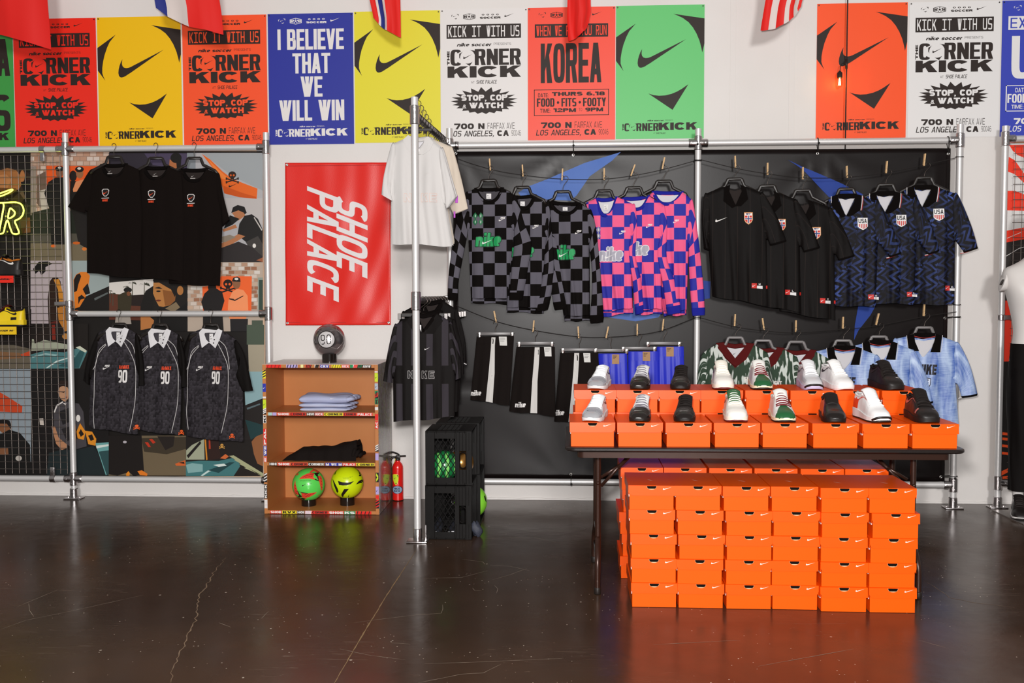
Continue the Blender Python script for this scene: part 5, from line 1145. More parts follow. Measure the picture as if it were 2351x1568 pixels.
lo = bpy.data.objects.new('bulb_light', l); COL.objects.link(lo); lo.location = s + Vector((0, -.03, -26 * k))
# ------------------------------------------------------------------ folding table
TZ = .744; TX0, TX1, TY0, TY1 = -.007, 1.862, -2.335, -1.575
tb = thing('folding_table', 'black folding table with brown steel legs under the shoe display', 'table', ((TX0 + TX1) / 2, (TY0 + TY1) / 2, 0))
TOPB = mat('table_black', '1e1715', .32, 0, .45, bump=.04, bs=120); BRN = mat('brown_steel', '38221a', .3, .35, .5)
def rrect(x0, y0, x1, y1, r, n=6):
    P = []
    for cx, cy, a0 in ((x1 - r, y0 + r, -90), (x1 - r, y1 - r, 0), (x0 + r, y1 - r, 90), (x0 + r, y0 + r, 180)):
        for k in range(n + 1): a = radians(a0 + 90 * k / n); P.append((cx + r * cos(a), cy + r * sin(a)))
    return P
def slab(mb, P, z0, z1, inset=.003):
    n = len(P); cx = sum(p[0] for p in P) / n; cy = sum(p[1] for p in P) / n
    ins = [(x - math.copysign(inset, x - cx), y - math.copysign(inset, y - cy)) for x, y in P]
    L = [(ins, z0), (P, z0 + inset), (P, z1 - inset), (ins, z1)]
    v = [(x, y, z) for Q, z in L for x, y in Q]; f = []
    for k in range(3):
        for i in range(n): f.append((k * n + i, k * n + (i + 1) % n, (k + 1) * n + (i + 1) % n, (k + 1) * n + i))
    f += [tuple(range(n - 1, -1, -1)), tuple(3 * n + i for i in range(n))]; mb.add(v, f); return mb
smooth_obj(slab(MB(), rrect(TX0, TY0, TX1, TY1, .05), TZ - .02, TZ, .005).build('table_top', TOPB, tb), 30)
m = MB(); P1, P2 = rrect(TX0 + .06, TY0 + .045, TX1 - .06, TY1 - .045, .03), rrect(TX0 + .063, TY0 + .048, TX1 - .063, TY1 - .048, .028); n = len(P1)
m.add([(x, y, z) for Q, z in ((P1, TZ - .02), (P1, TZ - .056), (P2, TZ - .056), (P2, TZ - .02)) for x, y in Q], [(k * n + i, (k + 1) % 4 * n + i, (k + 1) % 4 * n + (i + 1) % n, k * n + (i + 1) % n) for k in range(4) for i in range(n)])
smooth_obj(m.build('apron', BRN, tb))
for side, xf in ((-1, .156), (1, 1.690)):
    for sy, yu, yf_ in ((-1, -2.115, -2.20), (1, -1.80, -1.625)):
        P = [(xf, yu, TZ - .03), (xf, yu, .30), (xf, yu + (yf_ - yu) * .12, .25), (xf + side * .002, yu + (yf_ - yu) * .7, .19), (xf + side * .004, yf_ - (yf_ - yu) * .04, .13), (xf + side * .004, yf_, .02)]
        lg = MB().tube(spl(P, 6), .0145, 12).build('leg', BRN, tb, True)
        MB().lathe([(.0155, .0005), (.017, .004), (.017, .03), (.0155, .034)], (xf + side * .004, yf_, 0), 14).build('foot_cap', BLKP, lg, True)
    m = MB(); m.tube([(xf, -2.115, .27), (xf, -1.80, .27)], .011, 10); m.tube([(xf, -2.20 + .02, .12), (xf, -1.625 - .02, .12)], .010, 10); m.tube([(xf, -2.2, TZ - .028), (xf, -1.7, TZ - .028)], .013, 10)
    m.build('cross_bar', BRN, tb, True)
    m = MB(); d = -side
    for z0, z1, dx in ((.555, .625, .10), (.51, .66, .125)): m.tube([(xf + d * .016, -2.10 + .02, z0), (xf + d * (dx + .03), -2.06, z1)], .008, 8, sx=.5)
    m.tube([(xf + d * .10, -2.07, .60), (xf + d * .22, -2.03, TZ - .03)], .009, 8, sx=.5); m.lathe([(.0001, -.004), (.009, -.003), (.009, .003), (.0001, .004)], (xf, -2.132, .535), 10, 'y')
    m.build('brace', BRN, tb, True)
# ------------------------------------------------------------------ shoe boxes
BW, BD, BH = .2165, .338, .1155
OR = mat('box_orange', 'f85a00', .42, 0, .2); ORT = mat('box_orange_lid', 'f65600', .36, 0, .18); KR = mat('kraft_edge', 'd8b48c', .8); NSH = mat('notch_shade', '120d0b', .9, 0, .1)
FH = .047
def make_box(right_round):
    t = thing('shoe_box', '', 'shoe box', (0, 0, 0)); w2 = BW / 2
    MB().box((-w2 + .006, .004, .0003), (w2 - .006, BD - .004, BH - .004), .0012).build('body', OR, t)
    m = MB(); m.box((-w2, .0015, BH - .0022), (w2, BD, BH)); m.box((-w2, .004, BH - FH), (-w2 + .002, BD, BH - .002)); m.box((w2 - .002, .004, BH - FH), (w2, BD, BH - .002)); m.box((-w2, BD - .002, BH - FH), (w2, BD, BH - .002))
    lid = m.build('lid', ORT, t)
    rc = .022; n = 6; z0, z1 = BH - FH, BH - .0004; o = []
    nw, nd = .0228, .0185
    def corner(cx, cz, a0): return [(cx + rc * cos(radians(a0 + 90 * k / n)), cz + rc * sin(radians(a0 + 90 * k / n))) for k in range(n + 1)]
    x0, x1 = -w2 + .0005, w2 - .0005
    o += corner(x0 + rc, z0 + rc, 180) if not right_round else [(x0, z0)]
    o += corner(x1 - rc, z0 + rc, 270) if right_round else [(x1, z0)]
    o += [(x1, z1)]
    notch = [(nw * cos(pi * k / 10), z1 - nd * sin(pi * k / 10) ** .75) for k in range(11)]
    o += notch + [(x0, z1)]
    mf = MB().prism(o, 0.0, .0016); mf.v = [(a, b - (z1 - c) * .07, c) for a, b, c in mf.v]; mf.build('front_flap', ORT, lid)
    MB().prism([(nw * 1.12 * cos(pi * k / 10), z1 - .0003 - nd * 1.14 * sin(pi * k / 10) ** .75) for k in range(11)], .0017, .0026).build('notch_shade_plate', NSH, lid)  # dark plate painted in for the shade inside the cut notch
    MB().prism([(nw * .62 * cos(pi * k / 8), z1 - nd * .80 - nd * .24 * sin(pi * k / 8)) for k in range(9)], .0011, .0017).build('notch_liner', KR, lid)
    MB().tube([(nw * cos(pi * k / 10), -.0007, z1 - nd * sin(pi * k / 10) ** .75) for k in range(11)], .0006, 4).build('cut_edge', KR, lid)
    q = Print(lambda u, v, l: Vector((u, -.0003 * l - (BH - .0004 - v) * .07, v))); check_logo(q, 'fdeee4', .052, .092, z1 - .006, z1 - .0185); q.build(lid, 'logo')
    q = Print(lambda u, v, l: Vector((u, v, BH + .0003 * l)))
    q.poly('e9b9a4', [(-.012, .155), (.004, .125), (.018, .118), (.008, .132), (.002, .142)], 1); q.build(lid, 'top_logo')
    MB().box((-w2 + .003, .02, BH - FH - .01), (-w2 + .0062, .05, BH - FH + .002)).build('size_label', mat('label_white', 'e4ddd6', .6), t)
    return t
_BX = {}
def put_box(x, y, z, label, group, rr_, rot=0.0):
    if rr_ not in _BX: b = _BX[rr_] = make_box(rr_)
    else: b = copy_tree(_BX[rr_])
    b.location = (x, y, z); b.rotation_euler = (0, 0, rot); b['label'] = label; b['group'] = group; return b
ORD = ['first', 'second', 'third', 'fourth', 'fifth', 'sixth', 'seventh', 'eighth']
rb = random.Random(11); LAY = ['bottom layer', 'second layer up', 'middle layer', 'fourth layer up', 'top layer']
# front pile under the table: traced left edge of each front face, bottom row first
FP = [[1451, 1558, 1668, 1774, 1886, 1998], [1450, 1555, 1667, 1772, 1886, 1996], [1449, 1559, 1668, 1774, 1884, 1998], [1445, 1555, 1667, 1775, 1886, 2002], [1444, 1550, 1660, 1770, 1884, 1994]]
ROWN = ['bottom', 'second', 'third', 'fourth', 'top']
YFP = -2.40
for r_ in range(5):
    for c in range(6):
        z = .0008 + r_ * BH; cy = YFP - .006 * c / 5 * 2 + rb.uniform(-.004, .004) - (.0 if c < 4 else .014)
        x = U(FP[r_][c] - 2, 1300, cy).x + BW / 2
        put_box(x, cy, z, 'orange shoe box in the front floor pile, %s column from left, %s' % (ORD[c], LAY[r_]), 'orange shoe boxes piled on the floor', rb.random() < .35 if c < 4 else rb.random() < .5, rb.uniform(-.006, .006))
BPX = [1424, 1524, 1628, 1732, 1838, 1940]
for r_ in range(5):
    for c in range(6):
        cy = -1.93 + rb.uniform(-.004, .004); x = U(BPX[c] + (0, 4, -2, 5, 1)[r_] * (1 if c == 0 else .3), 1100, cy).x + BW / 2
        put_box(x, cy, .0008 + r_ * BH, 'orange shoe box in the rear floor pile, %s column from left, %s' % (ORD[c], LAY[r_]), 'orange shoe boxes in the rear pile', True, rb.uniform(-.006, .006))
# display boxes on the table
FX = [1309, 1418, 1529, 1640, 1750, 1866, 1981, 2094]; BX_ = [1319, 1416, 1513, 1609, 1712, 1816, 1920, 2026]
YF1, YF2 = -2.305, -1.905
FB_, BB_ = [], []
for c in range(8):
    x = U(FX[c] - 1, 1000, YF1).x + BW / 2
    FB_.append((x, YF1)); put_box(x, YF1, TZ + .0005, 'orange shoe box in the front row on the table, %s from the left' % ORD[c], 'orange display boxes on the table', c in (0, 1, 2, 5), rb.uniform(-.008, .008))
for c in range(8):
    x = U(BX_[c] - 1, 920, YF2).x + BW / 2; BB_.append((x, YF2))
    put_box(x + rb.uniform(-.004, .004), YF2 + .004, TZ + .0005, 'orange shoe box in the back row on the table, lower of the %s pair' % ORD[c], 'orange display boxes on the table', True, 0)
    put_box(x, YF2, TZ + .0005 + BH, 'orange shoe box in the back row on the table, upper of the %s pair' % ORD[c], 'orange display boxes on the table', c in (3, 5), 0)
# ------------------------------------------------------------------ shoes
SW_ = [(0, .016), (.02, .030), (.06, .040), (.13, .0465), (.25, .0505), (.36, .0485), (.5, .0425), (.62, .0385), (.8, .0375), (.92, .034), (.98, .026), (1, .017)]
def shoe(name, label, group, loc, yaw, L=.29, up='f0ece6', sole='f0ece6', out='f0ece6', toe=None, toe_s=.2, rough=.45, st=(.018, .030), ht=1.0, tongue=None, lace='f0ece6', lace_n=6, lace_off=0.0,
         mark=None, wide=1.0, pads=(), bumper=None, tongue_h=1.0, toeh=1.0, sheen=.0, stripes=None, cov=None, metal=0.0, logo=None, cut=False):
    t = thing(name, label, 'shoe', loc, group); t.rotation_euler = (0, 0, yaw); lz = parent_loc(t)
    TH = [(0, .020 * toeh), (.015, .030 * toeh), (.05, .041 * toeh), (.12, .051 * toeh), (.22, .060), (.30, .071), (.40, .090), (.50, .110), (.58, .122), (.64, .112), (.72, .098), (.8, .092), (.9, .100), (.97, .104), (1, .098)]
    def sl(s): return st[0] + (st[1] - st[0]) * min(1, max(0, (s - .2) / .6)) 
    def S(s, a, off=0.0):
        """point of the upper: s 0 toe .. 1 heel, a 0 .. pi across from one sole edge to the other"""
        w_ = interp(s, SW_) * wide + off; H = (interp(s, TH) - .012) * ht + off
        k = .60
        ca, sa = cos(a), sin(a); e = abs(sa) ** k
        narrow = 1 - .26 * e * min(1, max(0, (s - .18) / .3))
        z = sl(s) - .004 + H * e
        if s > .60: z -= H * .62 * min(1, (s - .60) / .08) * max(0, (sa - .72) / .28) ** .6 * (1 - max(0, s - .93) / .07)
        return Vector((w_ * narrow * math.copysign(abs(ca) ** .72, ca), L * s - off * max(0, 1 - s * 12), z))
    W = lambda p: lz + p                                  # meshes are built unrotated round the origin
    ns, na = 34, 20; sv = [(i / ns) ** 1.15 for i in range(ns + 1)]
    V = [W(S(s, pi * k / na)) for s in sv for k in range(na + 1)]; F = []
    for i in range(ns):
        for k in range(na): a = i * (na + 1) + k; F.append((a, a + 1, a + na + 2, a + na + 1))
    F += [tuple(range(na, -1, -1)), tuple(ns * (na + 1) + k for k in range(na + 1))]
    MU = mat('shoe_' + up + str(rough) + str(metal), up, rough, metal, .45)
    mesh_obj('upper', V, F, MU, t, True)
    def patch(nm, m, s0, s1, a0, a1, off=.0012, n1=10, n2=14, shape=None):
        V = []; F = []
        for i in range(n1 + 1):
            for k in range(n2 + 1):
                b = a0 + (a1 - a0) * k / n2; e = shape(k / n2) if shape else 1.0
                V.append(W(S(s0 + (s1 - s0) * (i / n1) * e, b, off)))
        for i in range(n1):
            for k in range(n2): a = i * (n2 + 1) + k; F.append((a, a + 1, a + n2 + 2, a + n2 + 1))
        return mesh_obj(nm, V, F, m, t, True)
    # sole unit: midsole wall and outsole
    def ring(zf0, zf1, grow, m, nm, top=True):
        P = [(interp(s, SW_) * wide + grow, L * s) for s in sv]; pl = [(x, y) for x, y in P] + [(-x, y) for x, y in reversed(P)]
        pl = [(x, y + (grow * (1 if y > L * .5 else -1) if abs(x) < .03 else 0)) for x, y in pl]; n = len(pl); v = []
        for fz, g in ((zf0, -.002), (zf0, 0), (zf1, .0012), (zf1, -.003)):
            for x, y in pl: v.append(W(Vector((x * (1 + g / .04), y, fz(y / L)))))
        f = [(k * n + i, k * n + (i + 1) % n, (k + 1) * n + (i + 1) % n, (k + 1) * n + i) for k in range(3) for i in range(n)] + [tuple(range(n - 1, -1, -1)), tuple(3 * n + i for i in range(n))]
        return smooth_obj(mesh_obj(nm, v, f, m, t))
    toe_spring = lambda s: .007 * max(0, 1 - s / .12) ** 2
    ring(lambda s: .0006 + toe_spring(s), lambda s: .008 + toe_spring(s), .0015, mat('rubber_' + out, out, .5, 0, .4), 'outsole')
    ring(lambda s: .007 + toe_spring(s), lambda s: sl(s) + .002, .0025, mat('foam_' + sole, sole, .55, 0, .35), 'midsole')
    if toe: patch('toe_cap', mat('toe_' + toe + str(sheen), toe, .28 if not sheen else .22, sheen, .5), 0.0, toe_s, .02, pi - .02, .0016, 12, 18, shape=(lambda k: .8 + .5 * sin(pi * k) if cut is False else .45 + 1.1 * sin(pi * k) ** 6))
    if stripes:
        for j in range(6):
            s = toe_s * (.36 + .15 * j); m = MB(); m.tube([W(S(s + .035 * sin(pi * k / 16) * (1 if cut is False else 0), .25 + (pi - .5) * k / 16, .0024)) for k in range(17)], .0011, 5); m.build('toe_ridge', mat('ridge_' + stripes, stripes, .35, .2), t, True)
    for nm, col, s0, s1, a0, a1 in pads: patch(nm, mat('pad_' + col, col, .4, 0, .4), s0, s1, a0, a1, .0014)
    if bumper:
        m = MB(); m.tube([W(Vector((interp(s_, SW_) * wide * sg * 1.0, L * s_ - .001, .012 + .016 * (1 - s_ / .1)))) for s_, sg in ((.1, -1), (.06, -1), (.03, -1), (.01, -1), (.003, -.4), (.003, .4), (.01, 1), (.03, 1), (.06, 1), (.1, 1))], .0075, 8, sx=.7); m.build('toe_bumper', mat('bump_' + bumper, bumper, .4), t, True)
    # tongue
    tc = tongue or up; V = []; F = []; w0 = .029
    for j in range(9):
        s = .34 + .30 * j / 8
        for k in range(7):
            a = (k / 3.0 - 1); zt_ = interp(s, TH) * ht + (.001 + .012 * tongue_h * (j / 8) ** 2)
            V.append((a * w0 * (1 + .15 * j / 8) + lace_off * .6, L * s, zt_ + sl(s) - .013 - .011 * a * a))
    nT = len(V); V += [(x, y + .006, z - .007) for x, y, z in V]
    for j in range(8):
        for k in range(6): a = j * 7 + k; F += [(a, a + 1, a + 8, a + 7), (a + nT, a + 7 + nT, a + 8 + nT, a + 1 + nT)]
    for k in range(6): F += [(56 + k, 57 + k, 57 + k + nT, 56 + k + nT), (k + 1, k, k + nT, k + 1 + nT)]
    for j in range(8): F += [(7 * j, 7 * j + 7, 7 * j + 7 + nT, 7 * j + nT), (7 * j + 13, 7 * j + 6, 7 * j + 6 + nT, 7 * j + 13 + nT)]
    mesh_obj('tongue', [W(Vector(p)) for p in V], F, mat('tongue_' + tc, tc, .6, 0, .3), t, True)
    if lace and lace != 'none':
        m = MB(); lm = mat('lace_' + lace, lace, .75, 0, .2)
        for j in range(lace_n):
            s = .27 + .27 * j / max(1, lace_n - 1); am = pi / 2 - lace_off * 14; da = .62 - .12 * j / lace_n
            pts = []
            for k in range(9):
                a = am + da * (1 - 2 * k / 8); p = S(s + .012 * (k / 8 - .5) * (1 if j % 2 else -1), a, .0035); p.z = max(p.z, interp(s, TH) * ht + sl(s) - .010 - .012 * abs(1 - 2 * k / 8) ** 2); pts.append(W(p))
            m.tube(pts, .0033, 6, sx=.6)
        m.build('laces', lm, t, True)
        if lace_n > 4:
            for sg in (1, -1):
                am = pi / 2 - lace_off * 14
                o = patch('eyestay', mat('eyestay_' + (cov or up), cov or up, .5, 0, .35), .25, .56, am + sg * .55, am + sg * .95, .0016, 10, 4)
    # collar padding
    m = MB(); m.tube([W(S(.60 + .37 * (1 - abs(1 - 2 * k / 20)), (.80 if k <= 10 else pi - .80) if 0 < k < 20 else (.8 if k == 0 else pi - .8), .001)) for k in range(21)], .006, 7); m.build('collar', mat('collar_' + (cov or tc), cov or tc, .7, 0, .25), t, True)
    # side marks
    for sg in (1, -1):
        if mark:
            P = [(.86 - .50 * a, .30 + .52 * (1 - b)) for a, b in SW]; bm = bmesh.new()
            vs = [bm.verts.new((s, a, 0)) for s, a in P]; bm.faces.new(vs); bmesh.ops.triangulate(bm, faces=bm.faces[:])
            for _ in range(2): bmesh.ops.subdivide_edges(bm, edges=[e for e in bm.edges if e.calc_length() > .06], cuts=1); bmesh.ops.triangulate(bm, faces=bm.faces[:])
            bm.verts.index_update(); mesh_obj('side_logo', [W(S(v.co.x, v.co.y if sg > 0 else pi - v.co.y, .0020)) for v in bm.verts], [[v.index for v in f.verts] for f in bm.faces], mat('mark_' + mark, mark, .4, 0, .4), t, True); bm.free()
    if logo:
        bm = bmesh.new(); vs = [bm.verts.new((.10 - .036 * b, pi * .62 - .7 * a, 0)) for a, b in SW]; bm.faces.new(vs); bmesh.ops.triangulate(bm, faces=bm.faces[:]); bm.verts.index_update()
        mesh_obj('toe_logo', [W(S(v.co.x + .06, v.co.y, .0034)) for v in bm.verts], [[v.index for v in f.verts] for f in bm.faces], mat('mark_' + logo, logo, .4, 0, .4), t, True); bm.free()
    return t
GF = 'shoes on display on the front row boxes'; GB = 'shoes on display on the back row boxes'
K_ = dict(
  silver=dict(up='e6e8ea', sole='dcdcdc', out='d2d2d2', toe='b9b9bd', sheen=.35, stripes='8c8c92', lace='eef0f2', lace_off=.012, mark='2a2423', wide=.98, logo='2a2423', tongue='e6e8ea', ht=.86, tongue_h=.3),
  duo=dict(up='e9e9e8', sole='1f1a18', out='1a1513', toe='1f1917', stripes='3a3330', lace='77727c', lace_off=.012, mark='2a2423', logo='e8e4e0', wide=.98, tongue='e2e2e2', toe_s=.24, ht=.86, tongue_h=.3),
  black=dict(up='17110f', sole='1a1412', out='15100e', toe='1b1513', stripes='332b28', lace='1d1715', lace_off=.012, mark='8b8482', logo='e0dad6', tongue='17110f', pads=(('side_panel', '8a8381', .62, .86, 2.35, 2.85),), ht=.86, tongue_h=.3, wide=.98),
  court=dict(up='e9e5dd', sole='f0e8d8', out='6b1d20', toe='ece8e1', toe_s=.2, lace='efeade', tongue='efe9dc', mark='4a3630', wide=1.06, st=(.026, .032), lace_n=7),
  courtg=dict(up='e9e5dd', sole='f0e8d8', out='6b1d20', toe='ece8e1', toe_s=.2, lace='efeade', tongue='35603c', cov='e9e5dd', mark='5a2326', wide=1.06, st=(.026, .032), lace_n=7),
  wave=dict(up='e6e4e2', sole='f0e2c2', out='1d1613', toe='1f5a33', toe_s=.19, cut=True, lace='6e1a22', tongue='ecebe6', wide=1.05, st=(.020, .034), lace_n=7, tongue_h=1.3, pads=(('mudguard', '1f5a33', .0, .10, .05, pi - .05),)),
  runner=dict(up='d9d9dc', sole='c9c0dc', out='b9b0d2', bumper='1e1917', lace='f0f0f0', tongue='e2e2e4', mark='4a4648', pads=(('overlay', 'aeb0b4', .1, .34, .25, .75), ('overlay', 'aeb0b4', .1, .34, pi - .75, pi - .25)), metal=.15, st=(.022, .036), tongue_h=1.2),
  whiter=dict(up='efedec', sole='f1efee', out='f0d9d4', lace='f6f5f4', tongue='f4f3f2', mark='3a3432', st=(.022, .04), wide=1.04),
  blackr=dict(up='181210', sole='1a1412', out='15100e', lace='1e1816', tongue='181210', mark='2e2623', wide=1.08, st=(.024, .036), pads=(('toe_badge', 'dcd8d4', .13, .165, 1.15, 1.45),)),
  foam=dict(up='16100e', sole='16100e', out='120d0b', lace='none', tongue='191311', rough=.25, wide=1.06, toe='17110f', toe_s=.16, st=(.020, .030), ht=.95, tongue_h=.4),
  racer=dict(up='f0efef', sole='f1f0ef', out='201a18', bumper='221b19', lace='f8f7f6', tongue='f4f3f3', mark='e8401f', st=(.024, .045), wide=1.0, pads=(('heel_panel', 'f0461a', .72, .98, .02, .42), ('heel_panel', 'f0461a', .72, .98, pi - .42, pi - .02), ('toe_badge', 'f5f3f2', .02, .06, 1.25, 1.9))),
  blackc=dict(up='17110f', sole='1b1513', out='14100e', lace='1f1917', tongue='191311', mark='d9685a', wide=1.08, st=(.024, .036), tongue_h=1.5, pads=(('overlay', '9c9592', .16, .18, .5, 1.3), ('overlay', 'b5625a', .2, .24, 2.2, 2.9), ('tongue_dot', 'e8e4e0', .42, .44, 1.45, 1.69), ('tongue_dot', 'e8e4e0', .36, .375, 1.47, 1.67)), cov='1d1715'))
SPEC = [('indoor_shoe', 'silver', 'white and silver indoor football shoe', 13), ('indoor_shoe', 'duo', 'white indoor football shoe with black toe and grey laces', 10), ('indoor_shoe', 'black', 'all black indoor football shoe with silver side patch', 6), ('court_shoe', 'court', 'cream court shoe with maroon outsole', 2), ('sneaker', 'wave', 'white sneaker with green toe guard and maroon laces', 1), ('running_shoe', 'runner', 'silver grey running shoe with lilac sole', 0), ('running_shoe', 'whiter', 'plain white running shoe with pinkish sole', -9), ('running_shoe', 'blackr', 'black running shoe with small white toe badge', -7)]
for c, (nm, k, lab, yw) in enumerate(SPEC):
    x, y = BB_[c]; px = (1366, 1466, 1562, 1664, 1754, 1872, 1946, 2060)[c]
    xs = U(px, 888, y + .012).x
    shoe(nm, lab + ' on the upper back row box', GB, (xs, y + .012, TZ + .0008 + 2 * BH), radians(-yw), **K_[k])
SPEC2 = [('indoor_shoe', 'silver', 'white and silver indoor football shoe', 13), ('indoor_shoe', 'duo', 'white indoor football shoe with black toe and grey laces', 9), ('indoor_shoe', 'black', 'all black indoor football shoe with silver side patch', 6), ('court_shoe', 'courtg', 'cream court shoe with green tongue and maroon outsole', 2), ('sneaker', 'wave', 'white sneaker with green toe guard and maroon laces', 1), ('slip_on_shoe', 'foam', 'smooth all black slip-on shoe without laces', 5), ('running_shoe', 'racer', 'white running shoe with red heel panel and black toe edge', -8), ('running_shoe', 'blackc', 'black running shoe with salmon pink side marks', 0)]
for c, (nm, k, lab, yw) in enumerate(SPEC2):
    x, y = FB_[c]; px = (1355, 1466, 1572, 1694, 1806, 1920, 2030, 2138)[c]
    xs = U(px, 960, y + .012).x
    shoe(nm, lab + ' on a front row box', GF, (xs, y + .012, TZ + .0008 + BH), radians(-yw), **K_[k])
# ------------------------------------------------------------------ cloth materials
def cmat(name, col, rough=.8, spec=.2, **k): return mat(name, col, rough, k.pop('metal', 0), spec, bump=k.pop('bump', .25), bs=k.pop('bs', 700), **k)
def fac_mix(name, a, b, fac_fn, rough=.75, spec=.25, **k):
    m = cmat(name, a, rough, spec, **k); f_ = fac_fn(m)
    lk(m, mixc(m, f_, lin(a), lin(b)), bsdf(m).inputs['Base Color']); return m
def sep(m, v):
    s = m.node_tree.nodes.new('ShaderNodeSeparateXYZ'); lk(m, v, s.inputs[0]); return s.outputs
def checks(size):
    def f_(m):
        s = sep(m, uvxy(m)); a = math_(m, 'FLOOR', math_(m, 'DIVIDE', math_(m, 'ADD', s[0], size / 2), size)); b = math_(m, 'FLOOR', math_(m, 'DIVIDE', s[1], size))
        return math_(m, 'ABSOLUTE', math_(m, 'MODULO', math_(m, 'ADD', a, b), 2.0))
    return f_
CK = .0795
GREYC = fac_mix('grey_black_check', '0e0a09', '625f69', checks(CK), .85, .1)
PINKC = fac_mix('pink_blue_check', 'f4608f', '262a9e', checks(CK), .6, .3)
TEE = cmat('black_jersey_cotton', '150f0d', .9, .08)
def scales(m):
    v = uvxy(m, 15, 11); br = m.node_tree.nodes.new('ShaderNodeTexVoronoi'); br.inputs['Randomness'].default_value = .55; lk(m, v, br.inputs['Vector'])
    sp_ = m.node_tree.nodes.new('ShaderNodeSeparateColor'); lk(m, br.outputs['Color'], sp_.inputs[0]); s = sep(m, br.outputs['Position']); t = sep(m, v)
    d = math_(m, 'SUBTRACT', t[1], s[1]); g = math_(m, 'ADD', math_(m, 'MULTIPLY', d, .7), .35)
    return math_(m, 'MAXIMUM', math_(m, 'MULTIPLY', g, math_(m, 'ADD', math_(m, 'MULTIPLY', sp_.outputs[0], .7), .25)), 0.0)
POLO = fac_mix('feather_print', '0f0c0c', '68626b', scales, .7, .12)
def pin(m):
    s = sep(m, uvxy(m)); return math_(m, 'MULTIPLY', math_(m, 'GREATER_THAN', math_(m, 'SINE', math_(m, 'MULTIPLY', s[0], 78.0)), .985), .8)
NOR = fac_mix('pinstripe_black', '0e0a09', '251d1a', pin, .55, .14)
def shards(m):
    n = node(m, 'ShaderNodeTexNoise', Scale=1.0, Detail=1.5); lk(m, uvxy(m, 7, 5, .35), n.inputs['Vector']); s = sep(m, uvxy(m))
    vo = m.node_tree.nodes.new('ShaderNodeTexVoronoi'); vo.inputs['Scale'].default_value = 1.0; lk(m, uvxy(m, 14, 6, .3), vo.inputs['Vector']); c_ = m.node_tree.nodes.new('ShaderNodeSeparateColor'); lk(m, vo.outputs['Color'], c_.inputs[0])
    tri = math_(m, 'PINGPONG', math_(m, 'ADD', math_(m, 'MULTIPLY', s[1], 11.0), n.outputs['Fac']), .5)
    val = math_(m, 'SINE', math_(m, 'ADD', math_(m, 'ADD', math_(m, 'MULTIPLY', s[0], 120.0), math_(m, 'MULTIPLY', tri, 15.0)), math_(m, 'MULTIPLY', c_.outputs[0], 6.0)))
    b_ = ramp(m, math_(m, 'MULTIPLY', math_(m, 'ADD', val, 1.0), .5), [(.45, '000000'), (.75, 'ffffff')])
    return math_(m, 'MULTIPLY', math_(m, 'MULTIPLY', b_, math_(m, 'ADD', math_(m, 'MULTIPLY', c_.outputs[1], .8), .15)), ramp(m, n.outputs['Fac'], [(.36, '0a0a0a'), (.64, 'ffffff')]))
USA = fac_mix('navy_shards', '0b090e', '5068b8', shards, .5, .2)
def drip(m):
    w_ = node(m, 'ShaderNodeTexNoise', Scale=1.0, Detail=1.5, Distortion=.7); lk(m, uvxy(m, 42, 9.5), w_.inputs['Vector'])
    g = node(m, 'ShaderNodeTexNoise', Scale=6.0, Detail=1.0); lk(m, uvxy(m, .7, 1.6), g.inputs['Vector'])
    return ramp(m, math_(m, 'ADD', w_.outputs['Fac'], math_(m, 'MULTIPLY', math_(m, 'SUBTRACT', g.outputs['Fac'], .5), .5)), [(.53, '000000'), (.585, 'ffffff')])
GRJ = fac_mix('green_drip_print', '263c2a', 'cfd6cf', drip, .55, .3)
def streak_shading(m):
    w_ = node(m, 'ShaderNodeTexNoise', Scale=1.0, Detail=5.0, Roughness=.7); lk(m, uvxy(m, 14, 130), w_.inputs['Vector'])
    g = node(m, 'ShaderNodeTexNoise', Scale=1.0, Detail=3.0, Distortion=.5); lk(m, uvxy(m, 16, 3.5), g.inputs['Vector'])  # broad vertical satin highlights and darks, painted into the colour
    return ramp(m, math_(m, 'ADD', math_(m, 'MULTIPLY', w_.outputs['Fac'], .4), math_(m, 'MULTIPLY', g.outputs['Fac'], .8)), [(.44, '000000'), (.76, 'ffffff')])
LBJ = fac_mix('pale_blue_satin', '3c62b4', 'bdd2f0', streak_shading, .38, .45, bump=.1)
def panels(m):
    s = sep(m, uvxy(m)); return math_(m, 'MULTIPLY', math_(m, 'MULTIPLY', math_(m, 'GREATER_THAN', math_(m, 'SINE', math_(m, 'MULTIPLY', s[0], 68.0)), .25), math_(m, 'GREATER_THAN', math_(m, 'ABSOLUTE', math_(m, 'SUBTRACT', s[1], .27)), .055)), .9)
KJ = fac_mix('black_panel_jersey', '100c0b', '353036', panels, .6, .14)
WHJ = cmat('white_polyester', 'cfccca', .6, .25); BGJ = cmat('cream_polyester', 'd3c6b6', .6, .25)
BKJ = cmat('black_polyester', '0f0b0a', .65, .12); BLS = cmat('royal_blue_satin', '2530c4', .42, .4, bump=.1); WLIN = cmat('white_lining', 'd6d4d8', .8, .2); GLIN = cmat('grey_lining', '4a474c', .8, .2); DLIN = cmat('dark_lining', '2b2422', .8, .2)
MAR = cmat('maroon_rib', '561414', .85, .15); BLR = cmat('blue_rib', '1f2494', .85, .15); BRB = cmat('black_rib', '0d0908', .9, .08); WRB = cmat('white_collar', 'e4e2e4', .75, .2)
PLH = mat('hanger_plastic', '1e1815', .38, 0, .45); HKM = mat('hook_steel', '4c4541', .3, 1.0); PLG = mat('hanger_grey', '6e6a6a', .35, 0, .5)
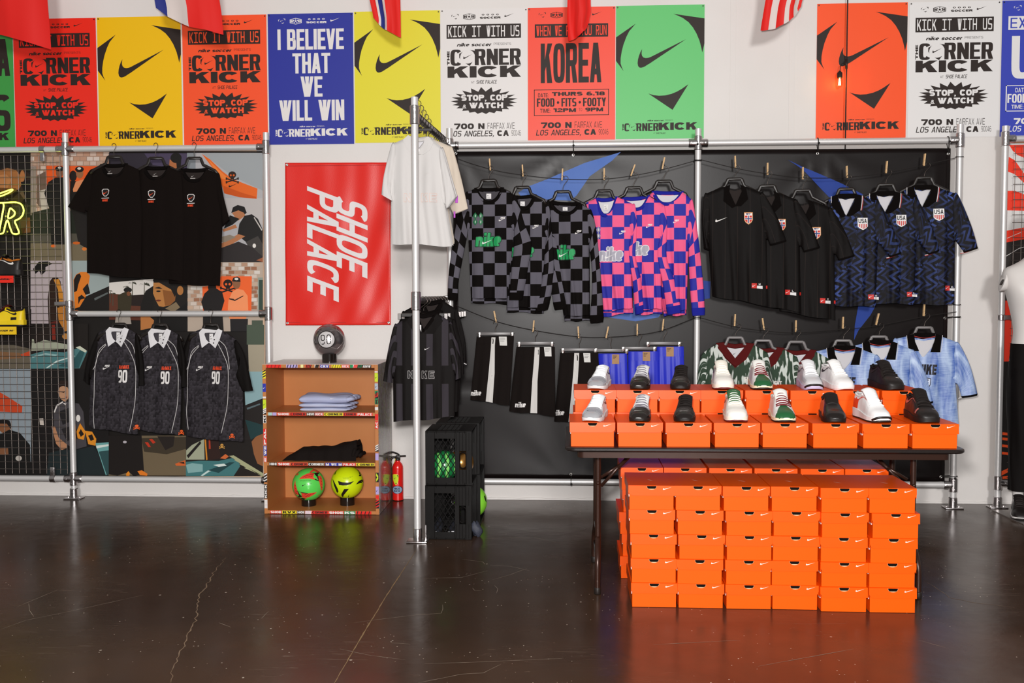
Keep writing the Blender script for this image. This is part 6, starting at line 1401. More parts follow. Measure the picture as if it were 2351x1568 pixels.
# ------------------------------------------------------------------ hangers, pins, lines
def hanger(label, group, px, py, Y, top=None, w_=.20, m=PLH, tilt=0.0, kind='coat', hookpx=None):
    """px,py: middle of the flat neck bar in the photo; top: world z of the rod or line the hook hangs over"""
    c = U(px, py, Y); t = thing('clothes_hanger', label, 'hanger', c, group); top = top if top else c.z + .075; x, y, z = c
    h = U(hookpx[0], hookpx[1], Y).x - x if hookpx else 0.0
    k = .0135
    pts = [(x, y, z - .004), (x, y, z + .012), (x + h * .35, y, z + (top - z) * .45), (x + h + k, y, top - .016), (x + h + k * 1.15, y, top - .004), (x + h + k * .7, y, top + .006), (x + h, y, top + .0095), (x + h - k * .8, y, top + .004), (x + h - k, y, top - .008)]
    MB().tube(spl(pts, 4), .0021, 6).build('hook', HKM, t, True)
    mb = MB()
    if kind == 'coat':
        P = [(-w_, -.118), (-.145, -.088), (-.085, -.058), (-.062, -.046), (-.046, -.003), (-.040, 0), (.040, 0), (.046, -.003), (.062, -.046), (.085, -.058), (.145, -.088), (w_, -.118)]
        mb.tube([(x + a * cos(tilt), y - a * sin(tilt), z + b) for a, b in P], .0105, 8, sx=.5)
        mb.build('body', m, t, True)
    else:
        mb.box((x - w_, y - .004, z - .021), (x + w_, y + .004, z), .002); smooth_obj(mb.build('bar', m, t))
        for sx in (-1, 1):
            mm = MB(); a = x + sx * (w_ + .011); mm.box((a - .011, y - .009, z - .034), (a + .011, y + .009, z + .001), .002); mm.lathe([(.0001, -.004), (.006, -.003), (.007, 0)], (a, y - .009, z - .012), 10, 'y')
            mm.tube([(a - sx * .02, y, z - .008), (a + sx * .016, y, z - .006)], .003, 6); smooth_obj(mm.build('clip', mat('chrome_clip', 'c9c4c2', .2, 1.0), t))
    return t
WOOD = mat('pin_wood', 'dcb98a', .6, 0, .3, var='c9a272', vs=60)
def pin_(px, py, Y, lean, label):
    """wooden spring pin, py = middle"""
    c = U(px, py, Y); t = thing('clothespin', label, 'clothespin', c, 'wooden clothespins on the lines'); ca, sa = cos(lean), sin(lean)
    for s_ in (-1, 1):
        P = [(-.0044, -.039), (.0044, -.040), (.0048, .012), (.0044, .041), (-.0044, .040), (-.0050, .008)]
        MB().prism([(c.x + a * ca + b * sa, c.z - a * sa + b * ca) for a, b in P], Y + (-.0095 if s_ < 0 else .0022), Y + (-.0022 if s_ < 0 else .0095)).build('prong', WOOD, t)
    z = c.z - .012; MB().tube([(c.x + .0065 * cos(a) * 1.1 + a * .0002, Y - .0098 + .0005 * a, z + .0058 * sin(a)) for a in [k * .7 for k in range(28)]], .0011, 5).build('spring', HKM, t, True)
    return t
def line_(name, label, pts, Y):
    o = MB().tube(spl([tuple(U(a, b, Y)) for a, b in pts], 6), .0024, 6).build(name, CORD); smooth_obj(o); return tag(o, label, 'clothesline', 'black clotheslines')
YLN = -.215
line_('clothesline', 'upper black clothesline sagging left of the middle pole', [(1046, 352), (1050, 364), (1128, 389), (1200, 402), (1291, 411), (1387, 411), (1460, 402), (1523, 389), (1596, 369)], YLN)
line_('clothesline', 'upper black clothesline sagging right of the middle pole', [(1610, 367), (1688, 386), (1762, 399), (1843, 408), (1944, 407), (2035, 396), (2122, 379), (2196, 362)], YLN)
line_('clothesline', 'lower black clothesline left of the middle pole, carrying the shorts', [(1048, 702), (1137, 737), (1225, 758), (1328, 773), (1394, 774), (1463, 769), (1522, 758), (1596, 729)], YLN)
line_('clothesline', 'lower black clothesline right of the middle pole, above the display boxes', [(1610, 730), (1687, 750), (1752, 759), (1827, 764), (1935, 756), (2014, 748), (2121, 727), (2196, 716)], YLN)
for x in (893,):
    for z in (367, 369, 728, 731):
        MB().tube([(XD + .0245 * cos(2 * pi * k / 16), YR - .0 + .0245 * sin(2 * pi * k / 16), U(1602, z, YR).z + .004 * sin(2 * pi * k / 16)) for k in range(16)], .0028, 5, True).build('tied_cord', CORD, fr, True)
for z in (360, 699, 728):
    MB().tube([(XE + .0245 * cos(2 * pi * k / 16), YR + .0245 * sin(2 * pi * k / 16), U(2200, z, YR).z + .003 * sin(2 * pi * k / 16)) for k in range(16)], .0028, 5, True).build('tied_cord', CORD, fr, True)
# ------------------------------------------------------------------ garments
def shift(P, d):
    if isinstance(P, tuple): return (P[0] + d[0], P[1] + d[1])
    return [shift(p, d) for p in P]
def top_garment(name, label, cat, group, Y, g, d, m, seed, tilt=.14, lining=None, collar='crew', cm=None, cuff=None, sm=None, fold=.007, hide=(), nb=.35, thick=.030, hemback=None, seam=True):
    """g: traced points nl nr sl sr al ar hl hr nf and sleeves L / R = [(outer, inner), ...]; d = shift of this copy in the photo"""
    rr = random.Random(seed); G = {k: [shift(p, d) if isinstance(p, tuple) and not isinstance(p[0], tuple) else tuple(shift(x, d) for x in p) for p in v] if isinstance(v, list) else shift(v, d) for k, v in g.items()}
    w2 = lambda p: (lambda q_: (q_.x, q_.z))(U(p[0], p[1], Y))
    nl, nr, sl, sr, al, ar, hl, hr, nf = [w2(G[k]) for k in ('nl', 'nr', 'sl', 'sr', 'al', 'ar', 'hl', 'hr', 'nf')]
    xc = (nl[0] + nr[0]) / 2; zh = (hl[1] + hr[1]) / 2
    t = thing(name, label, cat, (xc, Y, zh), group)
    ph = [rr.uniform(0, 6.28) for _ in range(6)]
    unl, unr = (nl[0] - sl[0]) / (sr[0] - sl[0]), (nr[0] - sl[0]) / (sr[0] - sl[0])
    va = min(.6, (sl[1] - al[1]) / max(.05, sl[1] - hl[1])); vb = min(.6, (sr[1] - ar[1]) / max(.05, sr[1] - hr[1]))
    def side(v, A, B, C, k): return A[0] + (B[0] - A[0]) * v / k if v < k else B[0] + (C[0] - B[0]) * (v - k) / (1 - k)
    def topz(u, front=True):
        if u < unl: s_ = u / unl; return sl[1] + (nl[1] - sl[1]) * s_ ** .9
        if u > unr: s_ = (1 - u) / (1 - unr); return sr[1] + (nr[1] - sr[1]) * s_ ** .9
        s_ = (u - unl) / (unr - unl); b = nl[1] + (nr[1] - nl[1]) * s_
        dep = (nl[1] + nr[1]) / 2 - nf[1]; c0 = (nf[0] - nl[0]) / (nr[0] - nl[0])
        e = 1 - abs(s_ - c0) / (c0 if s_ < c0 else 1 - c0)
        sh = (1 - (1 - e) ** 2.7) if collar == 'crew' else e
        return b - dep * sh * (1 if front else nb * .4)
    def botz(u, b=0.0): return hl[1] + (hr[1] - hl[1]) * u + .004 * sin(9 * u + ph[0]) - b
    def XZ(u, v, front=True, hb=0.0):
        x0, x1 = side(v, sl, al, hl, va), side(v, sr, ar, hr, vb); tz = topz(u, front)
        return x0 + (x1 - x0) * u, tz + (botz(u, hb) - tz) * v
    def fl(u, v):
        return fold * (.2 + .8 * min(1, v * 1.3)) * (sin(6.28 * 2.1 * u + ph[1] + 1.1 * v) + .7 * sin(6.28 * 3.9 * u + ph[2] - .8 * v) + .35 * sin(6.28 * 7.3 * u + ph[3]) * v) + fold * .6 * sin(8 * v + 5 * u + ph[4]) * sin(pi * u)
    def yy(u, v, sgn):
        e = max(0.0, 1 - abs(2 * u - 1) ** 2.6) ** .6; th = thick * (.35 + .65 * min(1, v * 3))
        x = XZ(u, v)[0]
        return Y - tilt * (x - xc) + sgn * th * e + fl(u, v) * (e if sgn < 0 else e * .6)
    def uv_of(x, z):
        u = (x - sl[0]) / (sr[0] - sl[0]); v = .4
        for _ in range(5):
            u = min(1, max(0, u)); tz = topz(u); v = min(1, max(0, (tz - z) / (tz - botz(u)))); x0, x1 = side(v, sl, al, hl, va), side(v, sr, ar, hr, vb); u = (x - x0) / (x1 - x0)
        return min(1, max(0, u)), v
    def on(px, py, l=1):
        q_ = U(px + d[0], py + d[1], Y); u, v = uv_of(q_.x, q_.z); return Vector((q_.x, yy(u, v, -1) - .0022 - .0004 * l, q_.z))
    NU, NV = 36, 26; V = []; F = []; UVs = []
    for f_ in (1, 0):
        for j in range(NV + 1):
            for i in range(NU + 1):
                u, v = i / NU, j / NV; x, z = XZ(u, v, f_ == 1, 0 if f_ else (hemback or 0)); V.append((x, yy(u, v, -1 if f_ else 1), z)); UVs.append((x - xc, z - zh + (0 if f_ else .02)))
    n = (NU + 1) * (NV + 1)
    for j in range(NV):
        for i in range(NU): a = j * (NU + 1) + i; F += [(a, a + NU + 1, a + NU + 2, a + 1), (a + n, a + 1 + n, a + NU + 2 + n, a + NU + 1 + n)]
        a, b = j * (NU + 1), (j + 1) * (NU + 1); F += [(a, a + n, b + n, b), (a + NU, b + NU, b + NU + n, a + NU + n)]
    for i in range(NU):
        u = (i + .5) / NU
        if u < unl or u > unr: F.append((i, i + 1, i + 1 + n, i + n))
    mesh_obj('body', V, F, m, t, True, UVs)
    # inner back seen through the neck opening
    if lining:
        V = []; F = []; k = 12
        for j in range(5):
            for i in range(k + 1):
                u = unl + (unr - unl) * i / k; za, zb_ = topz(u, False) - .012, topz(u) - .02; z = za + (zb_ - za) * j / 4; V.append((XZ(u, 0)[0], Y - tilt * (XZ(u, 0)[0] - xc) + .004, min(z, za)))
        for j in range(4):
            for i in range(k): a = j * (k + 1) + i; F.append((a, a + k + 1, a + k + 2, a + 1))
        mesh_obj('neck_lining', V, F, lining, t, True)
    # sleeves
    sgn_ = {'L': -1, 'R': 1}
    for S_ in ('L', 'R'):
        if S_ not in G or S_ in hide: continue
        st = [(w2(o), w2(i_)) for o, i_ in G[S_]]; A, B = (sl, al) if S_ == 'L' else (sr, ar)
        st = [((A[0] * .86 + xc * .14, A[1] + .002), (B[0] * .9 + xc * .1, B[1])), ((A[0], A[1]), (B[0], B[1]))] + st
        fl_ = spl([(o[0], o[1], i_[0], i_[1]) for o, i_ in st], 5); V = []; F = []; UVs = []; NA = 16; run = 0.0; pc = None
        for j, (ox, oz, ix, iz) in enumerate(fl_):
            c = Vector(((ox + ix) / 2, (oz + iz) / 2)); hv = Vector((ox - ix, oz - iz)) / 2; L_ = hv.length
            if pc is not None: run += (c - pc).length
            pc = c; jj = j / (len(fl_) - 1); ty = thick * .62 * (.7 + .3 * jj)
            y0 = Y - tilt * (c.x - xc) - .012 * jj
            for k in range(NA):
                a = 2 * pi * k / NA; e = cos(a); x, z = c.x + hv.x * e, c.y + hv.y * e
                V.append((x, y0 + sin(a) * ty + fold * .8 * sin(3.3 * a + 9 * jj + ph[5]) * (abs(sin(a)) if j < len(fl_) - 1 else .6), z)); UVs.append((L_ * e + (.0 if abs(c.x - xc) < 9 else 0) + CK * .5, run))
        for j in range(len(fl_) - 1):
            for k in range(NA): F.append((j * NA + k, j * NA + (k + 1) % NA, (j + 1) * NA + (k + 1) % NA, (j + 1) * NA + k))
        mesh_obj('sleeve', V, F, sm or m, t, True, UVs)
        if cuff:
            cmt, w_ = cuff; base = len(V) - NA; dirv = (Vector((V[-NA][0] + V[-NA // 2][0], 0, V[-NA][2] + V[-NA // 2][2])) - Vector((V[-2 * NA][0] + V[-NA - NA // 2][0], 0, V[-2 * NA][2] + V[-NA - NA // 2][2])))
            dirv = dirv.normalized(); cc = sum((Vector(p) for p in V[base:]), Vector()) / NA; W_ = []
            for s_, e in ((0, 1.03), (.5, 1.02), (1, .94)): W_ += [cc + (Vector(p) - cc) * e + dirv * (w_ * s_ - .002) for p in V[base:]]
            mesh_obj('cuff', W_, [(j * NA + k, j * NA + (k + 1) % NA, (j + 1) * NA + (k + 1) % NA, (j + 1) * NA + k) for j in range(2) for k in range(NA)], cmt, t, True)
    # collar
    def neck(s_, front, off=0.0):
        u = unl + (unr - unl) * s_; x = XZ(u, 0)[0]; return Vector((x, Y - tilt * (x - xc) + (-thick * .30 if front else thick * .32) * (max(0, 1 - abs(2 * s_ - 1) ** 2) ** .5), topz(u, front) - off))
    if collar == 'crew':
        mb = MB(); P = [neck(i / 16, True, .008 * sin(pi * i / 16)) for i in range(17)] + [neck(1 - i / 8, False, -.004) for i in range(1, 8)]
        mb.tube(P, .0135, 8, True, sx=.32); mb.build('collar', cm or m, t, True)
    elif collar == 'v':
        mb = MB(); P = [neck(i / 14, True, .004) for i in range(15)] + [neck(1 - i / 6, False, -.004) for i in range(1, 6)]
        mb.tube(P, .0165, 8, True, sx=.3); mb.build('collar', cm or m, t, True)
    return t, on, xc, zh
def flap(t, on, m, pts, name='collar_flap', lift=3, th=.0):
    """flat cloth piece traced in the photo, laid on the garment"""
    bm = bmesh.new(); vs = [bm.verts.new((a, b, 0)) for a, b in pts]; bm.faces.new(vs); bmesh.ops.triangulate(bm, faces=bm.faces[:])
    for _ in range(2): bmesh.ops.subdivide_edges(bm, edges=[e for e in bm.edges if e.calc_length() > 9], cuts=1); bmesh.ops.triangulate(bm, faces=bm.faces[:])
    bm.verts.index_update(); V = [on(v.co.x, v.co.y, lift) for v in bm.verts]; n = len(V); F = [[v.index for v in f.verts] for f in bm.faces]
    V += [p + Vector((0, .0022, 0)) for p in V]; be = [(e.verts[0].index, e.verts[1].index) for e in bm.edges if len(e.link_faces) == 1]
    F = F + [[i + n for i in reversed(f_)] for f_ in F] + [[a, b, b + n, a + n] for a, b in be]; bm.free()
    return mesh_obj(name, V, F, m, t)
def pipe_line(t, on, m, pts, r=.0022, name='piping'):
    return MB().tube([on(a, b, 2) for a, b in spl(pts, 5)], r, 5, sx=.4).build(name, m, t, True)
class GPrint(SubPrint):
    def __init__(s, on): super().__init__(lambda u, v, l: on(u, v, l * .5))
    maxe = 4.5
def tag_label(t, on, x0, y0, x1, y1, col='e8e6e6', ink='1d1917', lines=2):
    q_ = GPrint(on); q_.P(col, [(x0, y0), (x1, y0), (x1, y1), (x0, y1)]); w_, h_ = x1 - x0, y1 - y0
    q_.k += 1; check_logo(q_, ink, x0 + .2 * w_, x0 + .8 * w_, y0 + .2 * h_, y0 + .45 * h_, q_.k)
    for k in range(lines): q_.k += 1; q_.rect('9b9796', x0 + .2 * w_, x0 + .75 * w_, y0 + (.62 + .14 * k) * h_, y0 + (.68 + .14 * k) * h_, q_.k)
    q_.build(t, 'neck_label')
def logo90(q_, x0, y0, x1, y1, ink='e8e4e2'):
    """small wordmark over a check mark"""
    q_.k += 1; check_logo(q_, ink, x0, x1, y0 + (y1 - y0) * .25, y1, q_.k); q_.k += 1; q_.text(ink, 'NIKE', x0 + (x1 - x0) * .25, x1, y0, y0 + (y1 - y0) * .42, q_.k, st=.3, t=.24, n=2.4, gap=.05, shear=.35)
OL = ['first', 'second', 'third']
# --- black T-shirts on the left frame
g = dict(nl=(232, 378), nr=(292, 378), sl=(203, 391), sr=(322, 391), al=(196, 486), ar=(329, 486), hl=(196, 626), hr=(326, 640), nf=(261, 402), L=[((178, 432), (195, 482)), ((153, 474), (193, 489))], R=[((340, 440), (330, 486)), ((352, 486), (333, 506))])
for i, (d, lab) in enumerate((((0, 0), 'black T-shirt with small crest, left end of the upper row on the left frame'), ((97, 6), 'black T-shirt with small crest, in the middle of the upper row'), ((185, 11), 'black T-shirt with small crest, right end of the upper row, beside the seated man'))):
    gg = dict(g)
    if i == 2: gg['R'] = [((331, 440), (326, 480)), ((346, 494), (329, 510))]; gg['hr'] = (322, 646); gg['hl'] = (200, 640)
    Yg = -.150 - .0 * i
    t, on, xc, zh = top_garment('black_t_shirt', lab, 'T-shirt', 'black T-shirts on the left frame', Yg, gg, d, TEE, 20 + i, .10, DLIN, 'crew', BRB, None, fold=.004, hide=('R',) if i < 2 else ())
    q_ = GPrint(on); x, y = 245 + (106 - 97 if i == 1 else 196 - 185 if i == 2 else 0), 443 + (-3 if i == 1 else 1 if i == 2 else 0)
    for r_, ink in ((9, 'd8d3d0'), (7.4, '1a1412')): q_.P(ink, [(x - r_, y - r_ * .6), (x - r_ * .6, y - r_ * 1.0), (x + r_ * .6, y - r_ * 1.0), (x + r_, y - r_ * .6), (x + r_ * .85, y + r_ * .3), (x + r_ * .3, y + r_ * .95), (x - r_ * .3, y + r_ * .95), (x - r_ * .85, y + r_ * .3)])
    q_.k += 1; check_logo(q_, 'f0502a', x - 5, x + 6, y - 4, y + 4, q_.k); q_.P('d8d3d0', [(x - 9, y + 12), (x + 9, y + 11.4), (x + 9, y + 13), (x - 9, y + 13.4)])
    q_.k += 1; q_.text('f0502a', 'AirMAX', x - 7, x + 6, y + 15, y + 20, q_.k, **XC); q_.build(t, 'print')
    q_ = GPrint(on); x, y = 254 + (7 if i == 1 else 5 if i == 2 else 0), 395; q_.k += 1; check_logo(q_, 'cfcac7', x - 3, x + 3, y - 3, y + 1, q_.k); q_.k += 1; q_.rect('a9a4a1', x - 6, x + 6, y + 3, y + 5, q_.k); q_.build(t, 'neck_print')
    hanger('black plastic hanger inside the %s black T-shirt from the left' % OL[i], 'hangers on the left frame', (262, 358, 446)[i], (360, 363, 363)[i], Yg + .002, 2.499 + .021, .17, hookpx=None)
# --- patterned polos below
def Pz(*pts): return [(a / 3.266, 700 + b / 3.266) for a, b in pts]
g = dict(nl=(249, 752), nr=(292, 752), sl=(220, 768), sr=(318, 768), al=(204, 870), ar=(322, 862), hl=(200, 980), hr=(318, 996), nf=(269, 788), L=[((198, 822), (204, 862)), ((190, 872), (204, 884))], R=[((332, 820), (322, 862)), ((336, 884), (322, 884))])
for i, (d, lab) in enumerate((((0, 0), 'black patterned polo with white collar, left end of the lower row on the left frame'), ((97, 3), 'black patterned polo with white collar, in the middle of the lower row'), ((213, 3), 'black patterned polo with white collar, right end of the lower row'))):
    gg = dict(g)
    if i == 2: gg['R'] = [((353, 815), (332, 858)), ((372, 892), (347, 893))]; gg['sr'] = (335, 780); gg['ar'] = (347, 868); gg['hr'] = (348, 1010); gg['hl'] = (214, 1000); gg['sl'] = (218, 766)
    Yg = -.150
    t, on, xc, zh = top_garment('patterned_polo_shirt', lab, 'polo shirt', 'patterned polos on the left frame', Yg, gg, d, POLO, 30 + i, .10, GLIN, 'open', POLO, None, sm=BKJ, fold=.006)
    c0 = (0, 0) if i < 2 else (1.5, 0)
    flap(t, on, WRB, shift(Pz((795, 195), (822, 166), (846, 170), (838, 214), (852, 250), (872, 272), (846, 292), (820, 312), (806, 258)), c0)); flap(t, on, WRB, shift(Pz((975, 182), (944, 168), (930, 178), (912, 222), (890, 252), (872, 272), (890, 286), (922, 314), (955, 250)), c0))
    flap(t, on, WRB, shift(Pz((846, 170), (870, 172), (905, 176), (932, 178), (915, 200), (870, 198), (838, 200)), c0), 'collar_stand', 1)
    q_ = GPrint(on)
    for a, b in ((806, 215), (815, 245), (822, 275), (955, 185), (940, 205), (925, 230), (912, 275), (918, 250)): q_.E('3b3537', *Pz((a, b))[0], 1.7, 1.9, 8)
    q_.k += 6
    q_.part(t, 'collar_print'); x, y = Pz((808, 467))[0]; logo90(q_, x - 8, y - 6, x + 9, y + 5); q_.part(t, 'logo'); x, y = Pz((945, 462))[0]
    q_.k += 1; q_.text('e24a26', 'AirMAX', x - 11, x + 12, y - 4, y + 4, q_.k, **XC); q_.k += 1; q_.text('e8e4e2', '90', x - 13, x + 8, y + 7, y + 36, q_.k, st=.34, t=.16, n=4, gap=.1, shear=.1)
    q_.part(t, 'number_print'); x, y = (Pz((1036, 905))[0] if i == 0 else Pz((1052, 935))[0] if i == 1 else Pz((1058, 960))[0])
    skull(q_.E, lambda ink, *p: q_.P(ink, list(p)), 'f0601f', '1a1413', x, y, 3.6); q_.build(t, 'print')
    WP = mat('white_piping', 'dcd8d6', .6)
    for ln in (((800, 292), (742, 345), (722, 440), (690, 490)), ((802, 300), (742, 372), (714, 480), (708, 690), (700, 800), (714, 925)), ((955, 252), (1004, 300), (1028, 380), (1040, 470)), ((945, 276), (992, 360), (1028, 460), (1030, 620), (1020, 760), (982, 945))): pipe_line(t, on, WP, Pz(*ln))
    tag_label(t, on, *Pz((880, 205))[0], *Pz((908, 262))[0])
    hanger('black plastic hanger inside the %s polo from the left' % OL[i], 'hangers on the left frame', (273, 367, 484)[i], (744, 745, 745)[i], Yg + .002, 1.333 + .021, .16)
# --- check sweatshirts on the upper line
YG_ = -.245
NW = (('n', 0, .30, .30), ('i', .31, .45, 0), ('k', .44, .74, 0), ('e', .71, 1, .28))
def nike_word(q_, x0, x1, y0, y1, fill, edge):
    W_, H_ = x1 - x0, y1 - y0; q_.k += 1
    for c, a, b, v in NW:
        if edge != fill:
            for dx, dy in ((-1.7, 0), (1.7, 0), (0, -1.7), (0, 1.7), (1.2, 1.2), (-1.2, 1.2)): q_.text(edge, c, x0 + a * W_ + dx, x0 + b * W_ + dx, y0 + v * H_ + dy, y1 + dy, q_.k, st=.44, t=.3, n=3, shear=.18)
    q_.k += 3
    for c, a, b, v in NW: q_.text(fill, c, x0 + a * W_, x0 + b * W_, y0 + v * H_, y1, q_.k, st=.40 if c != 'i' else .5, t=.27, n=3, shear=.18)
    q_.k += 3; check_logo(q_, 'eceae8' if fill != 'e8e4e2' else '14100e', x0 + .26 * W_, x0 + .68 * W_, y0 + .50 * H_, y0 + .84 * H_, q_.k)
def four(q_, x, y, ink, pale):
    for a, b in ((-6.5, -7), (6.5, -7), (-6.5, 7), (6.5, 7)):
        q_.P(ink, [(x + a, y + b - 8.2), (x + a + 5.6, y + b), (x + a, y + b + 8.2), (x + a - 5.6, y + b)]); q_.P(pale, [(x + a - .8, y + b - 3), (x + a + 1, y + b - 3), (x + a + .8, y + b + 3), (x + a - 1, y + b + 3)])
SG = 'checked sweatshirts on the upper line'
S1 = dict(nl=(1092, 433), nr=(1154, 433), sl=(1068, 443), sr=(1186, 452), al=(1074, 530), ar=(1180, 530), hl=(1081, 684), hr=(1164, 686), nf=(1123, 461), L=[((1050, 500), (1072, 540)), ((1035, 580), (1060, 600)), ((1028, 640), (1052, 645)), ((1027, 672), (1050, 674))], R=[((1205, 515), (1181, 540)), ((1221, 560), (1180, 572)), ((1215, 605), (1176, 605)), ((1203, 672), (1171, 672))])
S2 = dict(nl=(1180, 452), nr=(1228, 448), sl=(1160, 470), sr=(1262, 462), al=(1166, 545), ar=(1256, 545), hl=(1163, 704), hr=(1248, 708), nf=(1203, 476), R=[((1266, 520), (1252, 560)), ((1272, 600), (1248, 610)), ((1268, 660), (1240, 664)), ((1262, 694), (1232, 700))])
S3 = dict(nl=(1263, 464), nr=(1330, 468), sl=(1252, 478), sr=(1358, 484), al=(1268, 565), ar=(1353, 560), hl=(1296, 726), hr=(1354, 724), nf=(1297, 488), L=[((1250, 540), (1284, 552)), ((1249, 600), (1295, 612)), ((1262, 655), (1301, 650)), ((1270, 695), (1305, 690))], R=[((1369, 530), (1352, 566)), ((1377, 610), (1358, 620)), ((1382, 670), (1358, 674)), ((1385, 722), (1354, 724))])
def sweat(G_, d, lab, m, cm_, lin_, seed, tilt, col):
    return top_garment('checked_sweatshirt', lab, 'sweatshirt', SG, YG_, G_, d, m, seed, tilt, lin_, 'crew', cm_, (cm_, .052), fold=.007, hemback=.035)
t, on, *_ = sweat(S1, (0, 0), 'grey and black checked sweatshirt at the left end, whole green lettering showing', GREYC, BRB, GLIN, 41, .14, 0)
q_ = GPrint(on); nike_word(q_, 1092, 1151, 535, 566, '1f9a57', '123a26'); q_.part(t, 'lettering'); four(q_, 1098, 503, '1b6b41', 'cfe0d4'); q_.part(t, 'diamond_mark'); logo90(q_, 1146, 499, 1161, 509); q_.build(t, 'print'); tag_label(t, on, 1117, 445, 1128, 457)
t, on, *_ = sweat(S2, (0, 0), 'grey and black checked sweatshirt in the middle, partly behind a sleeve', GREYC, BRB, GLIN, 42, .02, 0)
q_ = GPrint(on); nike_word(q_, 1166, 1226, 560, 590, '1f9a57', '123a26'); q_.part(t, 'lettering'); logo90(q_, 1223, 517, 1237, 526); q_.build(t, 'print'); tag_label(t, on, 1195, 463, 1205, 473)
t, on, *_ = sweat(S3, (0, 0), 'grey and black checked sweatshirt on the right, its sleeve over the green lettering', GREYC, BRB, GLIN, 43, .16, 0)
q_ = GPrint(on); nike_word(q_, 1270, 1320, 563, 596, '1f9a57', '123a26'); q_.part(t, 'lettering'); logo90(q_, 1320, 529, 1335, 538); q_.build(t, 'print'); tag_label(t, on, 1292, 476, 1303, 484)
P1 = dict(nl=(1368, 456), nr=(1416, 453), sl=(1346, 465), sr=(1458, 472), al=(1360, 560), ar=(1448, 560), hl=(1384, 716), hr=(1453, 706), nf=(1391, 492), R=[((1462, 530), (1444, 560)), ((1459, 590), (1443, 588)), ((1471, 640), (1452, 650)), ((1476, 700), (1456, 706))])
P2 = dict(nl=(1431, 456), nr=(1489, 451), sl=(1420, 470), sr=(1525, 474), al=(1436, 562), ar=(1516, 562), hl=(1462, 712), hr=(1520, 708), nf=(1463, 478), R=[((1531, 520), (1510, 560)), ((1530, 592), (1508, 592)), ((1549, 645), (1520, 650)), ((1560, 700), (1528, 706))])
P3 = dict(nl=(1500, 440), nr=(1566, 442), sl=(1482, 458), sr=(1590, 462), al=(1500, 560), ar=(1580, 562), hl=(1524, 714), hr=(1575, 712), nf=(1527, 466), L=[((1476, 520), (1504, 566))], R=[((1600, 530), (1580, 566)), ((1608, 600), (1580, 605)), ((1614, 665), (1583, 670)), ((1616, 706), (1586, 708))])
for i, (G_, lab) in enumerate(((P1, 'pink and blue checked sweatshirt at the left, grey lettering showing'), (P2, 'pink and blue checked sweatshirt in the middle, only the end of its lettering showing'), (P3, 'pink and blue checked sweatshirt at the right beside the middle pole'))):
    t, on, *_ = sweat(G_, (0, 0), lab, PINKC, BLR, WLIN, 44 + i, (.10, .12, .14)[i], 0)
    q_ = GPrint(on)
    if i == 0: nike_word(q_, 1374, 1429, 568, 599, 'a9a7b4', 'e1dfe4'); q_.part(t, 'lettering'); four(q_, 1367, 535, '8f8da6', 'e6e4ea'); q_.part(t, 'diamond_mark'); logo90(q_, 1421, 530, 1436, 539); tag_label(t, on, 1386, 470, 1396, 482)
    if i == 1: nike_word(q_, 1432, 1488, 556, 586, 'a9a7b4', 'e1dfe4'); q_.part(t, 'lettering'); logo90(q_, 1482, 515, 1497, 524)
    if i == 2: logo90(q_, 1544, 505, 1558, 513)
    q_.build(t, 'print')
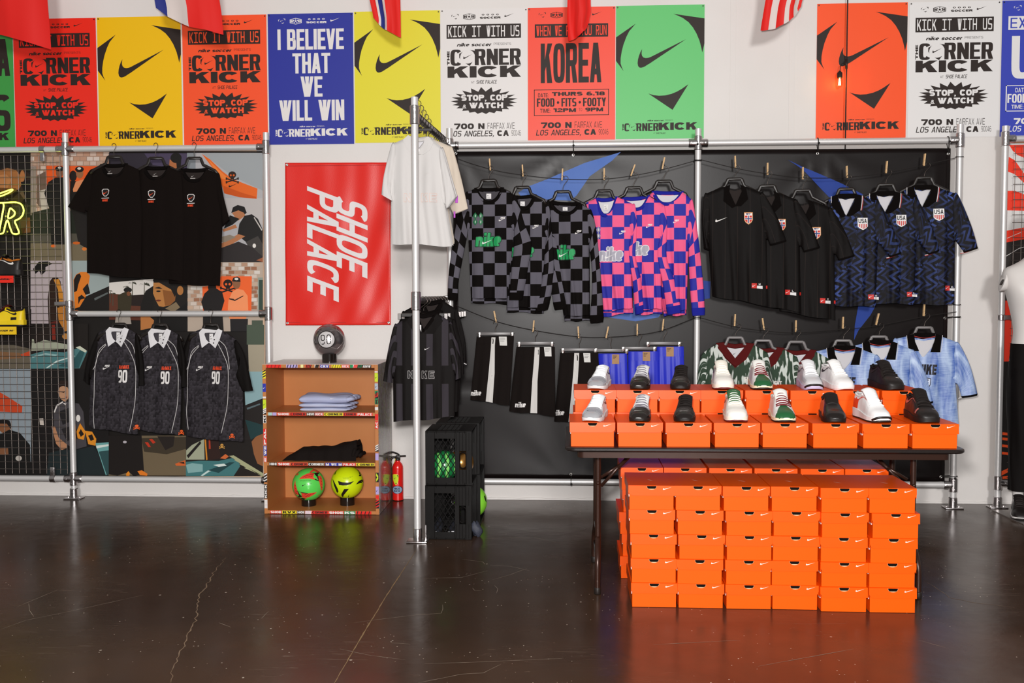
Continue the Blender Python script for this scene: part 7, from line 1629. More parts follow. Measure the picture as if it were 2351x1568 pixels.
# --- black jerseys with crest
N = dict(nl=(1662, 428), nr=(1710, 428), sl=(1618, 446), sr=(1752, 446), al=(1627, 560), ar=(1758, 552), hl=(1636, 680), hr=(1760, 702), nf=(1687, 472), L=[((1612, 500), (1626, 558)), ((1616, 568), (1630, 572))], R=[((1782, 500), (1760, 552)), ((1801, 552), (1764, 562))])
for i, (d, lab) in enumerate((((0, 0), 'black jersey with red cross crest and white chest mark, left of three'), ((76, 15), 'black jersey with red cross crest half hidden, middle of three'), ((155, 34), 'black jersey with red cross crest, right of three, beside the navy jerseys'))):
    t, on, *_ = top_garment('black_football_jersey', lab, 'jersey', 'black crest jerseys on the upper line', YG_, N, d, NOR, 50 + i, .14, DLIN, 'open', BRB, (BRB, .012), fold=.008)
    flap(t, on, BRB, [(1662, 430), (1676, 424), (1674, 440), (1689, 474), (1680, 478), (1660, 462)], 'collar_flap'); flap(t, on, BRB, [(1711, 430), (1698, 424), (1702, 440), (1687, 474), (1700, 474), (1716, 458)], 'collar_flap')
    q_ = GPrint(on); x, y = 1716, 502
    sh = lambda s_, k=1.0: [(x - 9.5 * s_, y - 13.5 * s_), (x + 9.5 * s_, y - 13.5 * s_), (x + 9.5 * s_, y + 4 * s_), (x + 6 * s_, y + 10 * s_), (x, y + 14.5 * s_), (x - 6 * s_, y + 10 * s_), (x - 9.5 * s_, y + 4 * s_)]
    q_.P('e0a06a', sh(1)); q_.P('efe9e4', sh(.86)); q_.P('cf2a22', [(x - 7.6, y - 6), (x + 7.6, y - 6), (x + 7.6, y + 4), (x + 4.8, y + 8.5), (x, y + 12), (x - 4.8, y + 8.5), (x - 7.6, y + 4)])
    for ink, w_ in (('efe9e4', 2.2), ('263a7a', 1.1)): q_.P(ink, [(x - w_, y - 6), (x + w_, y - 6), (x + w_, y + 11), (x - w_, y + 11)]); q_.P(ink, [(x - 7.6, y + 1 - w_), (x + 7.6, y + 1 - w_), (x + 7.6, y + 1 + w_), (x - 7.6, y + 1 + w_)])
    q_.k += 1; q_.text('2b3a70', 'NFF', x - 5, x + 5, y - 12, y - 8, q_.k, **XC)
    q_.part(t, 'crest'); q_.k += 1; check_logo(q_, 'ece8e4', 1642, 1669, 499, 510, q_.k)
    q_.part(t, 'logo'); q_.P('cf2a22', [(1723, 650), (1735, 650.5), (1734, 662), (1723, 661.5)]); q_.P('e8e6e6', [(1735, 656), (1748, 656.5), (1748, 663.5), (1734.5, 662)]); q_.k += 1; check_logo(q_, 'f0eceb', 1724.5, 1733.5, 653, 658.5, q_.k); q_.k += 1; q_.text('e8e6e6', 'MLX'[i], 1739, 1743, 650.5, 655, q_.k, **MD); q_.P('cf2a22', [(1756, 656), (1760, 656), (1760, 663), (1756, 663)]); q_.build(t, 'hem_label')
# --- navy jerseys
Ug = dict(nl=(1922, 448), nr=(1964, 448), sl=(1902, 460), sr=(2014, 464), al=(1910, 560), ar=(2012, 560), hl=(1908, 702), hr=(2008, 704), nf=(1941, 497), L=[((1888, 520), (1908, 560)), ((1874, 580), (1904, 588))], R=[((2044, 520), (2016, 562)), ((2061, 580), (2035, 589))])
for i, (d, lab) in enumerate((((0, 0), 'navy patterned jersey with shield crest, left of three, next to the black jerseys'), ((88, -6), 'navy patterned jersey with shield crest, middle of three'), ((174, -20), 'navy patterned jersey with shield crest, right of three, its sleeve over the end pole'))):
    gg = dict(Ug)
    if i == 2: gg['R'] = [((2049, 536), (2014, 574)), ((2063, 588), (2030, 598))]; gg['sr'] = (2021, 468); gg['ar'] = (2014, 576); gg['hr'] = (2013, 720); gg['hl'] = (1908, 718)
    t, on, *_ = top_garment('navy_football_jersey', lab, 'jersey', 'navy jerseys on the upper line', YG_ - .006, gg, d, USA, 60 + i, .14, WLIN, 'open', BRB, (BRB, .012), fold=.008)
    RW = mat('red_trim', 'c53a36', .6); WW = mat('white_trim', 'dfdbdc', .6)
    flap(t, on, BRB, [(1912, 450), (1924, 446), (1925, 462), (1940, 497), (1930, 500), (1909, 472)], 'collar_flap'); flap(t, on, BRB, [(1976, 450), (1963, 446), (1959, 464), (1941, 497), (1954, 496), (1973, 482)], 'collar_flap')
    flap(t, on, BRB, [(1924, 445), (1963, 445), (1961, 456), (1926, 456)], 'collar_stand', 1)
    pipe_line(t, on, WW, [(1977, 450), (1976, 466), (1973, 484)], .003); pipe_line(t, on, RW, [(1979, 452), (1978, 467), (1975, 484)], .002); pipe_line(t, on, WW, [(1909, 450), (1909, 466)], .0025)
    if 'R' in gg:
        (o1, i1) = gg['R'][-1]; a, b = [U(p[0] + d[0], p[1] + d[1] + 3, YG_ - .05) for p in (o1, i1)]; pts = [(a.lerp(b, k / 6) + Vector((0, -.004 * sin(pi * k / 6), -.003 * sin(pi * k / 6)))) for k in range(7)]
        MB().tube([p for p in pts], .003, 6).build('sleeve_trim', WW, t, True); MB().tube([p + Vector((0, -.002, -.004)) for p in pts], .0022, 6).build('sleeve_trim', RW, t, True)
    q_ = GPrint(on); x, y = 1977 + (-.0 if i else 0), 515 + (-1 if i == 1 else -1 if i == 2 else 0)
    sh = lambda s_: [(x - 11.5 * s_, y - 14 * s_), (x + 11.5 * s_, y - 14 * s_), (x + 11.5 * s_, y + 6 * s_), (x + 7 * s_, y + 10.5 * s_), (x, y + 14 * s_), (x - 7 * s_, y + 10.5 * s_), (x - 11.5 * s_, y + 6 * s_)]
    q_.P('e9e7e6', sh(1)); q_.k += 1; q_.text('16131c', 'USA', x - 9.5, x + 9.5, y - 12, y - 2, q_.k, st=.26, t=.2, n=3, gap=.12)
    for k in range(5): xx = x - 9 + 4.1 * k; q_.P('c8322e', [(xx, y), (xx + 2.2, y), (xx + 2.2, y + (7, 9.5, 11.5, 9.8, 7.5)[k]), (xx, y + (6.2, 8.8, 11, 10.8, 8.2)[k])])
    q_.part(t, 'crest'); x, y = 1989, 676; q_.P('c8322e', [(x, y), (x + 12, y), (x + 12, y + 11), (x, y + 11)]); q_.P('e8e6e6', [(x + 12, y + 6), (x + 25, y + 6), (x + 25, y + 12), (x + 12, y + 11)]); q_.k += 1; check_logo(q_, 'f0eceb', x + 1.5, x + 10.5, y + 2, y + 7.5, q_.k); q_.k += 1; q_.text('e8e6e6', ('M', 'L', 'XL')[i], x + 15, x + 21, y + 1, y + 5, q_.k, **MD); q_.build(t, 'hem_label')
# --- green jerseys
YJ = -.245
J = dict(nl=(1648, 790), nr=(1728, 791), sl=(1614, 812), sr=(1760, 810), al=(1612, 905), ar=(1762, 900), hl=(1614, 1040), hr=(1760, 1040), nf=(1687, 836), L=[((1604, 850), (1610, 900)), ((1600, 900), (1614, 915))], R=[((1768, 850), (1762, 900)), ((1776, 905), (1762, 915))])
for i, (d, lab) in enumerate((((0, 0), 'green drip-patterned jersey with maroon V collar, left of three'), ((68, 10), 'green drip-patterned jersey with maroon V collar, middle of three'), ((142, 15), 'green drip-patterned jersey with maroon V collar, right of three'))):
    gg = dict(J)
    if i: gg['nf'] = (1683, 843)
    t, on, *_ = top_garment('green_jersey', lab, 'jersey', 'green jerseys on the lower line', YJ, gg, d, GRJ, 70 + i, .14, WLIN, 'v', MAR, None, fold=.006)
    flap(t, on, MAR, [(1647, 790), (1660, 786), (1690, 826), (1688, 845), (1664, 822)], 'collar_band', 2); flap(t, on, MAR, [(1729, 791), (1716, 787), (1686, 824), (1686, 845), (1712, 824)], 'collar_band', 2)
    q_ = GPrint(on); q_.k += 1; check_logo(q_, '4b4a50', 1683, 1690, 809, 814, q_.k); q_.k += 1; q_.text('e8e0da', 'FUT', 1707, 1724, 864, 875, q_.k, **XC); q_.build(t, 'print')
# --- pale blue jerseys
L_ = dict(nl=(2086, 772), nr=(2158, 772), sl=(2054, 780), sr=(2198, 788), al=(2056, 880), ar=(2190, 880), hl=(2060, 972), hr=(2197, 974), nf=(2119, 822), L=[((2040, 830), (2056, 880)), ((2032, 890), (2054, 900))], R=[((2222, 840), (2194, 884)), ((2237, 902), (2200, 908))])
for i, (d, lab) in enumerate((((-184, 29), 'pale blue satin jersey with black collar, left of three, beside the green jerseys'), ((-102, 17), 'pale blue satin jersey with black collar, middle of three'), ((0, 0), 'pale blue satin jersey with black collar, right of three, lettering and crest showing'))):
    gg = dict(L_)
    if i < 2: gg['hl'] = (2060, 1010); gg['hr'] = (2190, 1010)
    t, on, *_ = top_garment('pale_blue_jersey', lab, 'jersey', 'pale blue jerseys on the lower line', YJ - .004, gg, d, LBJ, 80 + i, .14, WLIN, 'open', BRB, (BRB, .014), fold=.010)
    flap(t, on, BRB, [(2083, 771), (2098, 766), (2101, 785), (2110, 806), (2086, 806)]); flap(t, on, BRB, [(2160, 770), (2146, 766), (2144, 780), (2134, 808), (2154, 808)]); flap(t, on, BRB, [(2098, 764), (2146, 764), (2143, 775), (2101, 775)], 'collar_stand', 1)
    pipe_line(t, on, mat('red_trim', 'c53a36', .6), [(2099, 772), (2122, 776), (2145, 772)], .002); WW = mat('white_trim', 'dfdbdc', .6); pipe_line(t, on, WW, [(2161, 769), (2159, 790), (2155, 808)], .002); pipe_line(t, on, WW, [(2082, 770), (2084, 790), (2086, 806)], .002)
    q_ = GPrint(on); q_.k += 1; q_.text('1d1a22', 'NIKE', 2106, 2146, 836, 859, q_.k, st=.36, t=.24, n=2.6, gap=.07, shear=.3)
    q_.part(t, 'lettering'); q_.P('20233a', [(2117, 865), (2131, 867), (2130, 882), (2126, 890), (2122, 893), (2117, 886)]); q_.P('d7e0f2', [(2118.5, 867), (2129.5, 868.5), (2128.5, 881), (2125, 888), (2122, 890), (2118.5, 884)])
    for k in range(3): q_.P('20233a', [(2119.5, 870 + 5.5 * k), (2124, 869.5 + 5.5 * k), (2127.5 - k, 871 + 5.5 * k), (2124, 873 + 5.5 * k), (2121, 873 + 5.5 * k)])
    q_.build(t, 'print')
    if i == 2: a, b = U(2237, 908, YJ - .05), U(2200, 914, YJ - .05); MB().tube([a.lerp(b, k / 8) + Vector((0, 0, .004 * sin(k * 2.1))) for k in range(9)], .0032, 6).build('sleeve_trim', WW, t, True)
# --- shorts
def shorts(lab, group, pts, m, seed, tilt=.12, name='shorts', gap=None):
    (x0, y0), (x1, y1), (x2, y2), (x3, y3) = pts               # waist l, waist r, hem r, hem l
    Y = YJ + .004; c = [U(a, b, Y) for a, b in pts]; xc = (c[0].x + c[1].x) / 2; t = thing(name, lab, 'shorts', (xc, Y, c[3].z), group); rr = random.Random(seed); ph = [rr.uniform(0, 6.28) for _ in range(4)]
    NU, NV = 30, 20; V = []; F = []; UVs = []
    def P(u, v, s_):
        p = c[0].lerp(c[1], u).lerp(c[3].lerp(c[2], u), v); e = max(0, 1 - abs(2 * u - 1) ** 3) ** .5
        z = p.z - .004 * sin(8 * u + ph[0]) * v - (.006 * s_ if v > .99 else 0)
        return Vector((p.x, Y - tilt * (p.x - xc) - s_ * (.016 + .012 * v) * e + .007 * v * sin(6.28 * 1.7 * u + ph[1]) + .004 * sin(6.28 * 4.1 * u + ph[2]) * (.3 + v), z))
    for s_ in (1, -1):
        for j in range(NV + 1):
            for i in range(NU + 1): V.append(P(i / NU, j / NV, s_)); UVs.append((i / NU, j / NV))
    n = (NU + 1) * (NV + 1)
    for j in range(NV):
        for i in range(NU): a = j * (NU + 1) + i; F += [(a, a + NU + 1, a + NU + 2, a + 1), (a + n, a + 1 + n, a + NU + 2 + n, a + NU + 1 + n)]
        a, b = j * (NU + 1), (j + 1) * (NU + 1); F += [(a, a + n, b + n, b), (a + NU, b + NU, b + NU + n, a + NU + n)]
    for i in range(NU): F.append((i, i + 1, i + 1 + n, i + n))
    mesh_obj('leg_panel', V, F, m, t, True, UVs)
    V = []; F = []
    for j in range(3):
        for i in range(25): p = P(i / 24, .005 + .055 * j, 1); p.y -= .0026 + (.0012 * sin(i * 2.4) if j else 0); V.append(p)
    for j in range(2):
        for i in range(24): a = j * 25 + i; F.append((a, a + 25, a + 26, a + 1))
    mesh_obj('waistband', V, F, m, t, True)
    def inv(px, py):
        q_ = U(px, py, Y); v = (c[0].z - q_.z) / (c[0].z - c[3].z)
        for _ in range(4):
            a, b = c[0].lerp(c[3], v), c[1].lerp(c[2], v); u = (q_.x - a.x) / (b.x - a.x); zt_, zb_ = c[0].z + (c[1].z - c[0].z) * u, c[3].z + (c[2].z - c[3].z) * u; v = min(1, max(0, (zt_ - q_.z) / (zt_ - zb_)))
        return min(1, max(0, u)), v
    def on(px, py, l=1): u, v = inv(px, py); p = P(u, v, 1); return p - Vector((0, .0028 + .0004 * l, 0))
    return t, on
def Sz(*pts): return [(1040 + a / 5.406, 690 + b / 5.406) for a, b in pts]
SB = 'black shorts on the lower line'
sp = [(Sz((292, 448), (758, 438), (705, 1284), (212, 1216)), ((480, 455), (530, 455), (522, 560), (520, 900), (495, 1255), (410, 1250), (450, 850), (472, 600)), (572, 446, 670, 556), (217, 355, 1108, 1174), 'black shorts with white side stripe at the left end of the lower line'),
      (Sz((786, 578), (1264, 572), (1272, 1418), (695, 1364)), ((1016, 578), (1076, 578), (1068, 760), (1050, 1000), (1046, 1390), (962, 1385), (985, 1000), (1008, 720)), (1130, 572, 1220, 688), (768, 905, 1252, 1318), 'black shorts with white side stripe, middle of three'),
      (Sz((1330, 648), (1800, 640), (1860, 1530), (1255, 1490)), ((1506, 650), (1566, 650), (1560, 800), (1540, 1100), (1500, 1500), (1434, 1495), (1470, 1150), (1496, 850)), (1616, 650, 1702, 762), (1232, 1382, 1356, 1424), 'black shorts with white side stripe, right of three, partly behind the shoe boxes')]
for i, (P_, stp, lb, nk, lab) in enumerate(sp):
    t, on = shorts(lab, SB, P_, BKC, 90 + i)
    flap(t, on, cmat('white_stripe', 'd9d6d2', .8, .2), Sz(*stp), 'side_stripe', 1)
    o = flap(t, on, mat('paper_label', 'dcdad6', .7), Sz((lb[0], lb[1]), (lb[2], lb[1]), (lb[2] + 4, lb[3]), (lb[0] + 12, lb[3])), 'paper_tag', 5)
    q_ = GPrint(lambda a, b, l=1: on(a, b, l + 8)); (a, b), (c_, d_) = Sz((lb[0] + 14, lb[1] + 16), (lb[2] - 18, lb[1] + 40)); 
    for k in range(3): q_.P('8d8a88', [(a, b + 3.2 * k), (c_ - (2 if k == 2 else 0), b + 3.2 * k), (c_ - (2 if k == 2 else 0), b + 3.2 * k + 1.1), (a, b + 3.2 * k + 1.1)])
    q_.build(t, 'tag_print')
    q_ = GPrint(on); (a, b), (c_, d_) = Sz((nk[0], nk[2]), (nk[1], nk[3])); nike_word(q_, a, c_, b, d_, 'e8e4e2', 'e8e4e2'); q_.build(t, 'print')
    bx, by = Sz(((345 + 710) / 2, 394), ((838 + 1205) / 2, 512), ((1385 + 1750) / 2, 592))[i]; hk = ((1137, 745), (1229, 766), (1329, 780))[i]
    hanger('black clip hanger holding the %s pair of black shorts from the left' % OL[i], 'clip hangers on the lower line', bx, by, YJ + .004, U(hk[0], hk[1] - 5, YJ).z, .102, PLG, kind='clip', hookpx=hk)
for i, (P_, lab, bx, by, lbx, hk) in enumerate((([(1374, 812), (1439, 811), (1446, 990), (1376, 990)], 'royal blue shorts with brown paper tag, left of three', 1403, 801, (1405, 813, 1421, 835), (1399, 781)), ([(1442, 807), (1511, 806), (1514, 990), (1444, 990)], 'royal blue shorts with brown paper tag, middle of three', 1467, 796, (1475, 807, 1492, 828), (1468, 774)), ([(1508, 796), (1569, 795), (1574, 990), (1512, 990)], 'royal blue shorts with brown paper tag, right of three, beside the middle pole', 1524, 785, (1529, 796, 1546, 818), (1526, 763)))):
    t, on = shorts(lab, 'royal blue shorts on the lower line', P_, BLS, 95 + i)
    x0, y0, x1, y1 = lbx; flap(t, on, mat('kraft_tag', 'b08a63', .8), [(x0, y0), (x1, y0), (x1, y1), (x0, y1)], 'paper_tag', 5)
    q_ = GPrint(lambda a, b, l=1: on(a, b, l + 8)); 
    for k in range(3): q_.P('4a3524', [(x0 + 2, y0 + 3 + 3 * k), (x0 + 11 - 2 * k, y0 + 3 + 3 * k), (x0 + 11 - 2 * k, y0 + 4.2 + 3 * k), (x0 + 2, y0 + 4.2 + 3 * k)])
    q_.build(t, 'tag_print')
    hanger('black clip hanger holding the %s pair of blue shorts from the left' % OL[i], 'clip hangers on the lower line', bx, by, YJ - .004, U(hk[0], hk[1] - 5, YJ).z, .095, PLG, kind='clip', hookpx=hk)
# --- hangers and clothespins of the two lines
UPX = [(1122, 414, 1128, 388), (1199, 430, 1204, 402), (1292, 440, 1299, 411), (1387, 438, 1392, 412), (1455, 431, 1461, 404), (1524, 416, 1530, 389), (1687, 411, 1694, 387), (1762, 427, 1767, 400), (1843, 437, 1849, 410), (1943, 434, 1949, 408), (2034, 424, 2042, 397), (2122, 408, 2130, 381)]
UPN = ['first grey checked sweatshirt', 'second grey checked sweatshirt', 'third grey checked sweatshirt', 'first pink checked sweatshirt', 'second pink checked sweatshirt', 'third pink checked sweatshirt', 'first black jersey', 'second black jersey', 'third black jersey', 'first navy jersey', 'second navy jersey', 'third navy jersey']
PINU = [(1125, 378, .07), (1200, 392, .05), (1291, 401, -.06), (1387, 400, 0), (1453, 391, -.35), (1523, 375, -.2), (1688, 372, .05), (1762, 388, 0), (1843, 398, 0), (1944, 395, .04), (2035, 384, -.08), (2122, 367, -.1)]
for (x, y, hx, hy), nm, (a, b, l_) in zip(UPX, UPN, PINU):
    hanger('black hanger in the neck of the %s on the upper line' % nm, 'black hangers on the upper line', x, y, YG_ + .006, U(hx, hy - 4, YG_).z, .16, PLH, .12, hookpx=(hx, hy))
    pin_(a, b, YLN - .003, -l_, 'wooden clothespin on the upper line above the %s' % nm)
LPX = [(1688, 775, 1696, 751), (1752, 782, 1758, 760), (1829, 785, 1833, 764), (1936, 782, 1944, 756), (2018, 773, 2024, 749), (2122, 752, 2129, 727)]
LPN = ['first green jersey', 'second green jersey', 'third green jersey', 'first pale blue jersey', 'second pale blue jersey', 'third pale blue jersey']
for (x, y, hx, hy), nm in zip(LPX, LPN): hanger('grey black hanger in the neck of the %s' % nm, 'hangers on the lower line', x, y, YJ + .006, U(hx, hy - 4, YJ).z, .16, PLG, .12, hookpx=(hx, hy))
PINL = [(1137, 727, .2), (1225, 749, -.08), (1328, 763, .06), (1394, 763, -.2), (1463, 757, 0), (1522, 746, -.1), (1687, 735, -.05), (1752, 744, .15), (1827, 749, 0), (1935, 741, -.02), (2014, 733, -.22), (2121, 712, -.05)]
LN2 = ['first black shorts', 'second black shorts', 'third black shorts', 'first blue shorts', 'second blue shorts', 'third blue shorts'] + LPN
for (a, b, l_), nm in zip(PINL, LN2): pin_(a, b, YLN - .003, -l_, 'wooden clothespin on the lower line above the %s' % nm)
# ------------------------------------------------------------------ garments on the rack arms
Wg = dict(nl=(938, 316), nr=(986, 318), sl=(899, 332), sr=(1016, 344), al=(898, 462), ar=(1022, 470), hl=(899, 560), hr=(1038, 566), nf=(960, 352), L=[((882, 400), (900, 452)), ((876, 447), (902, 462))], R=[((1038, 420), (1022, 470)), ((1048, 452), (1026, 480))])
def outl(q_, x0, x1, y0, y1, ink, s, cloth_ink='cfccca'):
    w_ = (x1 - x0) / 4
    for k, c in enumerate(s):
        a, b = (x0 + k * w_ + 1.5, x0 + (k + 1) * w_ - 1.5) if c != 'I' else (x0 + (k + .35) * w_, x0 + (k + .65) * w_)
        q_.k += 1; q_.text(ink, c, a, b, y0, y1, q_.k, st=.34, t=.27, n=3); q_.k += 1.5; q_.text(cloth_ink, c, a + .9, b - .9, y0 + .9, y1 - .9, q_.k, st=.28, t=.19, n=3)
def rack_top(lab, Y, d, m, seed, words, group, g_, lin_=WLIN, cm_=None, name='white_jersey', ink='d9bcb2', hide=()):
    """the traced outline belongs to the plane of the frontmost shirt; copies behind keep the same real size"""
    t, on, xc, zh = top_garment(name, lab, 'jersey', group, YRK, g_, d, m, seed, .02, lin_, 'v', cm_ or m, None, fold=.010, hide=hide)
    if words:
        q_ = GPrint(on); outl(q_, *words, ink, 'NIKE', 'cfccca' if name == 'white_jersey' else '100c0b'); q_.k += 1; check_logo(q_, 'cfcbc8' if name == 'white_jersey' else 'e6e2e0', 976, 988, 397 if name == 'white_jersey' else 797, 402 if name == 'white_jersey' else 803, q_.k); q_.build(t, 'print')
    t.location.y += Y - YRK
    return t, on
YRK = -1.10
RW_ = 'light jerseys on the upper rack arm'
t, on = rack_top('white jersey with faint outlined lettering, foremost on the upper rack arm', -1.10, (0, 0), WHJ, 101, (928, 1006, 445, 465), RW_, Wg)
flap(t, on, WHJ, [(926, 322), (938, 311), (948, 316), (952, 336), (960, 353), (948, 356), (934, 340)]); flap(t, on, WHJ, [(996, 328), (984, 314), (976, 318), (972, 336), (960, 353), (972, 356), (988, 346)]); tag_label(t, on, 956, 342, 964, 352)
xa = lambda Y: XG + (XC_ - .025 - XG) * (Y - YG) / (YR - .03 - YG)      # arm axis at depth Y
x0a = xa(-1.10)
for i, (Y, m, lab) in enumerate(((-1.02, WHJ, 'white jersey hanging second from the front on the upper rack arm'), (-.94, BGJ, 'cream jersey hanging third from the front on the upper rack arm, purple sleeve mark'), (-.86, WHJ, 'white jersey hanging fourth from the front on the upper rack arm'), (-.78, BGJ, 'cream jersey hanging nearest the wall on the upper rack arm'))):
    gg = dict(Wg)
    if i == 1: gg['R'] = [((1052, 400), (1024, 470)), ((1071, 482), (1036, 496))]; gg['sr'] = (1034, 338)
    t, on = rack_top(lab, Y, (0, 0), m, 102 + i, None, RW_, gg, cm_=m); t.location.x += (.0, -.004, -.012, -.02)[i]; t.location.z += (.012, .02, .03, .04)[i]
    if i == 1: MB().box(t.location + Vector((.205, -.045, .24)), t.location + Vector((.222, -.040, .285)), .002).build('purple_patch', mat('orchid', 'b64fc0', .6), t); MB().box(t.location + Vector((.195, -.045, .15)), t.location + Vector((.206, -.040, .19)), .002).build('purple_patch', mat('orchid', 'b64fc0', .6), t)
Kg = dict(nl=(952, 722), nr=(1004, 720), sl=(904, 748), sr=(1038, 742), al=(902, 868), ar=(1046, 862), hl=(903, 968), hr=(1044, 956), nf=(972, 766), L=[((888, 820), (902, 864)), ((880, 874), (902, 879))], R=[((1056, 810), (1046, 860)), ((1060, 866), (1046, 872))])
RK_ = 'dark clothes on the lower rack arm'
t, on = rack_top('black jersey with grey panels and outlined lettering, foremost on the lower rack arm', -1.10, (0, 0), KJ, 110, (936, 1001, 850, 868), RK_, Kg, DLIN, BRB, 'black_panel_jersey', '9c9796')
flap(t, on, BKJ, [(934, 736), (948, 722), (958, 740), (970, 766), (952, 764)]); flap(t, on, BKJ, [(1018, 736), (1004, 722), (994, 740), (974, 766), (996, 766)]); tag_label(t, on, 962, 746, 968, 763)
x0a = xa(-1.10)
t, on = rack_top('plain black jersey hanging second from the front on the lower rack arm', -.97, (0, 0), BKJ, 111, None, RK_, Kg, DLIN, BRB, 'black_jersey'); t.location.x += .004; t.location.z += .01
q_ = Vector((t.location.x + .265, -.90, t.location.z + .33))
t, on = rack_top('plain black jersey hanging nearest the wall on the lower rack arm', -.86, (0, 0), BKJ, 112, None, RK_, Kg, DLIN, BRB, 'black_jersey'); da = U(1072, 834, -.86) - U(1060, 868, -1.10); t.location.x += da.x; t.location.z += da.z
m = MB(); b = Vector(U(1060, 836, -.92)); m.tube([b, b + Vector((.012, 0, .006)), b + Vector((.03, 0, -.002))], .003, 5); m.tube([b + Vector((-.03, 0, -.03)), b + Vector((-.015, 0, -.022)), b + Vector((-.03, 0, -.012))], .003, 5); m.build('cuff_mark', mat('white_trim', 'dfdbdc', .6), t)
# pink shorts on a clip hanger
zc = ZA2 - .125; xk = xa(-1.03); t = thing('pink_shorts', 'pink shorts on a clip hanger behind the foremost black jersey', 'shorts', (xk + .02, -1.03, zc - .34), RK_); V = []; F = []
for s_ in (1, -1):
    for j in range(9):
        for i in range(21):
            u, v = i / 20, j / 8; e = max(0, 1 - abs(2 * u - 1) ** 3) ** .5; V.append((xk + .02 + (u - .5) * (.25 + .06 * v), -1.035 - s_ * .012 * e + .006 * sin(14 * u) * v, zc - .36 * v))
for j in range(8):
    for i in range(20): a = j * 21 + i; F += [(a, a + 21, a + 22, a + 1), (a + 189, a + 190, a + 211, a + 210)]
    F += [(j * 21, j * 21 + 189, j * 21 + 210, j * 21 + 21), (j * 21 + 20, j * 21 + 41, j * 21 + 230, j * 21 + 209)]
mesh_obj('leg_panel', V, F, cmat('orchid_pink', 'd77fc2', .6, .25), t, True)
q_ = Print(lambda u, v, l: Vector((u, -1.0505 - .0005 * l, v))); q_.text('f0e6ee', 'NIKE', xk + .0, xk + .10, zc - .02, zc - .05, **MD); q_.build(t, 'print')
for k, (Y, kd) in enumerate(((-1.10, 0), (-1.02, 0), (-.94, 0), (-.86, 0), (-.78, 0))):
    c = (xa(Y) + 0, Y, ZA1 - .066); t = hanger('black hanger on the upper rack arm, %s from the front' % ['first', 'second', 'third', 'fourth', 'fifth'][k], 'hangers on the upper rack arm', 1000, 300, Y, 2.6, .17)
    bpy.data.objects.remove(t.children[0]); t.location = c; MB().tube(spl([(c[0], Y, c[2] - .004), (c[0], Y, c[2] + .02), (c[0] + .026, Y, ZA1 - .012), (c[0] + .0255, Y, ZA1 + .008), (c[0], Y, ZA1 + .0245), (c[0] - .024, Y, ZA1 + .006)], 5), .0023, 6).build('hook', CORD, t, True)
for k in range(9):
    Y = -1.14 + .105 * k + .02; x = xa(Y); low = k in (1, 3, 5, 7)
    if abs(Y + 1.10) < .02 or not -1.2 < Y < -.25: continue
    t = thing('clip_hanger', 'clip hanger on the lower rack arm, number %s from the front' % ['one', 'two', 'three', 'four', 'five', 'six', 'seven', 'eight', 'nine'][k], 'hanger', (x, Y, ZA2), 'hangers on the lower rack arm')
    MB().tube(spl([(x - .012, Y, ZA2 - .075), (x - .012, Y, ZA2 - .045), (x + .026, Y, ZA2 - .012), (x + .0255, Y, ZA2 + .008), (x, Y, ZA2 + .0245), (x - .024, Y, ZA2 + .006)], 5), .0023, 6).build('hook', HKM, t, True)
    MB().box((x - .13, Y - .004, ZA2 - .098), (x + .13, Y + .004, ZA2 - .076), .002).build('bar', PLH, t)
    for sx in (-1, 1): MB().box((x + sx * .142 - .011, Y - .009, ZA2 - .115), (x + sx * .142 + .011, Y + .009, ZA2 - .078), .002).build('clip', mat('chrome_clip', 'c9c4c2', .2, 1.0), t)
for k in range(8):
    Y = -.70 + .055 * k if k else -1.16; x = xa(Y)
    t = thing('wire_hook', 'spare black wire hanger hook on the upper rack arm, number %s from the front' % ['one', 'two', 'three', 'four', 'five', 'six', 'seven', 'eight'][k], 'hanger', (x, Y, ZA1), 'empty hooks on the upper rack arm')
    MB().tube(spl([(x + .01, Y, ZA1 - .065), (x + .012, Y, ZA1 - .045), (x + .027, Y, ZA1 - .012), (x + .0255, Y, ZA1 + .008), (x, Y, ZA1 + .0245), (x - .0245, Y, ZA1 + .006), (x - .026, Y, ZA1 - .01)], 5), .0026, 6).build('hook', CORD, t, True)
    MB().box((x - .07, Y - .005, ZA1 - .085), (x + .09, Y + .005, ZA1 - .068), .003).build('bar', PLH, t)
# ------------------------------------------------------------------ shoes on the left wire grid
def shelf_shoe(px_heel, y_sole, y_card, ink, word, lab, lab2, **k):
    Y = -.20; p = U(px_heel, y_sole, Y); x1 = p.x; z = p.z
    zc0, zc1 = U(20, y_card[1], Y - .055).z, U(20, y_card[0], Y - .055).z
    t = thing('shoe_shelf', lab2, 'shelf', (x1 - .15, Y, z), 'little shelves on the left wire grid')
    MB().box((x1 - .32, Y - .055, z - .004), (x1 - .002, -.082, z - .0005), .001).build('plate', mat('smoked_acrylic', '1c1714', .15, 0, .5), t)
    MB().box((x1 - .32, Y - .057, zc0), (x1 - .03, Y - .054, min(zc1, z - .004))).build('label_card', mat('card_' + ink, ink, .55), t, label='bright label card with black lettering')
    q_ = Print(lambda u, v, l: Vector((u, Y - .0575 - .0005 * l, v))); zm = (zc0 + zc1) / 2; q_.text(BLK, word, x1 - .31, x1 - .042, zm + .006, zm - .006, **dict(XW, shear=.4)); q_.build(t, 'lettering')
    shoe('sneaker', lab, 'sneakers on the left wire grid', (x1 - .29, Y, z + .0006), radians(-90), **k)
shelf_shoe(50, 631, (633, 649), 'ee2a17', 'AIR MAX 90 "MEMORIAL"', 'black sneaker with orange edging on a small shelf over a red card', 'small wall shelf with red label card', up='17110f', sole='1a1412', out='15100e', lace='c9761f', tongue='1d1613', mark='e0dcd8', cov='b5651c', wide=1.0, st=(.022, .034))
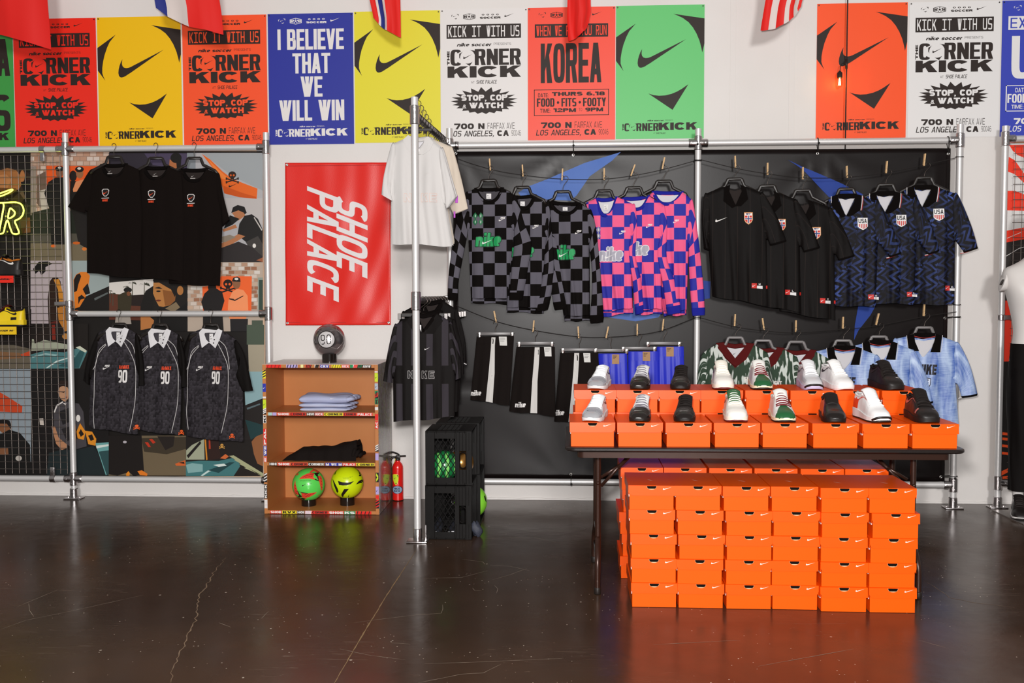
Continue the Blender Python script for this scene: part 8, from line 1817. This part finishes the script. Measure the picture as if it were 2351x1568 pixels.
shelf_shoe(57, 748, (750, 768), 'f0c51a', 'AIR MAX 90 "LASER 90"', 'yellow sneaker on a small shelf over a yellow card', 'small wall shelf with yellow label card', up='f0cf10', sole='efce12', out='1a1412', lace='1a1412', tongue='4c1413', mark='1d1613', cov='241a17', wide=1.0, st=(.026, .040), pads=(('air_window', '1a1412', .72, .86, .0, .14),))
# ------------------------------------------------------------------ mannequin at the right edge
mx, my = 3.05, -.37
mn = thing('mannequin', 'white mannequin in black trousers at the right edge of the photo', 'mannequin', (mx, my, .0065))
WM = mat('mannequin_white', 'dcd7d3', .45, 0, .35)
LV_ = [(1.02, .15, .105), (1.10, .142, .10), (1.18, .132, .094), (1.26, .135, .097), (1.36, .155, .11), (1.46, .183, .118), (1.53, .205, .112), (1.585, .212, .100), (1.625, .195, .085), (1.655, .135, .072), (1.69, .078, .064), (1.73, .056, .058), (1.78, .053, .057), (1.815, .060, .072), (1.85, .072, .088), (1.90, .077, .096), (1.95, .074, .094), (1.99, .060, .078), (2.015, .035, .045), (2.022, .004, .005)]
V = []; F = []; n = 32
lv = spl([(z, a, b) for z, a, b in LV_], 3)
for z, a, b in lv:
    for k in range(n):
        an = 2 * pi * k / n; ca, sa = cos(an), sin(an); e = .86
        y = b * math.copysign(abs(sa) ** e, sa)
        if 1.35 < z < 1.56 and sa < 0: y -= .016 * sin(pi * (z - 1.35) / .21) * abs(sin(2 * an))        # chest
        V.append((mx + a * math.copysign(abs(ca) ** e, ca), my + y - (.012 if z > 1.8 else 0), z))
for j in range(len(lv) - 1):
    for k in range(n): F.append((j * n + k, j * n + (k + 1) % n, (j + 1) * n + (k + 1) % n, (j + 1) * n + k))
F += [tuple(range(n - 1, -1, -1)), tuple((len(lv) - 1) * n + k for k in range(n))]
mesh_obj('body', V, F, WM, mn, True)
for sg in (-1, 1):
    V = []; F = []
    for j, (d_, s_) in enumerate(((-.06, .7), (-.025, .95), (0, 1.0), (.004, .93))):
        for k in range(20): a = 2 * pi * k / 20; V.append((mx + sg * (.212 + d_ - .018 * sin(a) * s_), my + .045 * cos(a) * s_, 1.545 + .068 * sin(a) * s_))
    for j in range(3):
        for k in range(20): F.append((j * 20 + k, j * 20 + (k + 1) % 20, (j + 1) * 20 + (k + 1) % 20, (j + 1) * 20 + k))
    F.append(tuple(60 + k for k in range(20))); c = mesh_obj('shoulder_cap', V, F, WM, mn, True); smooth_obj(c, 50)
    V = [(mx + sg * (.2175 - .018 * sin(a)), my - .012 + .016 * cos(a), 1.548 + .030 * sin(a)) for a in [2 * pi * k / 16 for k in range(16)]]; V2 = [(x - sg * .012, y, z) for x, y, z in V]
    mesh_obj('arm_fitting', V + V2, [tuple(range(16))] + [(k, k + 16, (k + 1) % 16 + 16, (k + 1) % 16) for k in range(16)], mat('fitting_black', '2a221c', .5), c)
V = []; F = []
def loft(L_, n=24):
    b0 = len(V)
    for z, cx, cy, rx, ry in L_:
        for k in range(n):
            a = 2 * pi * k / n; f_ = .004 * sin(5 * a + 9 * z) + .003 * sin(9 * a + 4 * z); V.append((cx + (rx + f_) * cos(a), cy + (ry + f_) * sin(a), z))
    for j in range(len(L_) - 1):
        for k in range(n): F.append((b0 + j * n + k, b0 + j * n + (k + 1) % n, b0 + (j + 1) * n + (k + 1) % n, b0 + (j + 1) * n + k))
loft(spl([(1.137, mx, my, .148, .112), (1.05, mx, my, .155, .115), (.92, mx, my, .160, .115), (.86, mx, my, .150, .10)], 3))
for sg in (-1, 1): loft(spl([(.98, mx + sg * .072, my, .082, .108), (.80, mx + sg * .078, my, .080, .100), (.55, mx + sg * .076, my, .074, .088), (.35, mx + sg * .076, my, .070, .078), (.172, mx + sg * .076, my, .068, .074)], 4))
mesh_obj('trousers', V, F, BKJ, mn, True)
for sg in (-1, 1):
    MB().lathe([(.036, .20), (.034, .15), (.031, .09), (.036, .05)], (mx + sg * .076, my + .02, .0065), 18).build('sock', mat('white_sock', 'dad6d4', .85), mn, True)
    s_ = shoe('shoe', '', '', (mx + sg * .076 - (.06 if sg < 0 else -.04), my - .175, .0068), radians(-18 if sg < 0 else 14), up='1a1412', sole='e4e0dd', out='1a1412', lace='2a2422', tongue='1a1412', mark='e4e0dd', wide=1.05)
    for k in ('label', 'category'): del s_[k]
    s_.parent = mn; s_.location = Vector(s_.location) - mn.location
q_ = [Fl(2277, 1172), Fl(2350, 1205)]
P = [(q_[0].x, q_[0].y), (q_[1].x, q_[1].y), (3.36, q_[1].y - .01), (3.36, q_[0].y)]
m = MB(); m.add([(x, y, z) for z in (.0005, .0063) for x, y in P], [(3, 2, 1, 0), (4, 5, 6, 7)] + [(i, (i + 1) % 4, (i + 1) % 4 + 4, i + 4) for i in range(4)]); m.build('base_plate', mat('brushed_steel', 'b9b4b1', .35, .9), mn)
